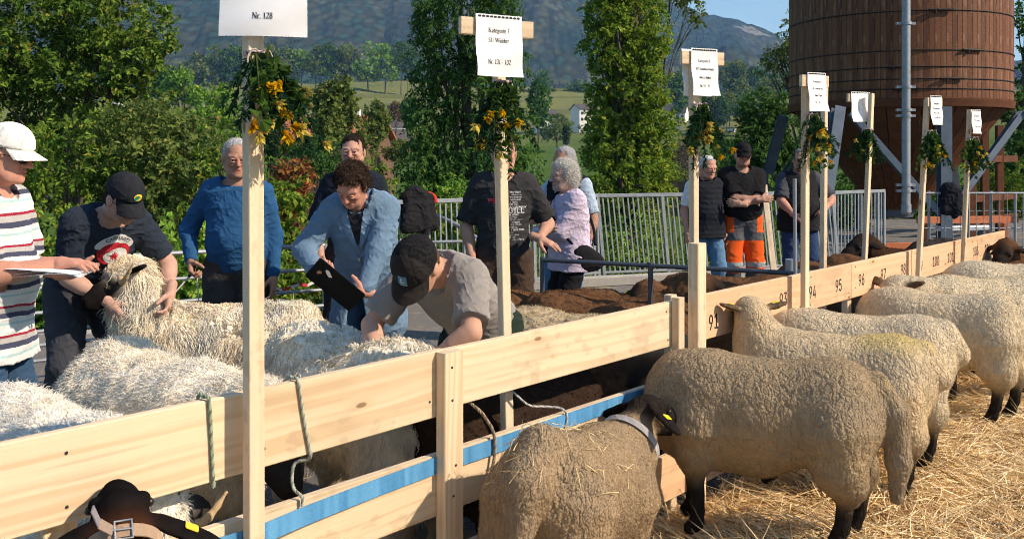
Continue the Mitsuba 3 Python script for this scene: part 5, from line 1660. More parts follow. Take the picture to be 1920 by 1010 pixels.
scene['m_striped'] = P2(base_color=mikit.proc(stripe_col), roughness=0.9, specular=0.15)
p.top('polo_shirt', (0.6, 0.6, 0.6), 0.85, -0.20, loose=0.022, sl_r=0.012, seed=2, mat='m_striped')
p.trousers((0.035, 0.075, 0.14), seed=4)
p.hair((0.35, 0.33, 0.30), n=900, ln=0.012, low=-0.05)
p.cap((0.80, 0.79, 0.74), brim=0.085, tilt=0.10, height=0.95)
p.glasses(True)
p.finish((0.3, 0.28, 0.25))
k = thing('paper_sheets', "white sheets of paper held by the man in the striped shirt", 'papers')
c = np.array([-1.96, 4.09, 1.165])
for i in range(4):
    a = 0.05 * i - 0.06
    fx = np.array([math.cos(a), math.sin(a), -0.02 * i]); fy = np.array([-math.sin(a), math.cos(a), 0.03])
    U, V = np.meshgrid(np.linspace(-0.5, 0.5, 8), np.linspace(-0.5, 0.5, 8), indexing='ij')
    q = (c + [0, 0, 0.004 * i] + U[..., None] * 0.297 * fx + V[..., None] * 0.21 * fy + (0.010 * np.sin(U * 3 + i) - 0.02 * U ** 2)[..., None] * np.array([0, 0, 1.0])).reshape(-1, 3)
    ii, jj = np.meshgrid(np.arange(7), np.arange(7), indexing='ij'); a0 = (ii * 8 + jj).ravel()
    f = np.vstack([np.stack([a0, a0 + 8, a0 + 9], 1), np.stack([a0, a0 + 9, a0 + 1], 1)])
    obj('sheet', tri(np.vstack([q, q - [0, 0, 0.0008]]), np.vstack([f, f[:, ::-1] + 64])), 'm_paper', k, smooth=True)

# 2: young man bending over the horned sheep
hx = (-2.47, 5.52)
yaw2 = math.atan2(0.74, 0.67)
p = Person('young man in a black cap and dark blue T-shirt bending over the horned sheep', hx, yaw2, 1.82, lean=0.70, look=(0.18, -0.86, -0.55), hup=(0, -0.5, 0.85), skin=(0.50, 0.30, 0.225), h=0.008, bulk=1.06, neck_fwd=0.05,
           arms={-1: dict(to=(-0.04, -0.42, 0.86), pole=(-0.5, 0.8, 0), d=(0.35, -0.45, -0.8), n=(0.8, 0.4, 0.2), curl=(0.6, 0.7, 0.7, 0.8)),
                 1: dict(to=(0.24, -0.56, 0.90), pole=(0.6, 0.6, 0), d=(-0.35, -0.3, -0.85), n=(-0.8, 0.3, 0), curl=(0.6, 0.7, 0.7, 0.8))},
           legs={-1: dict(ankle=(-0.20, -0.02, 0.09)), 1: dict(ankle=(0.20, 0.06, 0.09))}, hip_z=0.93)
m = p.top('t_shirt', (0.022, 0.030, 0.045), 0.80, -0.09, loose=0.024, sl_r=0.010, seed=12, fold_amp=0.009)
p.trousers((0.045, 0.048, 0.058), seed=14, loose=0.02)
ch = p.t(0.015, -0.13, 0.38); X = p.R @ np.array([1, 0, 0]); Yv = p.R @ np.array([0, 0, 1.0])
sh = unary_union([disc(0.095, 0, -0.01, 1.0, 0.85)])
print_on(p, 'shirt_print', sh, ch, X, Yv, m, (0.38, 0.02, 0.03), lift=0.003)
arc = affinity.translate(disc(0.125, 0, -0.03), 0, 0).difference(affinity.translate(disc(0.098, 0, -0.045, 1.05), 0, 0)).intersection(sbox(-0.11, 0.01, 0.11, 0.2))
print_on(p, 'shirt_print', arc, ch, X, Yv, m, (0.55, 0.55, 0.53), lift=0.0045)
lt = meshkit.text_mesh('CARHARTT', 0.021, 0.0004, True); v = np.array(lt.vertices); v[:, 0] -= v[:, 0].mean(); 
th = v[:, 0] / 0.112; rr_ = 0.102 + v[:, 1] * 0.85
print_on(p, 'lettering', tri(np.column_stack([np.sin(th) * rr_, np.cos(th) * rr_ - 0.035, v[:, 2] * 0]), lt.faces), ch, X, Yv, m, (0.03, 0.03, 0.035), lift=0.006)
print_on(p, 'shirt_print', disc(0.062, 0.01, -0.028, 1.1, 0.8), ch, X, Yv, m, (0.60, 0.60, 0.58), lift=0.0045)
leaf = []
for a, r in zip(np.linspace(0, 2 * PI, 23)[:-1], [1, .45, .8, .4, .9, .42, .7, .35, .8, .4, .5, .15, .5, .4, .8, .35, .7, .42, .9, .4, .8, .45]):
    leaf.append((math.sin(a) * r * 0.036, math.cos(a) * r * 0.036 - 0.03))
print_on(p, 'shirt_print', Polygon(leaf).buffer(0), ch, X, Yv, m, (0.42, 0.02, 0.03), lift=0.006)
p.hair((0.03, 0.02, 0.015), n=1200, ln=0.010, low=-0.06)
ck = p.cap((0.020, 0.022, 0.028), brim=0.08, tilt=0.35, height=1.08)
C, f, u, sd, R = p.head_frame
print_on(p, 'emblem', disc(0.020, 0, 0, 1.25, 0.95), C + f * 0.10 + u * 0.075, sd, unit(u - f * 0.3), p.cap_mesh, (0.66, 0.50, 0.04), ck, lift=0.002)
print_on(p, 'emblem', affinity.rotate(disc(0.013, -0.008, -0.002, 1.3, 0.75), 30), C + f * 0.10 + u * 0.075, sd, unit(u - f * 0.3), p.cap_mesh, (0.02, 0.20, 0.17), ck, lift=0.003)
p.glasses(False)
p.finish((0.04, 0.03, 0.02), stubble=0.35)

# 3: man in the blue pullover
p = Person('grey-haired man in a blue pullover standing behind the first signpost', (-1.775, 6.20), 0.10, 1.79, lean=0.03, look=(0.30, -1, -0.20), skin=SKIN_TAN, h=0.009, bulk=1.02, belly=0.03,
           arms={-1: dict(to=(-0.255, -0.14, 1.00), pole=(-0.6, 0.8, 0), d=(0.15, -0.5, -0.8), n=(0.9, -0.1, 0.1), curl=(1.0, 1.1, 1.1, 1.1), thumb=1.0)})
p.top('pullover', (0.022, 0.085, 0.20), 1.93, -0.10, loose=0.025, seed=22, fold_amp=0.008, collar=0.010)
p.trousers((0.050, 0.048, 0.050), seed=24, loose=0.02)
p.hair((0.48, 0.48, 0.48), n=2200, ln=0.020, line=0.045)
p.finish((0.14, 0.12, 0.11))
hw = p.M[:3, :3] @ (p.wr[-1] + np.array([0.015, -0.045, -0.07])) + p.M[:3, 3]
k = thing('walking_stick', 'thin pale stick with a black grip held by the man in the blue pullover', 'stick')
tipw = np.array([hw[0] - 0.20, hw[1] - 0.10, 0.68])
obj('shaft', tube([hw, hw * 0.5 + tipw * 0.5, tipw], [0.006, 0.005, 0.004], 8), 'm_paint', k, smooth=True, color=(0.62, 0.60, 0.52))
obj('grip', tube([hw + [0.02, 0.01, 0.08], hw + [0.004, 0.002, 0.015], hw * 0.9 + tipw * 0.1], [0.012, 0.013, 0.010], 10), 'm_plastic', k, smooth=True, color=(0.02, 0.02, 0.022))
lead = smooth_curve([hw + [0.03, -0.01, 0.0], hw + [0.045, -0.02, -0.15], hw + [0.04, 0, -0.30], hw + [0.02, -0.05, -0.42]], 24)
tag(obj('lead_rope', tube(lead, 0.0045, 6), 'm_cloth', smooth=True, color=(0.60, 0.56, 0.45)), 'thin pale cord hanging from the hand of the man in the pullover', 'rope')

# 4: dark-haired man behind the coat
p = Person('dark-haired man in a black shirt behind the man in the blue coat', (-1.13, 6.85), 0.12, 1.83, look=(-0.15, -1, -0.05), skin=SKIN, h=0.0095,
           arms={-1: dict(to=(-0.22, -0.12, 0.95), pole=(-0.7, 0.8, 0), d=(0.2, -0.3, -0.9), n=(0.9, 0, 0))})
p.top('shirt', (0.014, 0.018, 0.028), 0.95, -0.12, loose=0.022, seed=32)
p.trousers((0.020, 0.020, 0.024), seed=34)
p.hair((0.025, 0.018, 0.013), n=2400, ln=0.026, line=0.062)
p.finish((0.03, 0.022, 0.016), stubble=0.8)

# 5: man in the blue work coat with a clipboard
p = Person('curly-haired man in a light blue work coat writing on a black clipboard', (-0.885, 6.02), -0.08, 1.75, lean=0.50, side=-0.04, look=(-0.16, -0.70, -0.66), hup=(0, -0.6, 0.8), skin=SKIN_RED, h=0.008, bulk=1.08, neck_fwd=0.05,
           arms={-1: dict(to=(-0.205, -0.50, 0.985), pole=(-1, 0.4, -0.4), d=(0.55, -0.45, 0.1), n=(0.3, 0.3, 0.8), curl=(0.9, 0.9, 0.9, 0.9), thumb=0.9),
                 1: dict(to=(0.065, -0.50, 0.84), pole=(1, 0.9, -0.1), d=(-0.75, -0.35, 0.15), n=(0, 0.5, 0.8), curl=(0.7, 0.75, 0.8, 0.8), thumb=0.9)})
COAT = (0.135, 0.215, 0.31)
m = p.top('work_coat', COAT, 1.86, -0.52, loose=0.034, seed=42, fold_amp=0.008, sl_r=0.012,
          cutf=lambda q: np.where((q[..., 2] < 0.84) & (q[..., 1] < 0.02), np.minimum(0.030 + 0.20 * (0.84 - q[..., 2]) - np.abs(q[..., 0] + 0.05), 0.05), -1))
F = Field()
for e in (1, -1):
    F.cone(p.t(0.065 * e, -0.055, 0.515), p.t(0.10 * e, -0.125, 0.40), 0.016, 0.012, k=0.02)
    F.cone(p.t(0.10 * e, -0.125, 0.40), p.t(0.02 * e, -0.165, 0.22), 0.013, 0.008, k=0.02)
    F.cone(p.t(0.065 * e, -0.05, 0.52), p.t(0.05 * e, 0.05, 0.545), 0.017, 0.016, k=0.02)
F.cone(p.t(0.05, 0.05, 0.545), p.t(-0.05, 0.05, 0.545), 0.016, 0.016, k=0.02)
p.put('collar', relax(F.mesh(0.007), 1), 'm_cloth', smooth=True, color=np.array(COAT) * 1.08)
p.put('placket', tube([p.t(0.0, -0.158, 0.23), p.t(-0.005, -0.172, 0.12), p.t(-0.01, -0.168, 0.0)], 0.006, 6), 'm_cloth', smooth=True, color=np.array(COAT) * 0.8)
for zz in (0.20, 0.06):
    b = trimesh.creation.icosphere(1, 0.009); b.apply_translation(p.t(-0.012, -0.172, zz))
    p.put('button', tri(b.vertices, b.faces), 'm_plastic', smooth=True, color=(0.6, 0.6, 0.58))
for e in (-1, 1):
    lp = flat_poly(Polygon([(0.050 * e, 0.15), (0.095 * e, 0.11), (0.075 * e, 0.07), (0.088 * e, 0.055), (0.012 * e, -0.085), (0.0, -0.085), (0.008 * e, -0.05)]))
    print_on(p, 'lapel', lp, p.t(0, -0.13, 0.36), p.R @ [1, 0, 0], p.R @ [0, 0, 1.0], m, np.array(COAT) * 1.15, lift=0.011)
V = flat_poly(Polygon([(-0.052, 0.15), (0.052, 0.15), (0.008, -0.05), (-0.008, -0.05)]))
print_on(p, 'vest', V, p.t(0, -0.13, 0.36), p.R @ [1, 0, 0], p.R @ [0, 0, 1.0], m, (0.02, 0.02, 0.025), lift=0.004)
bo = p.t(0.125, -0.16, 0.31); bx, by = p.R @ [1, 0.12, 0.0], p.R @ [0, 0, 1.0]
print_on(p, 'pocket', sbox(-0.055, -0.10, 0.055, 0.035), bo, bx, by, m, np.array(COAT) * 0.93, lift=0.004)
print_on(p, 'badge', disc(0.040, 0, -0.055), bo, bx, by, m, (0.42, 0.015, 0.03), lift=0.007, mat='m_plastic')
print_on(p, 'badge', disc(0.027, 0.002, -0.055, 1, 0.85).union(disc(0.012, 0.0, -0.036)), bo, bx, by, m, (0.66, 0.66, 0.66), lift=0.009, mat='m_plastic')
print_on(p, 'name_tag', sbox(-0.035, -0.012, 0.030, 0.016), bo, bx, by, m, (0.10, 0.18, 0.28), lift=0.008, mat='m_plastic')
p.put('pen', tube([bo + by * 0.05 - bx * 0.028 + p.R @ np.array([0, -0.02, 0]), bo - by * 0.01 - bx * 0.03 + p.R @ np.array([0, -0.018, 0])], 0.0045, 6), 'm_plastic', smooth=True, color=(0.65, 0.65, 0.66))
p.trousers((0.030, 0.065, 0.125), seed=44, loose=0.016)
p.hair((0.060, 0.038, 0.026), n=5200, ln=0.032, curl=2.6, line=0.062, thick=0.018, wid=0.0022)
p.finish((0.05, 0.035, 0.025))
k = thing('clipboard', 'black clipboard with a white label held by the man in the blue coat', 'clipboard')
w0 = p.M[:3, :3] @ (p.wr[-1] + np.array([0.06, -0.055, 0.0])) + p.M[:3, 3]
w1 = p.M[:3, :3] @ (p.wr[1] + np.array([-0.06, -0.055, 0.02])) + p.M[:3, 3]
cb = (w0 + w1) / 2 + [-0.015, 0, -0.015]
cx = unit(np.array([0.72, 0.10, -0.62])); cn = unit(np.array([-0.45, -0.75, -0.55]) - cx * (np.array([-0.45, -0.75, -0.55]) @ cx)); cy = np.cross(cn, cx)
pl = tri(*rounded_plate(0.33, 0.235, 0.004, r=0.1))
obj('board', moved(pl, frame(cx, cy, cn, cb)), 'm_cloth', k, color=(0.010, 0.011, 0.013))
obj('label', moved(tri(*rounded_plate(0.055, 0.028, 0.001)), frame(unit(cx * 0.6 - cy * 0.5), unit(np.cross(cn, unit(cx * 0.6 - cy * 0.5))), cn, cb - cx * 0.07 + cy * 0.05 + cn * 0.0032)), 'm_paper', k)
obj('paper', moved(tri(*rounded_plate(0.29, 0.205, 0.002, r=0.02)), frame(cx, cy, cn, cb - cn * 0.0035)), 'm_paper', k)

# 6: stooping boy with the cap
yaw6 = math.atan2(-0.50, 0.87)
p = Person('stooping boy in a grey T-shirt and dark mesh cap just behind the plank fence', (-0.13, 4.45), yaw6, 1.68, lean=0.95, look=tuple(rotz(-yaw6) @ np.array([-0.30, -0.42, -0.86])), hup=tuple(rotz(-yaw6) @ np.array([-0.12, -0.80, 0.58])), skin=(0.53, 0.30, 0.205), h=0.007, bulk=1.03, neck_fwd=0.05, hip_z=0.89,
           arms={-1: dict(to=(-0.12, -0.64, 0.80), pole=(-1, 0.2, -0.2), d=(0.7, -0.45, -0.4), n=(0.3, 0.5, -0.8), curl=(0.5, 0.5, 0.5, 0.5)),
                 1: dict(to=(0.08, -0.62, 0.80), pole=(1.0, 0.1, 0.25), d=(-0.7, -0.4, -0.3), n=(-0.2, 0.3, -0.9), curl=(0.5, 0.5, 0.5, 0.5))},
           legs={-1: dict(ankle=(-0.20, -0.10, 0.09)), 1: dict(ankle=(0.22, 0.10, 0.09))})
m = p.top('t_shirt', (0.255, 0.235, 0.22), 0.82, -0.10, loose=0.026, sl_r=0.014, seed=52, fold_amp=0.006)
p.trousers((0.018, 0.030, 0.022), seed=54, loose=0.02)
p.hair((0.10, 0.06, 0.035), n=900, ln=0.010, low=-0.06)
ck = p.cap((0.026, 0.022, 0.021), (0.030, 0.024, 0.022), brim=0.085, tilt=0.15, height=1.12, mesh_back=(0.010, 0.010, 0.011))
C, f, u, sd, R = p.head_frame
lo, lx, ly = C + f * 0.10 + u * 0.085, sd, unit(u - f * 0.45)
print_on(p, 'emblem', sbox(-0.019, -0.028, 0.019, 0.028), lo, lx, ly, p.cap_mesh, (0.10, 0.23, 0.36), ck, lift=0.003)
t = meshkit.text_mesh('L', 0.024, 0.0004, True); v = np.array(t.vertices); v[:, 0] -= v[:, 0].mean(); v[:, 1] -= 0.006
print_on(p, 'emblem', tri(v * [1, 1, 0], t.faces), lo, lx, ly, p.cap_mesh, (0.65, 0.66, 0.66), ck, lift=0.0045)
print_on(p, 'emblem', sbox(-0.012, -0.024, 0.012, -0.019), lo, lx, ly, p.cap_mesh, (0.65, 0.66, 0.66), ck, lift=0.0045)
so = p.sh[1] * 0.55 + p.el[1] * 0.45
ax = unit(p.el[1] - p.sh[1]); nn = unit(np.cross(ax, [0.3, 0.9, 0.2])); 
p.finish((0.07, 0.045, 0.03))

# 7: man in the dark grey printed T-shirt behind the second signpost
p = Person('man in a dark grey printed T-shirt whose face is hidden by the second signpost', (-0.06, 6.70), 0.05, 1.82, look=(0.05, -1, -0.1), skin=(0.46, 0.255, 0.175), h=0.009, bulk=1.0,
           arms={-1: dict(to=(-0.215, -0.10, 0.93), pole=(-0.6, 0.8, 0), d=(0.15, -0.25, -0.95), n=(0.9, 0, 0)),
                 1: dict(to=(0.235, -0.22, 1.10), pole=(0.5, 0.8, -0.2), d=(0.72, -0.35, -0.30), n=(0.0, 0.2, -1), curl=(0.12, 0.15, 0.25, 0.35), spread=0.22, thumb=0.1)})
m = p.top('t_shirt', (0.032, 0.032, 0.034), 0.88, -0.12, loose=0.026, sl_r=0.016, seed=62, fold_amp=0.010)
p.trousers((0.055, 0.036, 0.026), seed=64, loose=0.02)
o = p.t(0.085, -0.13, 0.30); X, Yv = p.R @ [1, 0, 0], p.R @ [0, 0, 1.0]
rng = np.random.default_rng(6)
for i, zz in enumerate(np.linspace(0.115, -0.21, 20)):
    if i == 8:
        t = meshkit.text_mesh('GILL', 0.036, 0.0004, True)
    else:
        t = meshkit.text_mesh(''.join(rng.choice(list('aeimnorstulvw- '), int(rng.integers(6, 11)))), 0.013 * rng.uniform(0.8, 1.3), 0.0004, bool(i % 3 == 0))
    v = np.array(t.vertices) * [1.0, 1, 0]; v[:, 0] -= 0.055 - rng.uniform(-0.012, 0.012); v[:, 1] += zz
    print_on(p, 'lettering', tri(v, t.faces), o, X, Yv, m, (0.55, 0.55, 0.54))
t = meshkit.text_mesh('PSG', 0.032, 0.0004, True); v = np.array(t.vertices) * [1, 1, 0]; v[:, 0] -= 0.20; v[:, 1] += 0.045
print_on(p, 'lettering', tri(v, t.faces), o, X, Yv, m, (0.30, 0.02, 0.035))
p.hair((0.07, 0.045, 0.03), n=1500, ln=0.018)
p.finish((0.06, 0.04, 0.03))

# 8: man behind the woman
p = Person('grey-haired man in a black vest over a pale blue T-shirt behind the woman', (0.50, 8.45), -0.75, 1.76, look=(-0.30, -1, -0.12), skin=SKIN_TAN, h=0.010, bulk=1.1, belly=0.04,
           arms={-1: dict(to=(-0.18, -0.30, 1.10), pole=(-1, 0.3, -0.2), d=(0.7, -0.5, 0.1), n=(0, 0.8, 0))})
p.top('t_shirt', (0.36, 0.46, 0.56), 0.85, -0.08, loose=0.018, seed=72)
p.top('vest', (0.012, 0.012, 0.014), 0.0, -0.14, loose=0.034, seed=73, cutf=lambda q: np.where(q[..., 1] < -0.05, 0.02 - np.abs(q[..., 0] + 0.03), -1))
p.trousers((0.075, 0.16, 0.26), seed=74)
p.hair((0.40, 0.40, 0.41), n=2000, ln=0.018, line=0.045)
p.finish((0.12, 0.11, 0.10), stubble=0.3)

# 9: woman
p = Person('white-haired woman in a pale lilac knitted cardigan with crossed arms and a black bag', (0.475, 7.72), -1.25, 1.63, lean=0.03, look=(0.05, -1, -0.08), skin=(0.52, 0.33, 0.26), h=0.009, female=True, bulk=1.12, belly=0.03,
           arms={-1: dict(to=(0.05, -0.24, 1.08), pole=(-1, 0.1, -0.9), d=(1, 0.1, 0.1), n=(0, 1, 0)), 1: dict(to=(-0.08, -0.27, 1.04), pole=(1, 0.1, -0.9), d=(-1, 0.1, 0.1), n=(0, 1, 0))})
p.top('cardigan', (0.50, 0.43, 0.54), 1.95, -0.14, loose=0.030, seed=82, fold_amp=0.009, sl_r=0.012, collar=0.03)
p.trousers((0.012, 0.012, 0.014), seed=84)
p.hair((0.62, 0.61, 0.57), n=5200, ln=0.045, curl=0.5, line=0.058, low=-0.06, thick=0.010, back=0.03, wid=0.0013)
C, f, u, sd, R = p.head_frame
p.put('hair_clip', tube(smooth_curve([C - f * 0.115 + u * 0.03 - sd * 0.02, C - f * 0.128 + u * 0.01, C - f * 0.115 - u * 0.02 + sd * 0.02], 10), 0.011, 8), 'm_plastic', smooth=True, color=(0.10, 0.12, 0.12))
p.finish((0.3, 0.27, 0.24))
k = thing('shoulder_bag', "black bag slung across the woman's back", 'bag')
w = lambda a: p.M[:3, :3] @ p.t(*a) + p.M[:3, 3]
F = Field()
F.ell(w((0.195, 0.04, 0.0)), (0.05, 0.11, 0.085), rotz(-1.25) @ rotx(-0.35), k=0.03)
F.ell(w((0.19, 0.09, -0.06)), (0.05, 0.13, 0.085), rotz(-1.25), k=0.04)
obj('pouch', fold(F.mesh(0.010), 0.006, 5), 'm_cloth', k, smooth=True, color=(0.013, 0.013, 0.015))
obj('strap', tube(smooth_curve([w((0.205, -0.03, 0.06)), w((0.185, -0.11, 0.16)), w((0.11, -0.185, 0.30)), w((-0.03, -0.17, 0.45)), w((-0.12, 0.0, 0.545)), w((-0.06, 0.15, 0.43)), w((0.09, 0.175, 0.23)), w((0.19, 0.15, 0.08))], 50), 0.013, 6), 'm_cloth', k, smooth=True, color=(0.014, 0.014, 0.016))

# 10-12: three men along the railing
p = Person('white-haired man in a quilted black vest over a white T-shirt by the railing', (2.10, 10.45), 0.25, 1.68, look=(0.15, -1, -0.25), skin=SKIN_RED, h=0.0105, bulk=1.08, belly=0.03)
p.top('t_shirt', (0.72, 0.72, 0.72), 0.80, -0.06, loose=0.018, seed=92)


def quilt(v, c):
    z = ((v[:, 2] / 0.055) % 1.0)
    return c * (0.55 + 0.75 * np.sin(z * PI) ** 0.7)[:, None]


p.top('quilted_vest', (0.014, 0.016, 0.022), 0.0, -0.13, loose=0.036, seed=93, pattern=quilt, collar=0.03)
p.trousers((0.10, 0.20, 0.32), seed=94)
p.hair((0.66, 0.65, 0.62), n=1600, ln=0.018, line=0.042)
p.finish((0.4, 0.38, 0.36))

p = Person('man in a black cap and T-shirt with crossed arms and grey and orange work trousers', (2.52, 10.55), 0.08, 1.82, look=(-0.05, -1, -0.12), skin=(0.42, 0.235, 0.165), h=0.0105, bulk=1.16, belly=0.05,
           arms={-1: dict(to=(0.13, -0.27, 1.20), pole=(-1, 0.1, -0.8), d=(1, 0.05, 0.05), n=(0, 1, 0)), 1: dict(to=(-0.10, -0.30, 1.15), pole=(1, 0.1, -0.9), d=(-1, 0.1, 0.15), n=(0, 1, 0))})
p.top('t_shirt', (0.012, 0.012, 0.013), 0.85, -0.02, loose=0.026, sl_r=0.014, seed=102)


def hiviz(v, c):
    z = v[:, 2]
    org = np.array([0.72, 0.10, 0.015]); gry = np.array([0.085, 0.085, 0.092]); sil = np.array([0.34, 0.36, 0.36])
    o = np.where(((z < 0.75) & (z > 0.40))[:, None], org, gry)
    side = (np.abs(v[:, 0]) > 0.13) & (z > 0.84) & (v[:, 1] < 0.04)
    o = np.where(side[:, None], org, o)
    o = np.where(((np.abs(z - 0.49) < 0.028))[:, None], sil, o)
    return o * (0.85 + 0.3 * meshkit.fbm(v * 8, 3, 1)[:, None])


p.trousers((0.08, 0.08, 0.09), seed=104, pattern=hiviz, loose=0.026, waist=0.06)
p.hair((0.03, 0.022, 0.018), n=700, ln=0.01)
p.cap((0.012, 0.012, 0.013), brim=0.07, tilt=0.2, height=0.95)
p.glasses(True, 'sunglasses', up=0.062)
p.finish((0.04, 0.03, 0.025), stubble=0.4)

p = Person('man in sunglasses and a dark fleece vest leaning on a walking stick', (3.27, 10.95), 0.0, 1.76, look=(0.02, -1, -0.1), skin=SKIN_RED, h=0.0105, bulk=1.16, belly=0.04,
           arms={-1: dict(to=(-0.13, -0.32, 1.00), pole=(-1, 0.4, -0.3), d=(0.5, -0.5, -0.3), n=(0.4, 0.4, -0.5), curl=(1, 1, 1, 1), thumb=1.0), 1: dict(to=(0.20, -0.26, 1.06), pole=(1, 0.4, -0.3), d=(-0.3, -0.6, -0.2), n=(-0.4, 0.4, -0.5), curl=(1, 1, 1, 1), thumb=1.0)})
p.top('check_shirt', (0.060, 0.065, 0.08), 0.88, -0.08, loose=0.020, sl_r=0.012, seed=112)
p.top('fleece_vest', (0.018, 0.018, 0.020), 0.0, -0.13, loose=0.036, seed=113, collar=0.025)
p.trousers((0.030, 0.055, 0.13), seed=114)
p.hair((0.20, 0.19, 0.18), n=1500, ln=0.016, line=0.045)
p.glasses(True, 'sunglasses')
p.finish((0.1, 0.09, 0.08))
for e, lab in ((-1, 'black trekking pole in the right hand of the man in sunglasses'), (1, 'second black trekking pole, held in his other hand by the man in sunglasses')):
    hw = p.M[:3, :3] @ (p.wr[e] + unit(p.hd[e]['d']) * 0.07) + p.M[:3, 3]
    k = thing('trekking_pole', lab, 'trekking pole')
    obj('shaft', tube([hw, [hw[0] + 0.02 * e, hw[1] - 0.06, 0.01]], [0.009, 0.006], 8), 'm_plastic', k, smooth=True, color=(0.03, 0.03, 0.034))
    obj('grip', tube([hw + [0, 0.005, 0.07], hw, hw - [0, 0.004, 0.06]], [0.015, 0.016, 0.014], 8), 'm_plastic', k, smooth=True, color=(0.02, 0.02, 0.02))
# ------------------------------------------------------------------ trees and shrubs
PAL = {   # dark, light, odd
    'hazel': ((0.0375, 0.0775, 0.0125), (0.1187, 0.1688, 0.025), (0.1875, 0.1625, 0.025)),
    'alder': ((0.0325, 0.0688, 0.0125), (0.1, 0.1438, 0.0225), (0.175, 0.15, 0.0312)),
    'dark': ((0.020, 0.050, 0.014), (0.056, 0.110, 0.024), (0.08, 0.12, 0.025)),
    'ivy': ((0.050, 0.090, 0.012), (0.125, 0.175, 0.022), (0.20, 0.20, 0.03)),
    'fresh': ((0.0562, 0.1187, 0.0175), (0.15, 0.2375, 0.0375), (0.225, 0.225, 0.0375)),
    'red': ((0.0688, 0.075, 0.0187), (0.1875, 0.075, 0.0312), (0.275, 0.0438, 0.0375)),
    'yellow': ((0.09, 0.09, 0.012), (0.20, 0.16, 0.02), (0.24, 0.14, 0.02)),
    'olive': ((0.0475, 0.075, 0.02), (0.1063, 0.1313, 0.035), (0.15, 0.125, 0.0375)),
    'conifer': ((0.012, 0.030, 0.014), (0.030, 0.055, 0.022), (0.03, 0.05, 0.02)),
    'brown': ((0.075, 0.045, 0.028), (0.13, 0.075, 0.04), (0.12, 0.05, 0.03)),
    'grey': ((0.065, 0.058, 0.048), (0.11, 0.10, 0.075), (0.10, 0.08, 0.05)),
}


def crown_mesh(lobes, n, L, pal, rng, spray=12, seed=0, gap=0.34, gapf=1.6, droop=0.35, width=0.62, odd=0.05, hollow=0.5):
    """Leafy sprays through the volume of the lobes [(centre, radii)], with gaps; returns (mesh, colours)."""
    C = np.array([l[0] for l in lobes]); R = np.array([np.broadcast_to(l[1], 3) for l in lobes], float)
    w = (R[:, 0] * R[:, 2] + R[:, 1] * R[:, 2]); w = w / w.sum()
    m = int(n / spray * 1.9)
    i = rng.choice(len(C), m, p=w)
    d = rand_unit(rng, m)
    rad = 1 - hollow * rng.random(m) ** 1.6
    P = C[i] + d * R[i] * rad[:, None]
    scale = float(np.mean(R))
    keep = meshkit.fbm(P * gapf / max(scale, 0.2) + seed, 2, seed) > gap
    P, d = P[keep][:n // spray], d[keep][:n // spray]
    m = len(P)
    axis = unit_rows(d * 0.9 + rng.normal(size=(m, 3)) * 0.5 + np.array([0, 0, -droop]))
    sl = L * spray * 0.20 * rng.uniform(0.6, 1.3, m)
    t = (np.arange(spray) + 0.5) / spray
    perp = unit_rows(np.cross(axis, rand_unit(rng, m)))
    alt = np.where(np.arange(spray) % 2 == 0, 1.0, -1.0)
    Q = P[:, None] + axis[:, None] * (sl[:, None, None] * (t[None, :, None] - 0.3)) + np.array([0, 0, -1.0]) * (0.25 * droop * sl[:, None, None] * (t ** 2)[None, :, None])
    Dv = axis[:, None] * 0.5 + perp[:, None] * alt[None, :, None] * 0.9 + rng.normal(size=(m, spray, 3)) * 0.35 + np.array([0, 0, -droop * 0.6])
    Nv = rng.normal(size=(m, spray, 3)) * 0.7 + np.array([0, 0, 0.8]) + d[:, None] * 0.5
    Q, Dv, Nv = Q.reshape(-1, 3), unit_rows(Dv.reshape(-1, 3)), unit_rows(Nv.reshape(-1, 3))
    k = len(Q)
    ls = L * rng.uniform(0.6, 1.25, k)
    mesh = leaves_mesh(Q, Dv, Nv, ls, ls * width)
    a, b, o = (np.array(c) * 2.1 for c in PAL[pal])
    cl = meshkit.fbm(np.repeat(P, spray, 0) * 1.4 / max(scale, 0.3), 2, seed + 3)
    mixv = np.clip((cl - 0.5) * 1.8 + 0.5 + rng.normal(0, 0.22, k), 0, 1)[:, None]
    c = (a * (1 - mixv) + b * mixv) * rng.uniform(0.6, 1.45, (k, 1))
    c = np.where(rng.random((k, 1)) < odd, o * rng.uniform(0.7, 1.2, (k, 1)), c)
    return mesh, np.repeat(c, 4, 0)


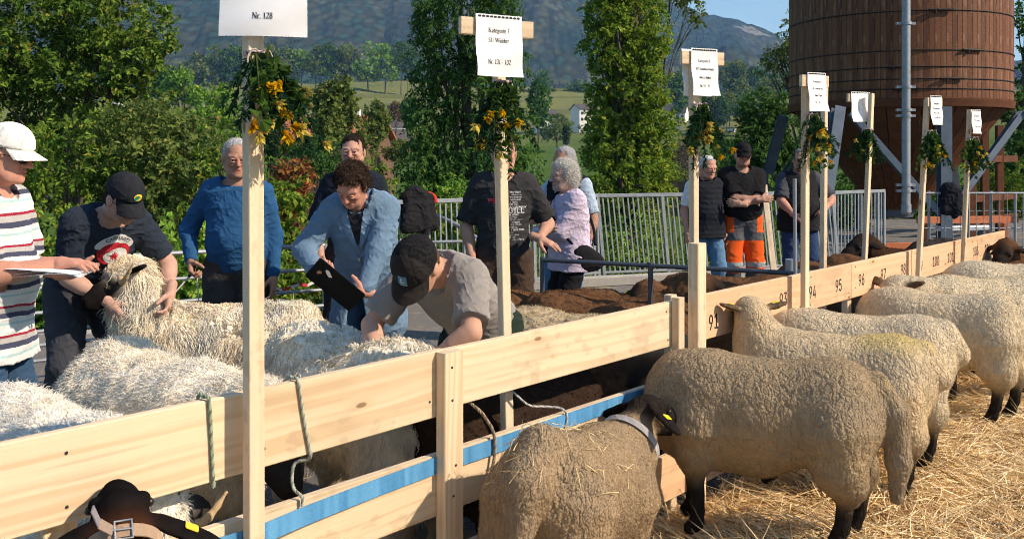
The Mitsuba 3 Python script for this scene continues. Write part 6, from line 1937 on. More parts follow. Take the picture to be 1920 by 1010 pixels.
def limbs_mesh(root, lobes, r0, rng, top=None):
    """A tapered trunk with limbs that reach into the lobes."""
    C = np.array([l[0] for l in lobes])
    root = np.asarray(root, float)
    zt = C[:, 2].max() if top is None else top
    h = max(zt - root[2], 0.5)
    cx = C.mean(0)
    tp = np.array([root + (np.array([cx[0], cx[1], zt]) - root) * np.array([t ** 1.5, t ** 1.5, t]) + np.array([math.sin(t * 5 + root[0]), math.cos(t * 4 + root[1]), 0]) * 0.02 * h * t for t in np.linspace(0, 1, 10)])
    ms = [tube(tp, r0 * (1 - np.linspace(0, 1, 10) * 0.85), 8)]
    for c, r in lobes:
        t = np.clip((c[2] - root[2]) / h * rng.uniform(0.55, 0.8), 0.1, 0.9)
        j = int(t * 9)
        a = tp[j]
        e = np.asarray(c) + rng.normal(size=3) * 0.2 * np.mean(r)
        mid = (a + e) / 2 + np.array([0, 0, 0.12 * np.linalg.norm(e - a)])
        ms.append(tube(smooth_curve([a, mid, e], 8), np.linspace(r0 * 0.45 * (1 - 0.6 * t), r0 * 0.08, len(smooth_curve([a, mid, e], 8))), 5))
        for _ in range(3):
            e2 = np.asarray(c) + rand_unit(rng, 1)[0] * np.broadcast_to(r, 3) * 0.8
            ms.append(tube(smooth_curve([mid, (mid + e2) / 2 + rng.normal(size=3) * 0.08 * np.mean(r), e2], 6), np.linspace(r0 * 0.20 * (1 - 0.5 * t), r0 * 0.03, len(smooth_curve([mid, mid, e2], 6))), 4))
    return cat(ms)


def plant(name, label, cat_, root, lobes, n, L, pal, r0, seed, group=None, stem='trunk', leafname='crown', limbs=True, **k):
    rng = np.random.default_rng(seed)
    key = thing(name, label, cat_, group)
    m, c = crown_mesh(lobes, n, L, pal, rng, seed=seed, **k)
    obj(leafname, m, 'm_leaf', key, smooth=False, color=np.clip(c, 0.003, 0.9))
    if limbs:
        obj(stem, limbs_mesh(root, lobes, r0, rng), 'm_bark', key, smooth=True)
    return key


def plobes(spec, Y, depth=0.8, rng=None):
    """Lobes from (px, py, radius px) at distance Y; they are spread in depth."""
    s = FOC / Y
    out = []
    for i, (px, py, r) in enumerate(spec):
        c = at(px, py, s)
        rr = r / s
        c[1] += math.sin(i * 2.4) * rr * depth * 0.6
        out.append((c, (rr, rr * depth, rr)))
    return out


# near trees
def root_of(px, Y):
    X = (px - CX) / FOC * Y
    return np.array([X, Y, float(ground_z(X, Y)) - 0.05])


plant('broadleaf_tree', 'tall broadleaf tree at the left edge with pale limbs showing through', 'tree', root_of(122, 15), plobes([(40, 40, 140), (180, 30, 110), (250, 100, 60), (120, 150, 120), (20, 190, 110), (215, 190, 85), (100, -90, 150), (300, 60, 45), (265, 215, 60), (-90, 80, 130), (-60, 260, 100), (110, 270, 110)], 15), 34000, 0.095, 'alder', 0.16, 101, gap=0.40)
SH = 'shrubs of the hedge below the pens'
for i, (px, Y, zt, w, pal, lab) in enumerate([
        (10, 9.7, 1.6, 1.0, 'hazel', 'leafy hedge shrub behind the man in the white cap'), (130, 10.2, 1.95, 1.05, 'hazel', 'tall leafy hedge shrub behind the bending man\'s back'),
        (240, 10.6, 2.2, 1.05, 'olive', 'highest hedge shrub, right of the tall left tree'), (335, 10.7, 2.15, 0.95, 'olive', 'hedge shrub left of the man in the blue pullover'),
        (415, 10.4, 1.80, 0.8, 'hazel', 'hedge shrub behind the head of the man in the blue pullover'), (478, 10.2, 1.35, 0.6, 'hazel', 'hedge shrub behind the first signpost'),
        (50, 9.25, 0.75, 0.85, 'fresh', 'low bright shrub at the left edge behind the hurdle'), (185, 9.3, 0.95, 0.85, 'hazel', 'low shrub right behind the bending man'),
        (320, 9.3, 1.0, 0.85, 'fresh', 'low bright shrub between the bending man and the blue pullover'), (455, 9.3, 0.75, 0.75, 'hazel', 'low shrub behind the blue pullover man\'s legs'), (590, 9.6, 0.62, 0.8, 'hazel', 'low dark shrub behind the hurdle beside the blue coat')]):
    X = (px - CX) / FOC * Y
    r = w * 0.8
    zb = -2.35
    rng = np.random.default_rng(200 + i)
    lobes = []
    for j in range(9):
        f = rng.random()
        z = zb + 0.9 + (zt - zb - 0.9 - r * 0.35) * f
        lobes.append(((X + rng.uniform(-0.55, 0.55) * w, Y + rng.uniform(-0.35, 0.5) * w, z), (r * 0.75, r * 0.65, r * 0.72)))
    lobes.append(((X, Y, zt - r * 0.45), (r * 0.8, r * 0.7, r * 0.5)))
    plant('shrub', lab, 'shrub', (X, Y, zb), lobes, 9500, 0.072, pal, 0.045, 210 + i, SH, stem='stem', leafname='foliage', gap=0.33, hollow=0.6)
for i, (px, Y, zt, w, pal, lab, n) in enumerate([
        (535, 10.7, 1.62, 0.42, 'red', 'reddish autumn shrub right of the first signpost', 7000), (500, 10.9, 1.2, 0.4, 'red', 'lower red-brown shrub beside the blue pullover', 4500),
        (720, 12.2, 1.60, 0.55, 'hazel', 'shrub right of the dark-haired man', 6500), (800, 13.0, 1.15, 0.8, 'hazel', 'bush behind the jacket on the railing', 7000), (905, 13.4, 1.45, 0.8, 'fresh', 'light bush behind the second signpost', 8000),
        (1010, 13.6, 1.35, 0.7, 'hazel', 'bush behind the head of the grey-haired man', 6500), (1120, 15.0, 0.9, 0.9, 'fresh', 'low bush behind the bars right of the woman', 6000), (1235, 15.3, 0.85, 0.9, 'hazel', 'low bush behind the bars below the ivy column', 6000),
        (1345, 15.6, 0.95, 0.9, 'hazel', 'low bush behind the two men by the railing', 6000), (1450, 16.0, 1.35, 0.75, 'fresh', 'bright leafy bush left of the man in sunglasses', 6500), (1560, 23.0, 1.2, 1.3, 'dark', 'dark bush under the silo at its left leg', 5000),
        (1640, 26.5, 1.5, 1.5, 'dark', 'dark bush behind the silo hopper', 5000), (1760, 26.5, 1.2, 1.4, 'fresh', 'sunlit bush seen below the silo hopper', 5000), (1880, 26, 1.6, 1.5, 'hazel', 'bush behind the wooden frame right of the silo', 5000)]):
    X = (px - CX) / FOC * Y
    zb = float(ground_z(X, Y)) if Y < 20 else 0.0
    rng = np.random.default_rng(300 + i)
    r = w * 0.7
    lobes = [((X + rng.uniform(-0.6, 0.6) * w, Y + rng.uniform(-0.4, 0.4) * w, max(zb + 0.3, zt - r * 0.5 - abs(rng.normal(0, 0.5)) * (zt - zb) * 0.6)), (r * 0.7, r * 0.6, r * 0.65)) for j in range(8)]
    plant('bush', lab, 'shrub', (X, Y, zb), lobes, n, 0.068 if Y < 20 else 0.11, pal, 0.035, 320 + i, 'bushes behind the railing', stem='stem', leafname='foliage', gap=0.30, hollow=0.6)
plant('dark_tree', 'dark green tree with drooping sprays behind the SU Widder sign', 'tree', root_of(872, 16.5), plobes([(885, 50, 95), (830, 120, 75), (940, 130, 55), (865, 190, 105), (800, 225, 50), (955, 215, 55), (870, 285, 105), (965, 300, 50), (800, 310, 60), (860, -40, 95), (930, 25, 50), (800, 40, 40), (905, 360, 90), (820, 370, 70)], 16.5), 28000, 0.085, 'dark', 0.14, 131, gap=0.41, droop=0.8, width=0.5)
plant('ivy_clad_tree', 'tall tree trunk wrapped in a column of yellow-green ivy', 'tree', root_of(1178, 31), plobes([(1150, 20, 42), (1190, 40, 40), (1132, 30, 36), (1212, 18, 38), (1126, 85, 36), (1220, 75, 36), (1130, -10, 40), (1150, 85, 48), (1195, 100, 52), (1165, 150, 62), (1205, 165, 48), (1170, 215, 68), (1215, 230, 50), (1150, 265, 60), (1195, 290, 68), (1170, 335, 74), (1220, 330, 48), (1140, 350, 50), (1165, -40, 45), (1190, 380, 80), (1230, 270, 30)], 31, depth=1.0), 38000, 0.145, 'ivy', 0.45, 132, gap=0.36, odd=0.10, hollow=0.45)
plant('overhanging_tree', 'tree behind the ivy column with a thin leafy branch against the sky', 'tree', root_of(1205, 36), [(at(x, y, FOC / 36), (r / 50, r / 50, r / 50)) for x, y, r in ((1300, 2, 22), (1308, 28, 14), (1275, -25, 26), (1222, -60, 60), (1212, 20, 30))], 3600, 0.17, 'olive', 0.10, 133, gap=0.2)
plant('broadleaf_tree', 'dark broadleaf tree left of the silo behind the man in sunglasses', 'tree', root_of(1440, 26), plobes([(1435, 215, 48), (1465, 245, 45), (1415, 265, 42), (1450, 300, 55), (1400, 320, 40), (1480, 320, 50), (1440, 345, 50)], 26), 14000, 0.12, 'dark', 0.14, 134, gap=0.36)
plant('broadleaf_tree', 'tree behind the silo whose branch tips show left of it', 'tree', root_of(1530, 31), [(at(x, y, FOC / 31), (r / 58,) * 3) for x, y, r in ((1462, 85, 16), (1452, 108, 20), (1470, 118, 14), (1445, 128, 10), (1530, 60, 60), (1540, 150, 60), (1475, 100, 15))], 4500, 0.13, 'olive', 0.2, 135, gap=0.2)
plant('broadleaf_tree', 'dark tree at the right edge beyond the silo', 'tree', root_of(1925, 27), plobes([(1930, 30, 30), (1918, 190, 40), (1925, 250, 50), (1940, 110, 30), (1915, 310, 50)], 27), 7000, 0.12, 'dark', 0.22, 136, gap=0.38)

# trees in the valley and on the hillsides
def far_tree(px, yt, yb, w, Y, pal, label, n, seed, group=None, conifer=False):
    s = FOC / Y
    rng = np.random.default_rng(seed)
    X = (px - CX) / s
    zt, zb, W = EYE - (yt - HY) / s, EYE - (yb - HY) / s, w / s
    g = float(ground_z(X, Y))
    H = zt - zb
    lobes = []
    if conifer:
        for i in range(7):
            f = i / 6
            lobes.append(((X, Y, zb + H * (0.08 + 0.86 * f)), (W * 0.5 * (1.02 - f), W * 0.5 * (1.02 - f), H * 0.10)))
    else:
        for i in range(11):
            a, f = rng.uniform(0, 2 * PI), rng.random()
            z = zb + H * (0.15 + 0.68 * f)
            wr = W * 0.34 * math.sqrt(max(1 - ((f - 0.4) / 0.75) ** 2, 0.1))
            lobes.append(((X + math.cos(a) * wr, Y + math.sin(a) * wr, z), (W * 0.24, W * 0.24, H * 0.17)))
        lobes.append(((X, Y, zt - H * 0.16), (W * 0.2, W * 0.2, H * 0.16)))
    plant('conifer_tree' if conifer else 'valley_tree', label, 'tree', (X, Y, min(g, zb - 0.02 * H) - 0.2), lobes, n, max(W, H) * 0.085 if n < 2500 else max(W, H) * 0.042, pal, W * 0.03, seed, group, gap=0.16, hollow=0.4, spray=6 if n < 2500 else 10, droop=0.15, width=0.85)


VT = [
    (640, 142, 330, 92, 56, 'olive', 'rounded olive-green tree in the valley behind the dark-haired man', 9000), (704, 190, 300, 50, 64, 'olive', 'slim olive tree left of the white valley house', 4500),
    (592, 255, 345, 110, 48, 'dark', 'low dark tree below the red roofs', 6000), (412, 158, 300, 110, 62, 'fresh', 'light green valley tree left of the first signpost', 6000), (505, 225, 330, 90, 52, 'conifer', 'deep green valley tree right behind the first signpost', 6000),
    (566, 165, 215, 52, 200, 'yellow', 'small yellowing tree on the meadow slope', 2400), (346, 130, 205, 70, 150, 'fresh', 'green tree right of the tall left tree', 2400), (295, 118, 190, 70, 170, 'dark', 'dark tree just behind the tall left tree', 2400), (740, 190, 228, 32, 230, 'brown', 'small red-brown tree above the white valley house', 1500),
    (672, 268, 315, 40, 58, 'fresh', 'bright yellow-green bush below the red gable', 2500), (745, 262, 300, 50, 80, 'olive', 'olive bush below the white valley house', 2400), (1285, 255, 335, 70, 62, 'grey', 'bare grey-brown bush right of the ivy column', 2600), (1262, 300, 345, 50, 58, 'olive', 'olive bush at the foot of the ivy column', 2500),
    (1045, 215, 262, 60, 330, 'olive', 'hedge-like tree beside the hillside house', 1800), (1062, 232, 275, 10, 200, 'conifer', 'small pointed tree in the green field', 900), (1352, 255, 345, 70, 66, 'dark', 'dark tree behind the white-haired man', 4500), (1395, 270, 340, 50, 60, 'olive', 'olive tree behind the man with crossed arms', 3500),
    (1008, 150, 235, 40, 200, 'dark', 'dark tree right of the SU Widder bouquet', 2000), (770, 185, 250, 40, 180, 'dark', 'dark shrubby tree left of the drooping tree', 1800)]
for i, (px, yt, yb, w, Y, pal, lab, n) in enumerate(VT):
    far_tree(px, yt, yb, w, Y, pal, lab, n, 500 + i)
rng = np.random.default_rng(77)
HT = []
for px, yt, yb, w, pal in ((372, 100, 168, 48, 'olive'), (402, 86, 168, 58, 'olive'), (440, 84, 165, 55, 'dark'), (478, 88, 160, 46, 'olive'), (510, 84, 150, 40, 'olive'), (538, 86, 142, 40, 'olive'), (565, 92, 140, 36, 'fresh'), (592, 84, 142, 44, 'olive'), (622, 80, 145, 40, 'dark'), (652, 84, 146, 46, 'olive'), (690, 82, 150, 52, 'fresh'), (722, 84, 150, 52, 'fresh'), (752, 78, 120, 40, 'dark'), (765, 112, 140, 26, 'olive'), (345, 118, 170, 40, 'olive'), (310, 128, 172, 34, 'olive'), (776, 90, 140, 30, 'dark'), (1020, 130, 190, 40, 'dark'), (1085, 150, 190, 46, 'dark'), (1100, 168, 200, 30, 'dark'), (1062, 175, 196, 24, 'dark')):
    HT.append((px, yt, yb, w, 610, pal))
for i in range(30):
    px = rng.uniform(1262, 1478)
    base = rng.uniform(0, 1)
    yb = 232 - base * 70
    hgt = rng.uniform(38, 62)
    HT.append((px, yb - hgt, yb, rng.uniform(26, 44), 380 + base * 260, 'conifer' if rng.random() < 0.25 else ('dark', 'olive', 'dark')[int(rng.integers(3))]))
ORD = 'first second third fourth fifth sixth seventh eighth ninth tenth eleventh twelfth thirteenth fourteenth fifteenth sixteenth seventeenth eighteenth nineteenth twentieth twenty-first twenty-second twenty-third twenty-fourth twenty-fifth twenty-sixth twenty-seventh twenty-eighth twenty-ninth thirtieth'.split()
HT.sort(key=lambda h: h[0])
cnt, labs = {}, []
for h in HT:
    w_ = 'of the wood along the hill meadow' if h[0] < 800 else 'on the wooded slope below the right mountain' if h[0] > 1200 else 'on the slope left of the ivy column'
    cnt[w_] = cnt.get(w_, 0) + 1
    labs.append(f"{ {'dark': 'dark green', 'olive': 'olive green', 'conifer': 'deep green', 'fresh': 'bright green'}[h[5]] } tree, {ORD[cnt[w_] - 1]} from the left {w_}")
for i, (px, yt, yb, w, Y, pal) in enumerate(HT):
    left = px < 1000
    far_tree(px, yt, yb, w, Y, pal, labs[i], 1500, 600 + i,
             'trees along the hill meadow' if px < 800 else 'trees of the wooded slope' if px > 1200 else 'trees on the middle slope', conifer=(pal == 'conifer' and px > 1200))
# ------------------------------------------------------------------ wooden silo
def silo_col(p, n, uv):
    t = cell_rand(dr.floor(uv.y), 3.0, 1.0)
    g = noise(uv.x * 1.4, uv.y * 50.0, 3.0)
    w = fbm(uv.x * 0.8, uv.y * 3.0, 5.0)
    c = mix((0.105, 0.038, 0.016), (0.245, 0.096, 0.040), 0.55 * t + 0.3 * g + 0.3 * (w - 0.4))
    scuff = smoothstep(0.70, 0.8, noise(uv.x * 3.0, uv.y * 30.0, 9.0))
    c = mix(c, (0.42, 0.27, 0.17), scuff * 0.25)
    return mix(c, (0.06, 0.03, 0.02), 0.4 * smoothstep(0.55, 0.8, fbm(uv.x * 0.4, uv.y * 2.2, 31.0)))


scene['m_stave'] = P2(base_color=mikit.proc(silo_col), roughness=0.6, specular=0.3)
scene['m_hoop'] = P2(base_color={'type': 'rgb', 'value': [0.035, 0.028, 0.026]}, roughness=0.6, metallic=0.3, specular=0.3)
scene['m_beam'] = P2(base_color=mikit.proc(lambda p, n, uv: mix((0.085, 0.115, 0.155), (0.155, 0.19, 0.235), fbm(p.x * 5, p.y * 5, p.z * 5))), roughness=0.45, metallic=0.35, specular=0.5)
silo = thing('wooden_silo', 'huge round brown wooden silo with steel hoops on slanted steel legs', 'silo')
SC, SR, ZB, ZT = np.array([7.815, 19.49, 0.0]), 2.085, 2.74, 9.0
NST = 128
variants = []
for q in range(8):
    w = 2 * PI * SR / NST
    m, uv = bar((0, 0, 0), (0, 0, ZT - ZB), w - 0.005, 0.045, ch=0.0025, up=(1, 0, 0), seed=900 + q)
    uv = np.column_stack([uv[:, 0], uv[:, 1] * 0.8 + q * 13.37 + 0.2])
    variants.append(mikit.ply(m, 'm_stave', uv=uv))
for i in range(NST):
    a = 2 * PI * i / NST
    k = numbered(silo + '__stave')
    scene[k] = {**variants[(i * 5 + i // 3) % 8], 'to_world': T().translate([float(SC[0] + math.sin(a) * SR), float(SC[1] - math.cos(a) * SR), ZB]).rotate([0, 0, 1], math.degrees(a))}
ang = np.linspace(0, 2 * PI, 121)[:-1]
ringp = lambda r, z: SC + np.stack([np.sin(ang) * r, -np.cos(ang) * r, 0 * ang + z], 1)
obj('core', tri(*(lambda m: (m.vertices + SC, m.faces))(lathe([(SR - 0.035, ZB), (SR - 0.035, ZT)], 96))), 'm_hoop', silo, smooth=True)
for z in (2.90, 3.08, 3.30, 3.60, 4.32, 5.05, 5.8, 6.6, 7.5, 8.4):
    h = obj('hoop', tube(ringp(SR + 0.030, z), 0.012, 6, closed=True), 'm_hoop', silo, smooth=True)
    for a in ((0.35 + z * 2.1) % 0.9 - 0.45,):
        c = SC + np.array([math.sin(a) * (SR + 0.06), -math.cos(a) * (SR + 0.06), z])
        tdir = np.array([math.cos(a), math.sin(a), 0])
        obj('turnbuckle', cat([tube([c - tdir * 0.22, c + tdir * 0.22], 0.022, 8), tube([c - tdir * 0.1 + [0, 0, 0.02], c - tdir * 0.1 - [0, 0, 0.06]], 0.02, 6)]), 'm_hoop', h, smooth=True)
obj('ring_beam', tri(*(lambda m: (m.vertices + SC, m.faces))(lathe([(SR - 0.06, ZB - 0.16), (SR + 0.03, ZB - 0.16), (SR + 0.06, ZB - 0.02), (SR + 0.03, ZB - 0.005), (SR - 0.06, ZB - 0.004)], 96))), 'm_redwood0', silo, smooth=False)
# hopper of planks
nh = 40
for i in range(nh):
    a0, a1 = 2 * PI * i / nh, 2 * PI * (i + 0.94) / nh
    P = []
    for (r, z) in ((SR - 0.12, ZB - 0.16), (0.42, 0.62)):
        for a in (a0, a1):
            for o in (0, 0.03):
                P.append(SC + [math.sin(a) * (r + o), -math.cos(a) * (r + o), z])
    obj('hopper_plank', tri(P, [(0, 2, 3), (0, 3, 1), (4, 5, 7), (4, 7, 6), (1, 3, 7), (1, 7, 5), (0, 4, 6), (0, 6, 2), (0, 1, 5), (0, 5, 4), (2, 6, 7), (2, 7, 3)]), 'm_redwood%d' % (i % 2), silo)
obj('outlet', tri(*(lambda m: (m.vertices + SC, m.faces))(lathe([(0.0, 0.45), (0.30, 0.45), (0.36, 0.62), (0.46, 0.66)], 24))), 'm_beam', silo, smooth=30)
scene['m_redwood0'] = P2(base_color=mikit.proc(lambda p, n, uv: mix((0.075, 0.028, 0.014), (0.15, 0.058, 0.026), fbm(p.x * 4, p.y * 4, p.z * 12))), roughness=0.7, specular=0.2)
scene['m_redwood1'] = P2(base_color=mikit.proc(lambda p, n, uv: mix((0.085, 0.032, 0.015), (0.17, 0.066, 0.029), fbm(p.x * 5, p.y * 5, p.z * 11))), roughness=0.7, specular=0.2)


def ibeam(a, b, w=0.16, d=0.16, t=0.014, up=(0, 1, 0)):
    a, b = np.asarray(a, float), np.asarray(b, float)
    x = unit(b - a); y = unit(np.cross(up, x)); z = np.cross(x, y)
    L = np.linalg.norm(b - a)
    ms = []
    for o, ww, tt in ((z * (d / 2), w, t), (-z * (d / 2), w, t)):
        m, _ = bar(a + o, b + o, tt, ww, ch=0.002, up=z); ms.append(m)
    m, _ = bar(a, b, d - t, t, ch=0.002, up=z); ms.append(m)
    return cat(ms)


legs_xy = [(-1.0, -1.0), (0.02, -1.14), (1.02, -0.9), (-1.0, 1.0), (0.0, 1.12), (1.0, 1.0)]
foot = []
for i, (ux, uy) in enumerate(legs_xy):
    top_ = SC + np.array([ux * SR * 0.86, uy * SR * 0.86, ZB - 0.17])
    bot = SC + np.array([ux * SR * (0.86 if i in (1, 4) else 1.12), uy * SR * (0.86 if i in (1, 4) else 1.12), 0.02])
    obj('leg', ibeam(bot, top_, 0.20, 0.20), 'm_beam', silo)
    pl, _ = bar(bot + [-0.2, 0, 0.012], bot + [0.2, 0, 0.012], 0.4, 0.02, up=(0, 1, 0)); obj('foot_plate', pl, 'm_beam', silo)
    foot.append((bot, top_))
for i, j in ((0, 1), (2, 1), (0, 3), (2, 5)):
    a = foot[i][1] * 0.96 + foot[i][0] * 0.04; b = foot[j][0] * 0.80 + foot[j][1] * 0.20
    obj('brace', ibeam(a + (foot[j][1] - foot[i][1]) * 0.12, b, 0.12, 0.12), 'm_beam', silo)
a, b = foot[2][1] + [-0.15, -0.1, -0.05], foot[2][0] + [0.75, -0.1, 0.5]
obj('brace', ibeam(a, b, 0.12, 0.12), 'm_beam', silo)
# filling pipe in front
pp = at(1699, HY, 108)
pipe = obj('filling_pipe', cat([tube([[pp[0], pp[1], 0.80], [pp[0], pp[1], 9.0]], 0.072, 20), tube([[pp[0], pp[1], 0.70], [pp[0], pp[1], 0.84]], [0.085, 0.085], 20), tube([[pp[0], pp[1], 0.66], [pp[0], pp[1], 0.70]], [0.06, 0.085], 20)]), 'm_galv', silo, smooth=35)
for z in (1.05, 1.15, 2.35, 2.45, 2.85, 3.95, 5.2, 6.6):
    obj('clamp', cat([tube([[pp[0], pp[1], z], [pp[0], pp[1], z + 0.05]], 0.090, 16), box((pp[0] - 0.16, pp[1] - 0.02, z), (pp[0] + 0.16, pp[1] + 0.06, z + 0.045))]), 'm_galv', pipe, smooth=35)

# reddish timber frame beside the silo
fr = thing('timber_frame', 'red-brown timber scaffold frame under the right side of the silo', 'frame')
sF = 92
for px in (1822, 1846, 1874):
    c = at(px, HY, sF - (px - 1822) * 0.1)
    plank('timber_post', fr, 'm_redwood1', (c[0], c[1], 0.02), (c[0], c[1], 2.34), 0.14, 0.12, up=(1, 0, 0))
for z, o in ((0.35, -0.14), (0.80, -0.14), (1.62, -0.14)):
    a, b = at(1800, HY, sF), at(1900, HY, sF - 8)
    a[2] = b[2] = z; a[1] += o; b[1] += o
    plank('cross_timber', fr, 'm_redwood0', a, b, 0.14, 0.06)
og = thing('orange_beam', 'long orange-red wooden beam lying low behind the wire hurdle', 'beam')
scene['m_orangebeam'] = P2(base_color=mikit.proc(lambda p, n, uv: mix((0.40, 0.115, 0.045), (0.52, 0.17, 0.07), fbm(p.x * 3, p.y * 9, p.z * 30))), roughness=0.6, specular=0.3)
a, b = at(1722, 412, 104), at(1905, 411, 101)
plank('beam', og, 'm_orangebeam', a, b, 0.125, 0.12)
for px in (1738, 1890):
    c = at(px, 412, 103)
    plank('prop', og, 'm_orangebeam', (c[0], c[1] + 0.10, 0.02), (c[0], c[1] + 0.10, c[2] - 0.065), 0.08, 0.08, up=(1, 0, 0))
a, b = at(1655, 448, 112), at(1722, 446, 112)
og2 = thing('beam_stack', 'two short orange beams lying at the foot of the silo column', 'beams')
for i in range(2):
    plank('beam', og2, 'm_orangebeam', (a[0] - 0.1, a[1], 0.06 + 0.11 * i), (b[0] + 0.1, b[1] + 0.1, 0.06 + 0.11 * i), 0.10, 0.10)
wt = thing('white_trough', 'long white trough on the ground below the orange beam', 'trough')
a, b = at(1756, 428, 103), at(1850, 426, 102)
m, _ = bar(a, b, 0.09, 0.25, ch=0.02); obj('tray', m, 'm_paper', wt)
for t in (0.1, 0.9):
    c = a * (1 - t) + b * t
    obj('leg', box((c[0] - 0.03, c[1] - 0.1, 0.0), (c[0] + 0.03, c[1] + 0.1, c[2] - 0.04)), 'm_beam', wt)
# ------------------------------------------------------------------ hurdles and railings
def pt(px, py, z, zeye=EYE):
    """The point at height z seen at pixel (px, py)."""
    s = (py - HY) / (EYE - z)
    p = at(px, py, s)
    return p


hu = thing('sheep_hurdle', 'low galvanised hurdle of horizontal tubes at the left behind the men', 'hurdle')
a, b = pt(205, 481, 0.98), pt(592, 460, 0.98)
d = (b - a); d[2] = 0
A0, B0_ = a - d * 0.55, b + d * 0.05
for z in (0.98, 0.80, 0.64, 0.52, 0.43, 0.33):
    obj('tube', tube([[A0[0], A0[1], z], [B0_[0], B0_[1], z]], 0.017 if z > 0.9 else 0.013, 10), 'm_galv', hu, smooth=35)
for t in (0.0, 0.36, 0.70, 1.0):
    c = A0 + (B0_ - A0) * t
    obj('upright', tube([[c[0], c[1], 0.0], [c[0], c[1], 0.99]], 0.018, 10), 'm_galv', hu, smooth=35)
tp = thing('barrier_tape', 'red and white barrier tape along the hurdle', 'tape')
nT = 10
e0, e1 = A0 + d * 1.15, B0_
for i in range(nT):
    t0, t1 = i / nT, (i + 1) / nT
    P = [e0 + (e1 - e0) * t for t in (t0, t1)]
    z = [0.715 - 0.05 * math.sin(t * PI) + 0.012 * math.sin(t * 21) for t in (t0, t1)]
    q = np.array([[P[0][0], P[0][1] - 0.022, z[0]], [P[1][0], P[1][1] - 0.022, z[1]], [P[1][0], P[1][1] - 0.024, z[1] + 0.022], [P[0][0], P[0][1] - 0.024, z[0] + 0.022]])
    q = np.vstack([q, q + [0, 0.0015, 0]])
    obj('stripe', tri(q, [(0, 1, 2), (0, 2, 3), (4, 6, 5), (4, 7, 6), (3, 2, 6), (3, 6, 7), (0, 5, 1), (0, 4, 5)]), 'm_plastic', tp, color=(0.62, 0.05, 0.05) if i % 2 else (0.75, 0.75, 0.75))

h2 = thing('dark_hurdle', 'dark steel hurdle closing the brown sheep pen below the woman', 'hurdle')
a, b = pt(1017, 487, 0.98), pt(1500, 509, 0.99)
for z in (0.98, 0.62, 0.36):
    e = [[a[0], a[1], z], [b[0] + (0.0 if z > 0.9 else -0.05), b[1], z]]
    obj('tube', tube(e, 0.0145, 10), 'm_darksteel', h2, smooth=35)
for t in (0.0, 0.45):
    c = a + (b - a) * t
    obj('upright', tube([[c[0], c[1], 0.0], [c[0], c[1], 1.0]], 0.016, 10), 'm_darksteel', h2, smooth=35)
ring = np.array([[b[0] + 0.07 * math.cos(t), b[1] + 0.07 * math.sin(t), 0.985] for t in np.linspace(0, 2 * PI, 25)[:-1]])
obj('ring', tube(ring, 0.014, 8, closed=True), 'm_darksteel', h2, smooth=True)
obj('peg', tube([[b[0] - 0.05, b[1] + 0.02, 0.98], [b[0] - 0.05, b[1] + 0.02, 1.06]], 0.03, 12), 'm_galv', h2, smooth=35)
scene['m_darksteel'] = P2(base_color=mikit.proc(lambda p, n, uv: mix((0.055, 0.065, 0.078), (0.11, 0.125, 0.14), fbm(p.x * 9, p.y * 9, p.z * 9))), roughness=0.45, metallic=0.4, specular=0.5)
pl0 = np.array([(1487 - CX) / 330, FOC / 330, 0])
tag(obj('thin_pole', tube([[pl0[0] + 0.01, pl0[1] - 0.03, 0.02], [pl0[0], pl0[1] - 0.03, 1.53]], 0.011, 10), 'm_galv', smooth=True), 'thin grey steel pole standing at the fence by board number 93', 'pole')

rl = thing('railing', 'galvanised steel railing with upright bars along the terrace edge', 'railing')
P0, P1, P2_, P3 = pt(738, 379, 1.15), pt(1120, 366.5, 1.15), pt(1560, 361, 1.15), pt(1658, 360, 1.13)
for (a, b, n, lean) in ((P0, P1, 40, 0.03), (P1, P2_, 50, 0.11), (P2_ + [0.04, 0.02, 0], P3, 15, 0.0)):
    d = b - a; dd = unit([d[0], d[1], 0])
    off = dd * lean * 1.0
    for z, r in ((1.15, 0.024), (0.14, 0.016)):
        q0, q1 = a + off * (1.15 - z), b + off * (1.15 - z)
        m, _ = bar([q0[0], q0[1], z], [q1[0], q1[1], z], r * 2, r * 1.6, ch=0.004); obj('rail', m, 'm_galv', rl)
    for i in range(n + 1):
        c = a + d * (i / n)
        post = i % 13 == 0 or i == n
        m, _ = bar([c[0] + off[0], c[1] + off[1], 0.0 if post else 0.15], [c[0], c[1], 1.14], 0.045 if post else 0.021, 0.03 if post else 0.012, ch=0.002, up=dd)
        obj('post' if post else 'bar', m, 'm_galv', rl)
sr = thing('stair_handrail', 'sloping galvanised handrail below the hung jacket', 'handrail')
q = [at(805, 396, 158), at(880, 436, 162), at(985, 520, 166)]
obj('rail', tube(smooth_curve(q, 20), 0.024, 10), 'm_galv', sr, smooth=True)
q2 = [at(690, 455, 168), at(870, 452, 164), at(892, 449, 164)]
obj('lower_rail', tube(smooth_curve(q2, 20), 0.018, 10), 'm_galv', sr, smooth=True)
for c in (q[1], q[2], q2[1]):
    obj('upright', tube([[c[0], c[1] + 0.03, 0.0], [c[0], c[1] + 0.03, c[2]]], 0.02, 10), 'm_galv', sr, smooth=35)
wp = thing('leaning_lath', 'pale wooden lath leaning on the railing beside the man in sunglasses', 'lath')
c = at(1432, 345, 140); e = at(1452, 500, 150)
plank('lath', wp, 'm_lath', (e[0], e[1] - 0.05, 0.03), (c[0], c[1] - 0.02, 1.28), 0.075, 0.03, up=(1, 0, 0))

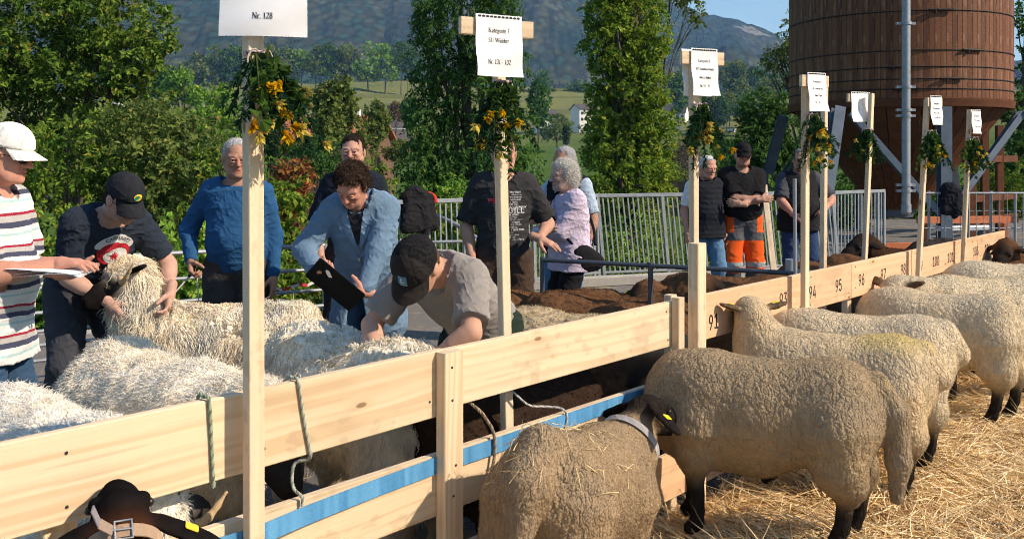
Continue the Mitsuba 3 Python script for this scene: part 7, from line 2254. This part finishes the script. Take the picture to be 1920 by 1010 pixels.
wh = thing('wire_hurdle', 'wire mesh hurdle with upright rods in front of the silo', 'hurdle')
a, b = at(1728, HY, 126), at(1990, HY, 126)
for z, r in ((1.12, 0.016), (0.60, 0.010), (0.30, 0.012), (0.86, 0.004)):
    obj('rail', tube([[a[0], a[1], z], [b[0], b[1], z]], r, 8), 'm_galv', wh, smooth=35)
for i in range(19):
    c = a + (b - a) * i / 18
    obj('rod', tube([[c[0], c[1] - 0.012, 0.28], [c[0], c[1] - 0.012, 1.12]], 0.006 if i % 6 else 0.02, 6), 'm_galv', wh, smooth=35)
for i in (1, 9, 17):
    c = a + (b - a) * i / 18
    obj('upright', tube([[c[0], c[1] + 0.02, 0.0], [c[0], c[1] + 0.02, 1.15]], 0.022, 8), 'm_galv', wh, smooth=35)


def hung_cloth(name, label, cat_, c, w, h, t, col, seed, dirx=(1, 0, 0), trim=None):
    """A garment thrown over a rail: two hanging sides, a rounded top, sleeves and creases."""
    k = thing(name, label, cat_)
    F = Field()
    dx = unit(dirx); dy = np.cross([0, 0, 1.0], dx)
    q = lambda a, b, z: np.asarray(c) + dx * a + dy * b + np.array([0, 0, z])
    for s in (-1, 1):
        for a0 in np.linspace(-0.5, 0.5, 12):
            hh = h * (0.84 + 0.16 * meshkit.noise(np.array([a0 * 3 + seed, s, 0.3]), seed)) * (1 if s < 0 else 0.7)
            F.cone(q(a0 * w * 0.75, s * t * 0.5, 0.015), q(a0 * w, s * t, -hh), 0.035, 0.05, k=0.045)
    F.cone(q(-0.42 * w, 0, 0.035), q(0.36 * w, 0, 0.035), 0.04, 0.045, k=0.05)
    F.ell(q(-0.1 * w, 0, 0.08), (0.11, 0.09, 0.075), k=0.05)
    F.chain([q(0.1 * w, -t, -0.1), q(0.16 * w, -t * 1.5, -h * 0.75), q(0.12 * w, -t * 1.4, -h * 1.15)], [0.06, 0.055, 0.045], k=0.03)
    m = fold(relax(F.mesh(0.010), 1), 0.016, seed, (12, 12, 7))
    obj('cloth', m, 'm_cloth', k, smooth=True, color=np.asarray(col) * (0.8 + 0.4 * meshkit.fbm(m.vertices * 8, 2, 2)[:, None]))
    if trim is not None:
        obj('piping', tube(smooth_curve([q(0.40 * w, -t * 0.9, 0.0), q(0.30 * w, -t * 1.35, -h * 0.3), q(0.24 * w, -t * 1.6, -h * 0.7)], 16), 0.008, 6), 'm_cloth', k, smooth=True, color=trim)
        obj('lining', tube(smooth_curve([q(0.30 * w, -0.02, 0.06), q(0.46 * w, -0.05, 0.03), q(0.5 * w, -0.07, -0.05)], 12), 0.026, 8), 'm_cloth', k, smooth=True, color=trim)


c = pt(783, 377.5, 1.15)
hung_cloth('hung_jacket', 'black jacket with red piping hung over the railing', 'jacket', c + [0, 0, 0.03], 0.40, 0.36, 0.055, (0.016, 0.016, 0.018), 3, unit(P1 - P0), (0.55, 0.05, 0.03))
c = at(1783, HY, 126); c[2] = 1.13
hung_cloth('hung_coat', 'dark coat hung over the wire hurdle in front of the silo', 'coat', c, 0.26, 0.30, 0.04, (0.012, 0.013, 0.018), 5)

# kerb of the terrace
kb = []
ring = np.array(TERRACE.exterior.coords)[:-1]
for i in range(len(ring)):
    a, b = ring[i], ring[(i + 1) % len(ring)]
    if 7 < (a[1] + b[1]) / 2 < 13.5 and max(a[0], b[0]) < 6:
        m, _ = bar([a[0], a[1] - 0.10, 0.06], [b[0], b[1] - 0.10, 0.06], 0.12, 0.18, ch=0.01); kb.append(m)
tag(obj('kerb', cat(kb), 'm_concrete'), kind='structure')
# ------------------------------------------------------------------ houses in the valley
scene['m_wallwhite'] = P2(base_color=mikit.proc(lambda p, n, uv: mix((0.62, 0.61, 0.58), (0.74, 0.73, 0.70), fbm(p.x * 0.7, p.y * 0.7, p.z * 0.7))), roughness=0.9, specular=0.1)
scene['m_wallwood'] = P2(base_color=mikit.proc(lambda p, n, uv: mix((0.10, 0.060, 0.04), (0.17, 0.105, 0.07), fbm(p.x * 1.7, p.y * 1.7, p.z * 6))), roughness=0.9, specular=0.1)
scene['m_roofred'] = P2(base_color=mikit.proc(lambda p, n, uv: mix((0.30, 0.095, 0.05), (0.44, 0.165, 0.09), 0.6 * fbm(p.x * 1.5, p.y * 1.5, p.z * 3) + 0.4 * noise(p.x * 9, p.y * 9, p.z * 14))), roughness=0.9, specular=0.1)
scene['m_roofdark'] = P2(base_color=mikit.proc(lambda p, n, uv: mix((0.055, 0.050, 0.050), (0.12, 0.105, 0.10), fbm(p.x * 1.5, p.y * 1.5, p.z * 3))), roughness=0.9, specular=0.1)


def house(label, px, py_eave, py_ridge, wpx, Y, wall='m_wallwhite', roof='m_roofdark', yaw=0.3, depth=8.0, floors=2, flat=False, name='valley_house', chimney=True):
    s = FOC / Y
    k = thing(name, label, 'house')
    c = at(px, py_eave, s)
    W = wpx / s
    ze, zr = c[2], EYE - (py_ridge - HY) / s
    R = rotz(yaw)
    g = min(float(ground_z(c[0], c[1])), ze - 2.6) - 0.5
    M = frame(*(R.T), o=(c[0], c[1], 0)); M[:3, :3] = R
    put = lambda n, m, mat, par=k: obj(n, moved(m, M), mat, par)
    w, d = W / 2, depth / 2
    v = [(-w, -d, g), (w, -d, g), (w, d, g), (-w, d, g), (-w, -d, ze), (w, -d, ze), (w, d, ze), (-w, d, ze), (-w, 0, zr), (w, 0, zr)]
    f = [(0, 1, 5), (0, 5, 4), (2, 3, 7), (2, 7, 6), (1, 2, 6), (1, 6, 5), (3, 0, 4), (3, 4, 7)] + ([(5, 6, 9), (4, 8, 7)] if not flat else [(4, 5, 6), (4, 6, 7)])
    put('wall', tri(v, f), wall)
    if flat:
        rk = put('roof', box((-w - 0.3, -d - 0.3, ze + 0.004), (w + 0.3, d + 0.3, ze + 0.3)), roof)
    else:
        ms = []
        ov = 0.5
        slope = (zr - ze) / d
        for sg in (-1, 1):
            e0, e1 = np.array([-w - ov, sg * (d + ov), ze - slope * ov + 0.06]), np.array([w + ov, sg * (d + ov), ze - slope * ov + 0.06])
            r0, r1 = np.array([-w - ov, 0, zr + 0.06]), np.array([w + ov, 0, zr + 0.06])
            u = np.array([0, 0, 0.16])
            ms.append(tri([e0, e1, r1, r0, e0 + u, e1 + u, r1 + u, r0 + u], [(0, 2, 1), (0, 3, 2), (4, 5, 6), (4, 6, 7), (0, 1, 5), (0, 5, 4), (1, 2, 6), (1, 6, 5), (3, 0, 4), (3, 4, 7)]))
        rk = put('roof', cat(ms), roof)
        if chimney:
            put('chimney', box((w * 0.35, d * 0.15, ze + (zr - ze) * 0.5), (w * 0.35 + 0.6, d * 0.15 + 0.6, zr + 0.8)), 'm_wallwhite', rk)
    n = max(2, int(W / 2.4))
    for fl in range(floors):
        z = ze - 1.9 - fl * 2.7
        if z < g + 1:
            continue
        for i in range(n):
            x = -w + (i + 0.5) * W / n
            fk = put('window', box((x - 0.55, -d - 0.06, z - 0.65), (x + 0.55, -d + 0.02, z + 0.65)), 'm_wallwhite' if wall != 'm_wallwhite' else 'm_roofdark')
            put('pane', box((x - 0.45, -d - 0.075, z - 0.55), (x + 0.45, -d - 0.05, z + 0.55)), 'm_glass', fk)
    return k


house('big farmhouse with a wide red tiled roof behind the valley trees', 626, 272, 222, 175, 82, wall='m_wallwood', roof='m_roofred', yaw=-0.12, depth=10, floors=1)
house('white house with a grey roof right of the red gable', 748, 238, 226, 44, 420, yaw=0.25, depth=9)
house('brown chalet with a dark roof below the white valley house', 752, 262, 243, 32, 330, wall='m_wallwood', yaw=0.5, depth=6)
house('house with an orange roof showing through the left trees', 213, 184, 166, 46, 120, roof='m_roofred', yaw=0.2, depth=7, floors=1)
house('tall white house partly behind the second bouquet', 1024, 218, 206, 36, 440, yaw=0.3, depth=9, floors=3)
house('hillside house with a dark roof left of the ivy column', 1093, 205, 196, 34, 430, yaw=0.4, depth=9)
house('pale house with a brown roof right of the ivy column', 1268, 212, 196, 40, 490, yaw=-0.4, depth=9)
house('low white building below the slope right of the ivy column', 1258, 237, 234, 28, 430, yaw=0.1, depth=7, floors=1, flat=True)
house('long white building with a flat roof behind the man with crossed arms', 1384, 240, 237, 26, 425, yaw=0.1, depth=7, floors=1, flat=True)
house('old barn with a steep brown roof behind the third signpost', 1288, 300, 275, 44, 100, wall='m_wallwood', roof='m_roofdark', yaw=1.2, depth=3.0, floors=0, name='barn', chimney=False)
